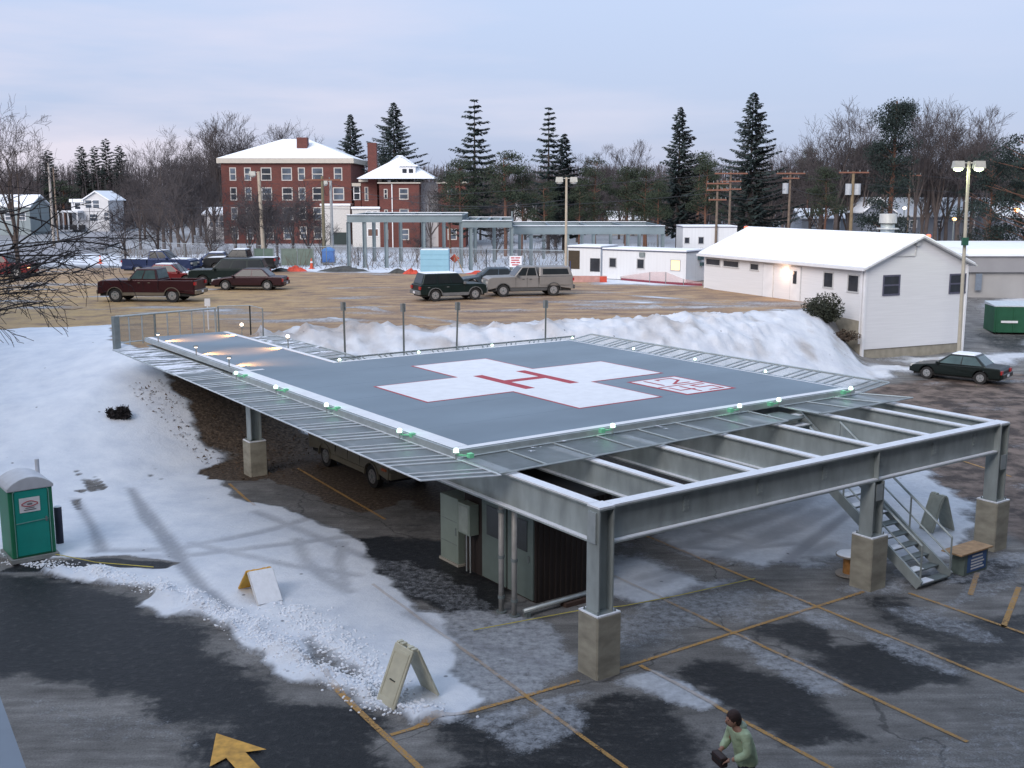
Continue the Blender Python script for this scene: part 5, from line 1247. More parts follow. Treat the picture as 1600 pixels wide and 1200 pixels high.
xl = D(1524, 82); MB().box(xl, xl + 30, 0, 15, -.5, Zat(400, 82)).build('wall', mat('tan_block_wall', (.33, .32, .31), .85, 0, .06, 1), lb)
MB().box(xl - .3, xl + 30, -.3, 15.3, Zat(425, 82), Zat(400, 82) + .0).build('wall_band', mat('grey_wall_band', (.27, .265, .27), .8, 0, .05, 1), lb)
MB().box(xl - .4, xl + 30, -.5, 15.3, Zat(400, 82) + .01, Zat(397, 82)).build('roof', roofw, lb); 
MB().box(xl + .2, xl + 30, 1, 15.3, Zat(397, 82) + .005, Zat(386, 86)).build('roof_snow', roofw, lb)
MB().box(D(1531, 82), D(1541, 82), -.35, -.31, Zat(453, 82), Zat(427, 82)).build('door', mat('grey_blue_door', (.16, .19, .23), .5), lb)

# ------------------------------------------------------------------ the hospital the picture was taken from, behind the camera, and an added shade block
hs = thing('hospital_building', 'brown brick hospital building with rows of windows from which the pad is seen', 'building', (0, 0, 0), PADA)
hm = mat('brown_brick_facade', (.13, .10, .085), .85, 0, .1, 1)
MB().box(-95, 60, -18, -1.2, -.5, 26).build('wall', hm, hs)  # made taller, longer and darker to shade the near lot
MB().box(-95.3, 60.3, -18.3, -1.0, 26.01, 26.5).build('parapet', concm, hs)
for fl in range(6):
    for k in range(-18, 9): win(hs, (k * 5 + 1.5, -1.2, 2 + fl * 3.6), 2.2, 1.7, (1, 0, 0), (0, 1, 0), galvd, glassd, .08, False)
hw_ = thing('added_shade_block', 'unseen brown brick block added left of the lot to shade the snowy hill', 'building', (-44, 14, 0), 0)  # added outside the view to keep sun and sky off the hill
MB().box(-17, 14, -26, 30, -.5, 20).build('wall', hm, hw_); MB().box(-17.3, 14.3, -26.3, 30.3, 20.01, 20.5).build('parapet', concm, hw_)
for fl in range(4):
    for k in range(-4, 5): win(hw_, (14, k * 5.5, 2 + fl * 3.6), 2.2, 1.7, (0, 1, 0), (1, 0, 0), galvd, glassd, .08, False)
# roof edge of the low canopy at the bottom left corner
cz = 5.2; pa = Vector((*P(-2, 1082, cz), cz)); pb = Vector((*P(46, 1215, cz), cz))
dd_ = (pb - pa).normalized(); nn_ = Vector((dd_.y, -dd_.x, 0)); nn_ = nn_ if nn_.x < 0 else -nn_
cn = thing('entrance_canopy', 'pale flat metal canopy roof edge in the bottom left corner', 'canopy', (0, 0, 0), 0)
a0_ = pa - dd_ * 0.4; b0_ = pb + dd_ * 3
c4 = [a0_, b0_, b0_ + nn_ * 4, a0_ + nn_ * 4]
MB().hexa([p - Vector((0, 0, .3)) for p in c4], c4).build('canopy_roof', mat('blue_grey_canopy', (.22, .26, .31), .5, .1, .06, 3), cn, fix=True)
m = MB()
for q in (c4[0] * .9 + c4[2] * .1, c4[1] * .9 + c4[3] * .1): m.tube((q.x, q.y, 0), (q.x, q.y, cz - .3), .09, n=10)
m.build('canopy_post', galvd, cn)

# ------------------------------------------------------------------ trees
barkm = mat('grey_brown_bark', (.085, .068, .062), .95, 0, .25, 2); barkr = mat('reddish_pine_bark', (.15, .075, .050), .95, 0, .25, 2)
twigm = mat('bare_twigs', (.064, .055, .056), .95, 0, .2, .4); barkd = mat('black_bark', (.022, .020, .022), .95, 0, .2, 2)
needm = mat('spruce_needles', (.022, .036, .034), .9, 0, .45, .9); needd = mat('dark_fir_needles', (.016, .028, .024), .9, 0, .45, .9); needp = mat('pine_needles', (.030, .043, .024), .9, 0, .45, .7)
def rv(r, s=1): return Vector((r.gauss(0, s), r.gauss(0, s), r.gauss(0, s)))
def limb(mb, tw, r, p, d, ln, rad, lev, maxlev, up=.25, nkid=4, wob=.16, mint=.012, spread=.8):
    segs = 4 if lev < 2 else (3 if lev < maxlev else 2); q = p; pts = [(p, rad)]
    for i in range(segs):
        d = (d + rv(r, wob) + Vector((0, 0, up * .3))).normalized(); q = q + d * (ln / segs)
        pts.append((q, max(mint, rad * (1 - .62 * (i + 1) / segs))))
    tgt = mb if lev < 2 else tw
    for (a, ra), (b_, rb) in zip(pts, pts[1:]): tgt.tube(a, b_, ra, rb, 6 if lev == 0 else (4 if lev < 2 else 3), False)
    if lev >= maxlev: return
    for k in range(nkid + (2 if lev == 0 else 0)):
        t = r.uniform(.35 if lev else .32, 1.0); i = min(int(t * segs), segs - 1); a, ra = pts[i]; b_, rb = pts[i + 1]; o = a.lerp(b_, t * segs - i); dr = (b_ - a).normalized()
        side = rv(r); side = (side - dr * side.dot(dr)).normalized()
        nd = (dr * (1 - spread * .45) + side * spread * r.uniform(.6, 1.1) + Vector((0, 0, up))).normalized()
        limb(mb, tw, r, o, nd, ln * r.uniform(.48, .68), max(mint, ra * .52), lev + 1, maxlev, up, nkid, wob * 1.15, mint, spread)
def bare_tree(h, seed, name='bare_tree', maxlev=4, nkid=5, spread=.75, up=.22, fork=.30, rad=None, bark=None):
    r = random.Random(seed); mb = MB(); tw = MB(); rad = rad or h * .017
    th = h * fork; mb.tube((0, 0, -.6), (0, 0, th * .5), rad * 1.25, rad, 8, False); mb.tube((0, 0, th * .5), (r.gauss(0, .1), r.gauss(0, .1), th), rad, rad * .9, 8, False)
    for k in range(r.choice((3, 4, 5))):
        a = 6.283 * k / 4 + r.uniform(-.5, .5); s = r.uniform(.15, spread)
        limb(mb, tw, r, Vector((0, 0, th * r.uniform(.75, 1.0))), Vector((math.cos(a) * s, math.sin(a) * s, 1)).normalized(), h * r.uniform(.36, .5), rad * .6, 1, maxlev, up, nkid, .13, .014, spread)
    limb(mb, tw, r, Vector((0, 0, th)), Vector((0, 0, 1)), h * .5, rad * .7, 1, maxlev, up, nkid, .10, .014, spread)
    zmax = max(v[2] for v in tw.v); k = h / zmax
    tw.v = [(v[0] * k, v[1] * k, v[2] * k) for v in tw.v]; mb.v = [(v[0] * k, v[1] * k, v[2] * k if v[2] > 0 else v[2]) for v in mb.v]
    o = thing(name, '', 'tree'); mb.build('trunk', bark or barkm, o); tw.build('crown', twigm, o); return o
def needle_card(c, r, p, d, ln, w, droop):
    s = d.cross(Vector((0, 0, 1))); s = s.normalized() if s.length > .01 else Vector((1, 0, 0))
    a = p; b_ = p + d * ln + Vector((0, 0, -droop * ln)); m_ = p.lerp(b_, .5)
    c.add([a, m_ + s * w, b_, m_ - s * w + Vector((0, 0, -w * .8))], [(0, 1, 2, 3)])
def spruce(h, seed, wid, name='spruce_tree', sparse=.0, nm=None, tier=.42, base=.12, taper=1.0):
    r = random.Random(seed); c = MB(); t = MB(); t.tube((0, 0, -.5), (0, 0, h * .55), h * .014, h * .008, 7, False); t.tube((0, 0, h * .55), (0, 0, h * .985), h * .008, .02, 5, False)
    hw = wid / 2; nbr = int(h * (11 if sparse < .45 else 7.5) * (1 if tier < .7 else .7)); ang = 0
    side = [r.uniform(.75, 1.15) for _ in range(9)]
    for k in range(nbr):
        q0 = (k + r.random()) / nbr; q0 = q0 ** .92; z = h * (base + (.99 - base) * q0)
        if sparse > .45: z = round(z / (h * .035)) * h * .035 + r.gauss(0, .07)
        f = max(0, 1 - q0); ang += 2.4 + r.uniform(-.5, .5); a = ang
        L = hw * 1.5 * (f ** (taper * .85)) * side[int(a / 6.283 * 9) % 9] * (1 + .22 * math.sin(z * 1.7 + a)) * r.choice((1, .95, .8, 1.15, .5)) + .12; d = Vector((math.cos(a), math.sin(a), 0)); sw = -.30 * f - .05
        pts = [Vector((0, 0, z)) + d * (L * q) + Vector((0, 0, L * (sw * q + .26 * q * q * (.6 + f)))) for q in (0, .33, .66, 1)]
        for p0, p1 in zip(pts, pts[1:]): t.tube(p0, p1, .03 * f + .010, .025 * f + .008, 3, False)
        nn = int(6 + L * (17 - 5 * sparse))
        for j in range(nn):
            q = (j + r.random()) / nn; q = .08 + .92 * q; i = min(int(q * 3), 2); p = pts[i].lerp(pts[i + 1], q * 3 - i)
            sd = r.choice((-1, 1)); dd = (d * r.uniform(.4, 1) + Vector((-d.y, d.x, 0)) * sd * r.uniform(.1, 1.0)).normalized()
            needle_card(c, r, p, dd, (.30 + .45 * (1 - q) * min(1, L / 2)) * r.uniform(.6, 1.25), .115 * r.uniform(.6, 1.3), r.uniform(.1, .75))
    o = thing(name, '', 'tree'); t.build('trunk', barkm, o); c.build('crown', nm or needm, o); return o
def pine(h, seed, wid, name='pine_tree', low=.45, n=26, nm=None, nq=150):
    r = random.Random(seed); c = MB(); t = MB(); lean = r.uniform(-.4, .4); p0 = Vector((0, 0, -.5)); p1 = Vector((lean, 0, h * .5)); p2 = Vector((lean * .6, .2, h * .93))
    t.tube(p0, p1, h * .016, h * .012, 7, False); t.tube(p1, p2, h * .012, h * .004, 6, False)
    for k in range(n):
        q = r.uniform(low, .97); z = h * q; a = r.uniform(0, 6.283); rr = wid / 2 * (1 - ((q - low) / (1.02 - low)) ** 2) ** .5 * r.uniform(.35, 1.0)
        o_ = p1.lerp(p2, max(0, (q - .5) / .43)) if q > .5 else p0.lerp(p1, q / .5); e = o_ + Vector((math.cos(a) * rr, math.sin(a) * rr, rr * r.uniform(.05, .45)))
        t.tube(o_ - Vector((0, 0, .3)), e, .05, .02, 4, False)
        s = r.uniform(.6, 1.15) * (.55 + .05 * h)
        for j in range(nq):
            v = rv(r, 1).normalized() * (r.random() ** .45); w = e + Vector((v.x * s * 1.25, v.y * s * 1.25, v.z * s * .6)); dd = (rv(r, 1) + Vector((0, 0, .6))).normalized(); sd = dd.cross(rv(r, 1)).normalized() * .07; ln = r.uniform(.14, .3)
            c.add([w - sd, w + sd, w + dd * ln], [(0, 1, 2)])
    o = thing(name, '', 'tree'); t.build('trunk', barkr, o); c.build('crown', nm or needp, o); return o
used = set()
def put(proto, x, y, h, h0, label, group=None, rz=None, ws=1.0, z=None):
    """first call moves the prototype itself, later calls copy it"""
    if proto.name in used:
        o = copy_tree(proto)
    else:
        kids(proto); used.add(proto.name); o = proto
    s = h / h0; o.location = (x, y, gz(x, y) - .1 if z is None else z); o.scale = (s * ws, s * ws, s); o.rotation_euler = (0, 0, rnd.uniform(0, 6.28) if rz is None else rz); o['label'] = label; o['category'] = 'tree'
    if group: o['group'] = group
    elif 'group' in o: del o['group']
    return o
def at_px(x, ytop, Y):
    X = D(x, Y); return X, Y, Zat(ytop, Y) - tz(X, Y)

BT = [bare_tree(16, 100 + i, maxlev=5, nkid=[4, 4, 5, 4, 4, 5][i], spread=[.6, .8, .7, .45, .9, .65][i], fork=[.25, .3, .22, .35, .28, .2][i]) for i in range(6)]
SMALLT = [bare_tree(8, 200 + i, maxlev=4, nkid=5, spread=.95, fork=.16, up=.12) for i in range(2)]
BIGT = bare_tree(15, 300, maxlev=4, nkid=6, spread=1.0, fork=.2, up=.05, rad=.42)
SPRUCES = [((550, 175), 178, 62, .25, 'spruce with dense top rising between the two brick buildings'), ((617, 156), 176, 92, .25, 'broad spruce directly behind the hip roofed brick pavilion'),
      ((742, 150), 128, 76, .6, 'sparse tall spruce with separate level branches, centre left'), ((857, 162), 128, 54, .5, 'thin sparse spruce left of its bushier neighbour'), ((881, 205), 132, 66, .3, 'shorter spruce leaning against the thin sparse one'),
      ((1060, 163), 130, 68, .35, 'spruce with a wispy bare tip behind the site trailers'), ((1172, 139), 126, 108, .3, 'widest and tallest spruce, above the left end of the white building roof')]
for i, ((x, yt), Y, wpx, spz, lab) in enumerate(SPRUCES):
    X, Yv, h = at_px(x, yt, Y); p = spruce(h, 400 + i, wpx / 1718 * Y, sparse=spz, base=.14, taper=.85 if spz > .5 else .95, tier=.42 + .2 * (spz > .5)); put(p, X, Yv, h, h, lab)
X, Yv, h = at_px(1391, 138, 118); put(pine(h, 430, 68 / 1718 * 118, 'fir_tree', .12, 60, needd, 230), X, Yv, h, h, 'tall shaggy dark evergreen above the roof vent')
for i, (x, yt, w, lab) in enumerate([(78, 232, 30, 'lone narrow dark spruce beside the utility pole at the left'), (131, 226, 26, 'leftmost of the four spruces behind the white house'), (151, 226, 22, 'second of the four spruces behind the white house'), (169, 214, 22, 'tallest of the four spruces behind the white house'), (190, 225, 26, 'rightmost of the four spruces behind the white house')]):
    X, Yv, h = at_px(x, yt, 232); 
    if i == 0: SPD = spruce(h, 440, w / 1718 * 232, nm=needd, sparse=0, base=.08, taper=.6, tier=.8); SPH = h
    put(SPD, X, Yv, h, SPH, lab, ws=1.25 if i < 1 else w / 30 * 1.3)
PN = [pine(13, 450 + i, [5.5, 6.5, 5][i], low=[.42, .35, .5][i], n=34) for i in range(3)]
for i, (x, yt, Y, w, lab) in enumerate([(703, 266, 128, 1.0, 'bushy pine overlapping the last brick wall'), (722, 244, 122, 1.0, 'pine just below the sparse tall spruce'), (790, 237, 120, 1.15, 'round crowned dark green pine right of the sparse spruce'), (815, 270, 122, .8, 'low pine leaning right of the round crowned one'), (932, 258, 124, 1.0, 'pine right of the lamp post with two heads'),
                                       (905, 290, 122, .9, 'low pine under the shorter spruce'), (978, 262, 126, 1.0, 'pine with a bare lower trunk, centre right'), (1012, 258, 124, 1.1, 'dark pine left of the wispy tipped spruce'), (1030, 285, 120, .9, 'pine in front of the wispy tipped spruce'), (1105, 250, 124, .9, 'pine between the two right hand spruces'), (850, 280, 120, .8, 'pine at the foot of the thin sparse spruce')]):
    X, Yv, h = at_px(x, yt, Y); put(PN[i % 3], X, Yv, h, 13, lab, ws=w)
X, Yv, h = at_px(1610, 212, 100); FIRB = pine(h, 470, 11, 'fir_tree', .1, 60, needd, 160); put(FIRB, X, Yv, h, h, 'very dark evergreen cut off by the right edge')
X, Yv, h2 = at_px(1552, 238, 104); put(FIRB, X, Yv, h2, h, 'dark evergreen behind the lamp post with two lit heads', ws=.8)
X, Yv, h2 = at_px(1290, 262, 130); put(PN[0], X, Yv, h2, 13, 'dark pine low behind the middle of the white building roof')
X, Yv, h2 = at_px(98, 282, 215); put(PN[2], X, Yv, h2, 13, 'low dark pine left of the white two storey house', ws=1.8)
# bare trees that can be told apart
for i, (x, yt, Y, w, lab) in enumerate([(215, 212, 140, .9, 'thin bare tree right of the four dark spruces'), (252, 192, 138, .9, 'tall bare tree between the spruces and the brick building'), (300, 200, 190, 1.0, 'bare tree rising left of the brick building roof'), (345, 170, 185, 1.2, 'tallest bare tree behind the left end of the brick building'),
                                       (380, 178, 190, 1.1, 'bare tree behind the ridge of the brick building'), (415, 186, 192, 1.1, 'bare tree above the middle of the brick building roof'), (462, 178, 188, 1.0, 'bare tree just left of the roof chimney'), (505, 208, 190, 1.0, 'pale bare tree right of the roof chimney'),
                                       (932, 222, 190, 1.1, 'round topped faint bare tree above the lamp post with two heads'), (990, 214, 188, 1.1, 'bare tree left of the wispy tipped spruce'), (1105, 232, 190, .9, 'faint bare tree between the two right hand spruces'), (1232, 215, 165, .9, 'bare tree right of the widest spruce'),
                                       (1268, 190, 162, .9, 'bare tree with upswept limbs left of the tallest right hand one'), (1308, 150, 150, 1.0, 'tallest bare tree above the white building roof'), (1350, 165, 152, .8, 'bare tree close left of the shaggy evergreen'), (1432, 148, 145, .85, 'bare tree close right of the shaggy evergreen'),
                                       (1465, 146, 148, .9, 'middle bare tree of the tall row at the right'), (1500, 148, 144, .95, 'bare tree directly above the two lit lamp heads'), (1545, 180, 140, 1.0, 'bare tree arching toward the right edge')]):
    X, Yv, h = at_px(x, yt, Y); put(BT[i % 6], X, Yv, h, 16, lab, ws=w)
for i, (x, yt, Y, lab) in enumerate([(190, 300, 108, 'small pale bare tree on the snow right of the far house'), (455, 262, 112, 'bare tree in front of the middle of the brick building'), (385, 300, 110, 'low bare tree in front of the left of the brick building'), (500, 320, 104, 'small bare tree between the two wooden poles'), (775, 330, 112, 'small bare tree inside the steel frames'), (650, 350, 106, 'low bare tree left of the steel frame post'), (870, 345, 108, 'low bare tree behind the second steel frame'), (430, 285, 120, 'spreading bare tree close against the brick wall'), (410, 270, 100, 'bare tree whose top overlaps the left of the snowy roof'), (330, 330, 112, 'leaning low bare tree at the left corner of the brick building'), (285, 262, 118, 'reddish bare tree between the far house and the brick building'), (365, 285, 108, 'bare tree covering the lower left windows of the brick building'), (480, 292, 114, 'twiggy bare tree just left of the olive wooden pole'), (262, 300, 125, 'short bare tree in the group right of the thick trunk'), (400, 300, 104, 'dense bare tree beside the tan square lamp pole')]):
    X, Yv, h = at_px(x, yt, Y); put(SMALLT[i % 2], X, Yv, h, 8, lab, ws=1.0)
X, Yv, h = at_px(242, 268, 98); put(BIGT, X, Yv, h, 15, 'spreading bare tree with a thick trunk behind the blue pickup', ws=.72)
X, Yv, h = at_px(327, 322, 96); put(BIGT, X, Yv, h, 15, 'bare tree with a thick dark trunk behind the black pickup', ws=.95, rz=2)
X, Yv, h = at_px(20, 142, 84); put(BT[4], X, Yv, h, 16, 'tall bare tree at the left edge above the dark branches', ws=.85)
X, Yv, h = at_px(672, 258, 122); put(BT[1], X, Yv, h, 16, 'ragged bare tree in front of the white wing of the brick building', ws=.9)
for x_, y_, Y_, l_ in ((1285, 178, 158, 'bare tree between the upswept one and the tallest one'), (1328, 160, 156, 'slim bare tree close right of the tallest right hand one'), (1450, 152, 150, 'slim bare tree between two taller ones right of the shaggy evergreen'), (1482, 150, 152, 'bare tree just left of the one above the lit lamp heads'), (1520, 160, 150, 'bare tree just right of the one above the lit lamp heads'), (1378, 172, 150, 'bare tree partly behind the shaggy evergreen'), (275, 215, 150, 'bare tree in the tall left row nearest the brick building'), (325, 185, 188, 'bare tree just left of the tallest one behind the brick building'), (440, 190, 190, 'bare tree behind the right half of the snowy brick roof')):
    X, Yv, h = at_px(x_, y_, Y_); put(BT[int(x_) % 6], X, Yv, h, 16, l_, ws=.95)
# individual trees of the wood behind, not told apart
for i in range(92):
    x = 560 + 1080 * (i + rnd.random() * .8) / 92; Y = rnd.uniform(150, 210); yt = rnd.uniform(238, 290) - (14 if x > 1200 else 0)
    if 560 < x < 640: Y = 215
    X, Yv, h = at_px(x, yt, Y)
    if i % 7 == 3: put(PN[i % 3], X, Yv, h, 13, 'pine in the dense brown wood behind the site', 'pines in the wood behind the site', ws=1.0)
    else: put(BT[i % 6], X, Yv, h, 16, 'bare tree in the dense brown wood behind the site', 'bare trees in the wood behind the site', ws=1.05)
for i in range(26):
    x = -20 + 360 * (i + rnd.random()) / 26; Y = rnd.uniform(235, 262) if x < 215 else rnd.uniform(150, 200); yt = rnd.uniform(232, 285)
    X, Yv, h = at_px(x, yt, Y); put(BT[i % 6], X, Yv, h, 16, 'bare tree in the wood left of the brick building', 'bare trees in the wood at the left', ws=1.1)
# far wood that reads as one mass
fw = MB(); r = random.Random(5)
for i in range(7500):
    x = r.uniform(-60, 1700); Y = r.uniform(225, 300) if not (560 > x > 330) else r.uniform(215, 300); X = D(x, Y); g = tz(X, Y); top = Zat(r.uniform(256, 296) - (8 if x > 1150 else 0), Y)
    p = Vector((X, Y, g - 1)); q = Vector((X + r.gauss(0, .8), Y, top)); w = r.uniform(.06, .16); fw.tube(p, q, w, w * .4, 3, False)
    for k in range(5):
        a = p.lerp(q, r.uniform(.2, 1)); b_ = a + Vector((r.gauss(0, 1.8), r.gauss(0, .6), r.uniform(.3, 2.2))); s = Vector((.05, 0, .0)); fw.add([a - s, a + s, b_], [(0, 1, 2)])
o = fw.build('far_wood', mat('far_bare_wood', (.052, .044, .047), .95, 0, .35, .05)); o['kind'] = 'stuff'
# shrubs and dead stems near the frames
ug = MB()
for i in range(2300):
    x = r.uniform(600, 1110) if i % 2 else r.uniform(180, 620); Y = r.uniform(92, 128); X = D(x, Y); g = tz(X, Y); hh = r.uniform(.2, .5 + 1.2 * (.5 + .5 * math.sin(x * .07)))
    ug.tube((X, Y, g - .1), (X + r.gauss(0, .4), Y, g + hh), .018, .010, 3, False)
o = ug.build('dry_brush', mat('dry_brush_brown', (.10, .075, .055), .95, 0, .3, .3)); o['kind'] = 'stuff'
# near tree: dark branches reaching in from the left
nb = MB(); nw = MB(); r = random.Random(77); base = Vector((-14.8, 21.5, 0))
nb.tube(base - Vector((0, 0, .5)), base + Vector((.2, 0, 5)), .30, .24, 10, False); nb.tube(base + Vector((.2, 0, 5)), base + Vector((0, .2, 10.5)), .24, .10, 8, False)
for (z, tx_, ty_, tz_, rr) in ((5.6, 95, 395, 0, .07), (6.3, 120, 425, 0, .06), (6.0, 60, 445, 0, .055), (7.0, 110, 375, 0, .05), (5.2, 70, 470, 0, .045), (8.5, 55, 340, 0, .04), (7.6, 30, 400, 0, .05)):
    Yt = 22.5 + r.uniform(-1.2, 1.2); tgt = Vector((D(tx_, Yt), Yt, Zat(ty_, Yt))); p = base + Vector((.15, 0, z)); mid = p.lerp(tgt, .5) + Vector((0, 0, .35)); mid2 = p.lerp(tgt, .8) + Vector((0, 0, .22))
    for (a, ra), (b_, rb) in zip([(p, rr), (mid, rr * .6), (mid2, rr * .35)], [(mid, rr * .6), (mid2, rr * .35), (tgt, .008)]): nb.tube(a, b_, ra, rb, 6, False)
    for k in range(11):
        t = r.uniform(.2, .97); o_ = (p.lerp(mid, t * 2) if t < .5 else mid.lerp(tgt, t * 2 - 1)); dr = (tgt - p).normalized(); sd = rv(r, 1); sd.z = abs(sd.z) * .4 - .25; limb(nb, nw, r, o_, (dr + sd * .42).normalized(), r.uniform(.9, 1.9), .022, 2, 4, -.05, 3, .2, .006, .7)
bt = thing('bare_tree', 'nearby bare tree whose dark branches reach in from the left edge', 'tree'); nb.build('trunk', barkd, bt); nw.build('crown', barkd, bt)
# bush and brush
def leaf_blob(name, label, cat, x, y, z, sx, sy, sz, n, m, stem=True):
    r = random.Random(int(abs(x * 100))); o = thing(name, label, cat, (x, y, z)); c = MB(); s_ = MB()
    for i in range(n):
        v = rv(r, 1).normalized() * (r.random() ** .4); k = 1 + .3 * math.sin(v.x * 5 + v.y * 4); w = Vector((v.x * sx * k, v.y * sy * k, (v.z * .5 + .5) * sz * k)); dd = rv(r, 1).normalized(); sd = dd.cross(rv(r, 1)).normalized() * .035; c.add([w - sd, w + sd, w + dd * r.uniform(.08, .2)], [(0, 1, 2)])
    for i in range(26): a = r.uniform(0, 6.28); q = r.uniform(.4, .95); s_.tube((0, 0, -.1), (math.cos(a) * sx * q, math.sin(a) * sy * q, sz * r.uniform(.3, 1)), .02, .008, 3, False)
    s_.build('stem', barkd, o); c.build('foliage', m, o); return o
bx, by = T(1286, 500); leaf_blob('evergreen_bush', 'dark bush against the long wall of the white building', 'bush', bx, by, gz(bx, by) - .25, .95, .8, 1.35, 5200, mat('dark_bush_leaves', (.03, .035, .022), .9, 0, .4, 2))
bx, by = P(1316, 520, 1.9); leaf_blob('dry_bush', 'brown dry bush spilling down the bank below the dark bush', 'bush', bx, by, gz(bx, by) - .1, .9, .6, .5, 1300, mat('dry_leaves', (.07, .05, .035), .9, 0, .4, 2))
bx, by = T(188, 652); leaf_blob('brush_clump', 'small dark clump of brush poking out of the snowy hill', 'bush', bx, by, gz(bx, by) - .05, .40, .25, .36, 1500, mat('dark_wet_brush', (.018, .014, .014), .9, 0, .4, 2))
# dead leaves and twigs lying on the bare slope under the pad
dl = MB(); r = random.Random(9)
for i in range(3200):
    a, b_ = r.uniform(-2.2, 9), r.uniform(13.2, 21.5); x, y = UV(a, b_)
    f = fields(np.array([[x]]), np.array([[y]])) if False else None
    if a < -.2 + (b_ - 15) * -.18: continue
    g = gz(x, y); dd = Vector((r.gauss(0, 1), r.gauss(0, 1), r.gauss(0, .3))).normalized() * r.uniform(.05, .16); sd = Vector((-dd.y, dd.x, r.gauss(0, .02))) * .5
    dl.add([(x, y, g + .01), (x + dd.x + sd.x, y + dd.y + sd.y, g + .03 + abs(sd.z)), (x + dd.x, y + dd.y, g + .02 + abs(dd.z))], [(0, 1, 2)])
o = dl.build('leaf_litter', mat('dead_leaves', (.10, .065, .04), .9, 0, .4, 3)); o['kind'] = 'stuff'

# ------------------------------------------------------------------ fences and posts by the walkway
def gfence():
    a = Vector((*T(183, 546), 0)); b_ = Vector((*T(338, 526), 0)); d = (b_ - a).normalized(); L = (b_ - a).length; z0 = 3.15; o = thing('railing', 'grey pipe railing with mesh infill closing the walkway end', 'railing', (a.x, a.y, z0), math.atan2(d.y, d.x))
    zt = 1.22; m = MB(); m.tube((0, 0, zt), (L, 0, zt + .0), .045, n=8); m.tube((0, 0, .12), (L, 0, .12), .03, n=6); m.build('rail', galvl, o)
    m = MB(); m.box(-.12, .12, -.12, .12, -.9, zt + .02); m.build('end_post', galvd, o)
    for k in range(1, 9):
        x = L * k / 8; MB().tube((x, 0, -.6 if k == 3 else .0), (x, 0, zt), .045 if k in (3, 8) else .028, n=6).build('post', galvd if k == 3 else galvl, o)
    m = MB(); m.add([(.12, .0, .14), (L * 3 / 8, 0, .14), (L * 3 / 8, 0, zt), (.12, 0, zt)], [(0, 1, 2, 3)]); m.build('mesh_panel', net_mat('fine_mesh', .38, (.26, .28, .28)), o)
    m = MB(); m.add([(L * 3 / 8, .0, .14), (L, 0, .14), (L, 0, zt), (L * 3 / 8, 0, zt)], [(0, 1, 2, 3)]); m.build('mesh_panel', net_mat('finer_mesh', .16, (.5, .5, .5)), o)
    return b_
be = gfence()
gx0, gy0 = T(308, 520)
o = thing('white_marker', 'white square marker plate on a post behind the railing', 'marker', (gx0 + .2, gy0 + 1.2, gz(gx0, gy0)), 0); MB().tube((0, 0, 0), (0, 0, 1.2), .03, n=6).build('post', white, o); MB().box(-.13, .13, -.02, .02, 1.1, 1.45).build('plate', white, o)
def chain(label, pts, h, alpha=.22, zoff=0, posts=3.0, name='chain_link_fence', col=(.30, .31, .32), slope=True):
    o = thing(name, label, 'fence', (pts[0][0], pts[0][1], 0)); X0, Y0 = pts[0]; m = MB(); rr = MB()
    for (a, b_) in zip(pts, pts[1:]):
        L = math.dist(a, b_); n = max(1, int(L / posts)); prev = None
        for k in range(n + 1):
            x = a[0] + (b_[0] - a[0]) * k / n; y = a[1] + (b_[1] - a[1]) * k / n; z = gz(x, y) + zoff
            MB().tube((x - X0, y - Y0, z - .2), (x - X0, y - Y0, z + h), .035, n=5).build('post', galvd, o)
            if prev: m.add([(prev[0] - X0, prev[1] - Y0, prev[2] + .05), (x - X0, y - Y0, z + .05), (x - X0, y - Y0, z + h), (prev[0] - X0, prev[1] - Y0, prev[2] + h)], [(0, 1, 2, 3)]); rr.tube((prev[0] - X0, prev[1] - Y0, prev[2] + h), (x - X0, y - Y0, z + h), .022, n=5)
            prev = (x, y, z)
    m.build('mesh_panel', net_mat('chain_mesh_%d' % int(alpha * 100 + col[0] * 1000), alpha, col), o); rr.build('top_rail', galvl, o); return o
chain('short sagging chain link fence right of the walkway railing', [(be.x + .1, be.y + .1), T(392, 524), T(412, 540)], 1.35, .22)
chain('long chain link fence in front of the construction frames', [T(215, 404), T(370, 411), T(560, 416), T(760, 421), T(880, 424)], 1.7, .20, posts=3.4)
for (a, b_, lab, c) in ((398, 430, 'green screened panel on the fence behind the black pickup', (.10, .14, .11)), (440, 492, 'dull green screened fence panel left of the blue toilet', (.13, .16, .13))):
    p = P(a, 414, 3.1); q = P(b_, 414, 3.1); o = thing('screen_panel', lab, 'fence panel', (p[0], p[1] - .3, gz(*p)), math.atan2(q[1] - p[1], q[0] - p[0])); L = math.dist(p, q)
    MB().box(0, L, -.03, .03, .1, 1.6).build('screen_cloth', mat('screen_%d' % a, c, .9, 0, .15, 2), o)
    m = MB(); [m.box(x - .04, x + .04, -.06, -.031, 0, 1.7) for x in (.05, L / 2, L - .05)]; m.build('post', galvd, o)
for i, (xb, yb, xt, yt, nm) in enumerate([(533, 537, 532, 472, 'leftmost of the four thin sign posts behind the pad'), (627, 533, 627, 474, 'second from the left of the four thin sign posts behind the pad'), (710, 528, 714, 472, 'leaning third sign post behind the pad'), (853, 521, 854, 469, 'rightmost of the four thin sign posts behind the pad')]):
    Y = [45.5, 46.4, 47.4, 49.0][i]; X = D(xb, Y); z = gz(X, Y); zt = Zat(yt, Y); o = thing('sign_post', nm, 'sign post', (X, Y, z))
    dx = (xt - xb) / FPX * Y; MB().bar((0, 0, -.4), (dx, 0, zt - z), .075, .05, (0, 1, 0)).build('post', mat('dull_green_post', (.11, .13, .13), .7, .3), o)
    MB().box(dx - .13, dx + .10, .03, .05, zt - z - .36, zt - z - .01).build('sign_plate', mat('grey_sign_back', (.22, .24, .25), .5, .4), o)

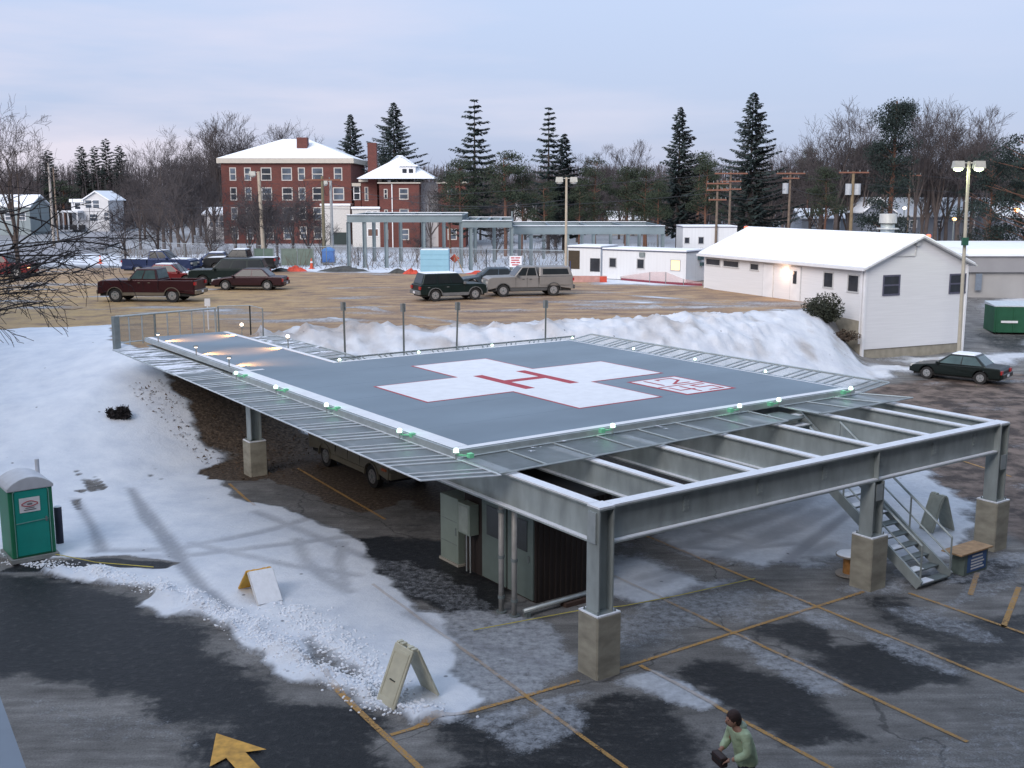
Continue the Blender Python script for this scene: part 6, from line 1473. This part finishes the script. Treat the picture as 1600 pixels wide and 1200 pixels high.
# ------------------------------------------------------------------ lamp posts, utility poles and wires
def lamp_post(label, x, ybase, ytop, Y, kind, lit=False, m=None, w=.11, lean=0):
    X = D(x, Y); z = gz(X, Y); zt = Zat(ytop, Y); H_ = zt - z; m = m or galvl; o = thing('lamp_post', label, 'lamp post', (X, Y, z))
    MB().tube((0, 0, -.3), (lean, 0, H_), w, w * .7, 10).build('pole', m, o)
    MB().tube((0, 0, 0), (0, 0, .6), w * 1.8, w * 1.8, 12).build('pole_base', concm, o)
    lens = mat('lit_lamp_lens', (.9, 1, .8), .3, 0, 0, emit=(.86, 1.0, .62), es=7) if lit else mat('unlit_lamp_lens', (.4, .4, .38), .4)
    for s in ((-1, 1) if kind == 2 else (-1,)):
        hd = MB(); hd.bar((lean, 0, H_ - .08), (lean + s * .28, 0, H_ - .08), .06)
        hd.hexa([(lean + s * .26, -.2, H_ - .36), (lean + s * .85, -.2, H_ - .36), (lean + s * .85, .2, H_ - .36), (lean + s * .26, .2, H_ - .36)], [(lean + s * .30, -.17, H_ + .02), (lean + s * .80, -.17, H_ + .02), (lean + s * .80, .17, H_ + .02), (lean + s * .30, .17, H_ + .02)])
        h = hd.build('lamp_head', mat('pale_lamp_housing', (.42, .42, .38), .5), o, fix=True)
        c = (lean + s * .55, 0, H_ - .40); MB().sphere(c, .26, 12, 8, (1, .7, .45)).build('lens', lens, h, True)
        if lit: lamp('POINT', 'lamp_glow', (c[0], c[1], c[2] - .25), 60, (.85, 1, .6), o, .15)
    return o
tanp = mat('tan_pole', (.42, .36, .28), .7, 0, .1, 3)
lamp_post('tan square lamp pole with one arm in front of the brick building', 409, 390, 268, 100, 1, m=tanp, w=.20, lean=-.22)
lamp_post('pale pole rising in front of the right side of the brick building', 517, 400, 282, 104, 1, m=mat('pale_grey_pole', (.36, .37, .37), .6), w=.17)
lamp_post('unlit lamp post with two heads left of the site trailers', 885, 430, 277, 86, 2, m=tanp, w=.12)
lamp_post('lamp post with two lit greenish heads in front of the white gable', 1516, 555, 252, 59.5, 2, lit=True, m=mat('worn_pole', (.40, .37, .30), .6, 0, .1, 3), w=.11, lean=-.18)
X = D(1513, 59.5) - .1; o = thing('green_box', 'small dark green box strapped to the lit lamp post', 'box', (X + .0, 59.28, 0)); MB().box(-.16, .16, -.12, .06, Zat(383, 59.5), Zat(371, 59.5)).build('box_body', mat('dark_green_metal', (.02, .09, .06), .5), o); MB().tube((0, .1, Zat(380, 59.5)), (0, .1, Zat(378, 59.5)), .13, n=10).build('strap', galvd, o)
tops = []
def upole(label, x, ytop, Y, arms, trans=0, w=.14, tone=None):
    X = D(x, Y); z = gz(X, Y); H_ = Zat(ytop, Y) - z; o = thing('utility_pole', label, 'utility pole', (X, Y, z)); MB().tube((0, 0, -.3), (0, 0, H_), w, w * .75, 9).build('pole', tone or woodp, o)
    for k, (dz, L) in enumerate(arms):
        MB().box(-L / 2, L / 2, -.2, -.08, H_ - dz - .07, H_ - dz + .07).build('crossarm', mat('reddish_crossarm', (.20, .09, .06), .9), o)
        ins = MB()
        for q in (-.46, -.2, .2, .46): ins.tube((q * L, -.14, H_ - dz + .07), (q * L, -.14, H_ - dz + .25), .04, n=6)
        ins.build('insulator', galvd, o)
    for k in range(trans): MB().tube((-.45 + .9 * k if trans > 1 else -.5, -.1, H_ - 2.3), (-.45 + .9 * k if trans > 1 else -.5, -.1, H_ - 1.2), .32, n=12).build('transformer', mat('pale_transformer', (.38, .40, .42), .5), o)
    tops.append((X, Y, z + H_ - .2)); return o
upole('utility pole with two low crossarms above the site trailers', 1121, 282, 112, [(.3, 2.2), (.95, 2.2), (1.9, 1.8)], 0)
upole('taller utility pole just right of the one with low crossarms', 1141, 268, 116, [(.2, 3.4), (1.0, 2.2), (1.8, 2.2)], 0)
upole('utility pole with a single transformer', 1234, 268, 118, [(.2, 3.0), (.7, 1.8)], 1)
upole('utility pole with a pair of transformers', 1332, 268, 112, [(.1, 3.0)], 2, .19, mat('yellowish_pole_wood', (.20, .15, .09), .9, 0, .2, 3))
upole('slim utility pole right of the pair of transformers', 1421, 270, 130, [(.3, 2.4)], 0, .12)
upole('brown wooden pole in front of the red brick building', 504, 275, 102, [(.35, 3.4)], 0, .17, mat('olive_pole_wood', (.16, .14, .09), .9, 0, .2, 3))
upole('pale utility pole left of the white two storey house', 79, 255, 150, [], 0, .20, mat('pale_pole_wood', (.33, .30, .27), .9, 0, .2, 3))
upole('thin wooden pole beside the distant house wing', 86, 262, 165, [], 0, .14)
upole('slender pole left of the steel frames, rising from the brush', 800, 330, 100, [], 0, .10, galvd)
def wire(label, pts, sag=.6):
    o = thing('power_line', label, 'power line', (0, 0, 0)); m = MB()
    for a, b_ in zip(pts, pts[1:]):
        a = Vector(a); b_ = Vector(b_); n = 10; q = [a.lerp(b_, i / n) - Vector((0, 0, sag * 4 * (i / n) * (1 - i / n))) for i in range(n + 1)]
        m.path(q, .022, 3)
    m.build('cable', mat('black_cable', (.04, .04, .045), .7), o)
U = tops
wire('upper power line running across the wood to the two transformers', [(U[0][0] - 75, 118, U[1][2] - 4.2), (U[1][0], U[1][1], U[1][2]), (U[2][0], U[2][1], U[2][2]), (U[3][0], U[3][1], U[3][2]), (U[4][0], U[4][1], U[4][2]), (75, 132, U[4][2] - .5)])
wire('lower power line below the upper one across the wood', [(-30, 112, 8.3), (U[0][0], U[0][1], U[0][2] - 1.0), (U[2][0], U[2][1], U[2][2] - 1.3), (U[3][0], U[3][1], U[3][2] - .9), (80, 130, 9.8)], 1.0)
wire('power line crossing in front of the red brick building', [(D(405, 100), 100, Zat(290, 100)), (D(504, 102), 102, Zat(284, 102)), (D(517, 104), 104, Zat(286, 104)), (D(885, 86), 86, Zat(312, 86))], 1.2)

# ------------------------------------------------------------------ construction frames
def cframe(label, x0, x1, ytop, Y, depth, front, back, dz=.75):
    X0, X1 = D(x0, Y), D(x1, Y); zt = Zat(ytop, Y); o = thing('construction_frame', label, 'steel frame', (X0, Y, 0)); L = X1 - X0
    fm = mat('bluish_galvanised_frame', (.20, .25, .27), .55, .3, .12, .6)
    for y in (0, depth):
        b_ = MB().ibeam((0, y, zt), (L, y, zt), dz, .28).build('beam', fm, o); MB().box(0, L, y - .13, y + .13, zt + .001, zt + .05).build('snow_cover', snowm, b_)
    for k in range(5): MB().ibeam((L * k / 4, .15, zt - .01), (L * k / 4, depth - .15, zt - .01), dz * .8, .22).build('joist', fm, o)
    for lst, y in ((front, 0), (back, depth)):
        for px in lst:
            X = D(px, Y + y) - X0; g = gz(D(px, Y + y), Y + y) - .2; m = MB(); m.box(X - .16, X - .13, y - .16, y + .16, g, zt - dz - .001); m.box(X + .13, X + .16, y - .16, y + .16, g, zt - dz - .001); m.box(X - .129, X + .129, y - .015, y + .015, g, zt - dz - .001); m.build('column', fm, o)
    return o
cframe('left steel frame with snow on its beams in front of the second brick building', 541, 722, 336, 96, 12, (543, 568, 602, 661, 720), (583, 625, 693, 742), .62)
cframe('middle steel frame joining the left and right ones behind the pale blue stack', 722, 800, 345, 92, 14, (735, 799), (742, 772), .55)
cframe('right long low steel frame behind the site trailers', 800, 1040, 353, 100, 14, (830, 887, 928, 982, 1037), (812, 850, 910, 955, 1000), .75)

# ------------------------------------------------------------------ small things along the far side of the lot
toilet('bright blue portable toilet by the construction fence', *T(503, 414), 3.05, R(2), mat('bright_blue_plastic', (.03, .17, .52), .5, 0, .05, 3), MATS['bright_blue_plastic'], mat('blue_roof_plastic', (.05, .24, .62), .5), w=1.1, h=1.25, sign=False, detail=False)
x, y = T(657, 428); o = thing('wrapped_stack', 'tall stack of pale blue insulation board behind the lot', 'stack', (x, y, gz(x, y)), R(-1)); pb_ = mat('pale_blue_foam', (.28, .52, .66), .7, 0, .05, 2)
MB().box(0, 2.25, 0, 1.2, .02, 1.88).build('foam_boards', pb_, o)
m = MB(); [m.box(-.01, 2.26, -.012, -.001, z, z + .02) for z in (.62, 1.12, 1.5)]; m.build('board_seams', mat('seam_blue', (.17, .34, .45), .8), o); MB().box(.05, 2.2, .05, 1.15, 1.881, 1.93).build('snow_cover', snowm, o)
x, y = T(796, 424); o = thing('notice_sign', 'white notice board with red lettering behind the silver pickup', 'sign', (x, y, gz(x, y)), 0); MB().box(0, 1.0, 0, .04, .35, 1.25).build('board', white, o)
m = MB(); [m.box(a, b_, -.008, -.001, z, z + .10) for a, b_, z in ((.12, .42, 1.05), (.48, .88, 1.05), (.15, .80, .86), (.12, .5, .67), (.56, .86, .67), (.2, .75, .48))]; m.build('lettering', mat('red_lettering', (.45, .05, .06), .6), o); m = MB(); m.box(.1, .16, .05, .1, -.1, 1.2); m.box(.84, .9, .05, .1, -.1, 1.2); m.build('leg', woodp, o)
x, y = T(722, 426); o = thing('warning_sign', 'orange warning sign on a leaning timber brace', 'sign', (x, y, gz(x, y)), 0); MB().prismy([(-1.0, 1.15), (-.6, .8), (-.2, 1.15), (-.6, 1.5)], -.03, .0).build('board', mat('orange_red_plastic', (.55, .09, .05), .6), o); m = MB(); m.bar((.1, 0, 0), (-.5, 0, 1.4), .08); m.bar((-.7, 0, 0), (-.6, 0, 1.2), .07); m.build('brace', mat('pale_timber', (.4, .3, .2), .9), o)
orm = mat('orange_cone_plastic', (.60, .08, .03), .6)
def cone(px, label, s=1.0):
    x, y = T(*px); o = thing('traffic_cone', label, 'traffic cone', (x, y, gz(x, y))); MB().box(-.2 * s, .2 * s, -.2 * s, .2 * s, 0, .04).build('cone_base', orm, o); MB().tube((0, 0, .04), (0, 0, .75 * s), .14 * s, .03, 12).build('cone_body', orm, o); MB().tube((0, 0, .42 * s), (0, 0, .55 * s), .092 * s, .072 * s, 12).build('stripe', white, o)
cone((157, 412), 'orange traffic cone on the snow at the far left', 1.1); cone((487, 420), 'orange traffic cone left of the blue toilet', 1.2)
def heap(px, label, cat, sx, sz, m, name, seed=1):
    x, y = T(*px); r = random.Random(seed); o = MB(); n, k = 14, 5; vs = [(0, 0, sz)]
    for j in range(1, k):
        for i in range(n): a = 6.283 * i / n; q = j / (k - 1); vs.append((sx * q * math.cos(a) * r.uniform(.8, 1.15), sx * .45 * q * math.sin(a) * r.uniform(.8, 1.15), sz * (1 - q ** 1.5) * r.uniform(.6, 1.2) - .03))
    fs_ = [(0, 1 + i, 1 + (i + 1) % n) for i in range(n)] + [(1 + (j - 1) * n + i, 1 + j * n + i, 1 + j * n + (i + 1) % n, 1 + (j - 1) * n + (i + 1) % n) for j in range(1, k - 1) for i in range(n)]
    o.add(vs, fs_); return tag(o.build(name, m), label, cat, None, (x, y, gz(x, y)), 0)
orn = mat('orange_netting', (.52, .07, .04), .8, 0, .3, 4)
heap((461, 424), 'crumpled heap of orange netting left of the orange cone', 'netting', 1.0, .5, orn, 'netting_heap', 2); heap((643, 428), 'crumpled orange netting at the left of the pale blue stack', 'netting', .8, .45, orn, 'netting_heap', 3); heap((747, 428), 'strip of orange netting behind the dark blue grey car', 'netting', 1.1, .28, orn, 'netting_heap', 4)
dkp = mat('dark_scrap', (.06, .06, .055), .8, 0, .4, 3); heap((536, 424), 'dark heap of scrap and pipes right of the blue toilet', 'rubble', 2.2, .45, dkp, 'scrap_heap', 5); heap((622, 427), 'small dark scrap heap beside the orange netting', 'rubble', .9, .4, dkp, 'scrap_heap', 6); heap((440, 424), 'low dark scrap pile behind the black pickup', 'rubble', 1.2, .3, dkp, 'scrap_heap', 7)
# orange mesh fence round the trailers
def omesh(label, pts, name='barrier_netting'):
    o = thing(name, label, 'barrier', (*P(pts[0][0], pts[0][1], 2.95), 0)); X0, Y0 = o.location.x, o.location.y; m = MB(); b_ = MB(); ps = MB(); prev = None
    for (x, yb, yt) in pts:
        X, Y = P(x, yb, 2.95); zt = Zat(yt, Y); c = (X - X0, Y - Y0); ps.tube((*c, 2.8), (*c, zt), .03, n=5)
        if prev: m.add([(*prev[0], 3.25), (*c, 3.25), (*c, zt), (*prev[0], prev[1])], [(0, 1, 2, 3)]); b_.hexa([(*prev[0], 2.9), (*c, 2.9), (c[0], c[1] + .1, 2.9), (prev[0][0], prev[0][1] + .1, 2.9)], [(*prev[0], 3.25), (*c, 3.25), (c[0], c[1] + .1, 3.25), (prev[0][0], prev[0][1] + .1, 3.25)])
        prev = (c, zt)
    m.build('netting', net_mat('salmon_netting', .38, (.60, .28, .24)), o); b_.build('lower_band', mat('dark_red_band', (.20, .04, .06), .8), o); ps.build('post', galvd, o)
omesh('salmon coloured barrier netting with a dark red lower band by the trailer', [(970, 441, 432), (1015, 445, 425), (1040, 447, 425), (1068, 449, 436), (1098, 450, 441)])
o = thing('barrier_netting', 'faded pink netting below the blue banner', 'barrier', (*P(885, 443, 3.0), 3.0)); MB().box(0, 2.9, 0, .05, .0, .55).build('netting', mat('faded_pink_netting', (.48, .27, .24), .8, 0, .15, 3), o); MB().box(2.4, 2.9, -.12, -.01, 0, .5).build('folded_end', orn, o)
# dumpsters
def dumpster(label, px, z, rz, w, d, h, m):
    x, y = P(*px, z); o = thing('dumpster', label, 'dumpster', (x, y, gz(x, y) if z < 2.9 else z), rz)
    MB().prismy([(0, .12), (w, .12), (w, h), (w * .72, h), (w * .0, h)], 0, d).build('bin', m, o, bevel=.02); m2 = MB(); [m2.box(w * k - .04, w * k + .04, -.05, -.001, .15, h - .05) for k in (.05, .35, .65, .95)]; m2.build('ribs', m, o)
    MB().hexa([(-.03, -.03, h + .001), (w + .03, -.03, h + .001), (w + .03, d, h + .001), (-.03, d, h + .001)], [(-.03, -.03, h + .06), (w + .03, -.03, h + .06), (w + .03, d, h + .2), (-.03, d, h + .2)]).build('lid', mat('snowy_lid', (.5, .55, .58), .7), o)
    MB().box(w * .12, w * .42, -.06, -.051, h * .42, h * .5).build('label_strip', white, o); q = MB(); [q.tube((w * a, b_ * d, .0), (w * a, b_ * d, .12), .07, n=8) for a in (.1, .9) for b_ in (.15, .85)]; q.build('caster', blackm, o)
dumpster('large dark green dumpster at the right edge', (1552, 516), .9, R(-6), 3.4, 2.0, 1.75, mat('dumpster_green', (.015, .09, .045), .5, 0, .12, 2))
dumpster('smaller teal dumpster behind the large green one', (1536, 470), 1.2, R(-4), 1.8, 1.2, .75, mat('dumpster_teal', (.02, .17, .18), .5))
# distant lit lights
def far_lamp(label, x, y, Y, col, es, s, name='street_light', cat='street light'):
    X = D(x, Y); z = gz(X, Y); zt = Zat(y, Y); o = thing(name, label, cat, (X, Y + .1, z)); MB().tube((0, 0, -.2), (0, 0, zt - z + .1), .07, n=6).build('pole', galvd, o); MB().box(-s, s, -s, s * .5, zt - z + s * .6, zt - z + s).build('hood', galvd, o)
    MB().sphere((0, -.12, zt - z), s, 10, 8, (1.2, .8, .9)).build('lens', mat('lit_%s' % label.split()[0], col, .4, 0, 0, emit=col, es=es), o, True)
far_lamp('red signal lamp glowing above the left end of the white roof', 1168, 356, 95, (1, .09, .04), 4, .16, 'signal_lamp', 'signal lamp'); far_lamp('crimson signal lamp glowing above the ridge end of the white roof', 1455, 369, 72, (1, .09, .04), 4, .13, 'signal_lamp', 'signal lamp')
far_lamp('orange street light glowing at the far right edge', 1590, 328, 110, (1, .36, .12), 9, .24); far_lamp('amber street light glowing left of the lit lamp post', 1494, 342, 115, (1, .50, .20), 6, .20)
far_lamp('white house light glowing behind the tall bare trees', 1415, 325, 140, (1, .9, .7), 4, .20); far_lamp('yellowish small light just left of the roof vent', 1361, 364, 100, (1, .75, .4), 3, .13)
far_lamp('faint orange light above the long right steel frame', 1030, 354, 118, (1, .6, .4), 2, .11)
# thin tapes lying on the ground
def tape(label, pts, col, name='tape'):
    m = MB(); q = [(*P(a, b_, .06), gz(*P(a, b_, .06)) + .05) for a, b_ in pts]; m.path(q, .012, 4); return tag(m.build(name, col), label, 'tape')
yt_ = mat('yellow_tape', (.50, .42, .08), .6)
tape('yellow caution tape trailing from the teal toilet across the snow', [(30, 864), (90, 869), (150, 878), (240, 886)], yt_, 'caution_tape')
tape('thin pale cord stretched low past the nearest pier toward the stairs', [(740, 985), (905, 953), (975, 946), (1060, 930), (1180, 903)], yt_, 'cord')
# far road climbing to the left
rp = [T(-40, 400), T(60, 385), T(110, 372), T(150, 362), T(182, 358)]
rp2 = [T(60, 415), T(150, 392), T(200, 375), T(215, 366), T(200, 359)]
m = MB(); vs = []
for a, b_ in zip(rp, rp2): vs += [(a[0], a[1], tz(*a) + .05), (b_[0], b_[1], tz(*b_) + .05)]
m.add(vs, [(2 * i, 2 * i + 1, 2 * i + 3, 2 * i + 2) for i in range(len(rp) - 1)]); o = m.build('road', mat('pale_winter_road', (.26, .26, .28), .85, 0, .1, .3)); o['kind'] = 'structure'
# plowed snow lumps scattered along the cleared edge
cl = MB(); r = random.Random(21)
for i in range(2600):
    k = r.randrange(len(BERM) - 1); t = r.random(); x = BERM[k][0] + (BERM[k + 1][0] - BERM[k][0]) * t + r.gauss(0, .24); y = BERM[k][1] + (BERM[k + 1][1] - BERM[k][1]) * t + abs(r.gauss(0, .26)) - .02; s = r.uniform(.008, .032)
    cl.sphere((x, y, gz(x, y) + s * .3), s, 6, 4, (r.uniform(.8, 1.4), r.uniform(.8, 1.4), r.uniform(.6, 1)))
for i in range(900):
    k = r.randrange(len(BERM2) - 1); t = r.random(); x = BERM2[k][0] + (BERM2[k + 1][0] - BERM2[k][0]) * t + r.gauss(0, .3); y = BERM2[k][1] + (BERM2[k + 1][1] - BERM2[k][1]) * t + r.gauss(0, .3); s = r.uniform(.008, .036)
    cl.sphere((x, y, gz(x, y) + s * .3), s, 6, 4, (r.uniform(.8, 1.4), r.uniform(.8, 1.4), r.uniform(.6, 1)))
o = cl.build('snow_lumps', snowm); o['kind'] = 'stuff'
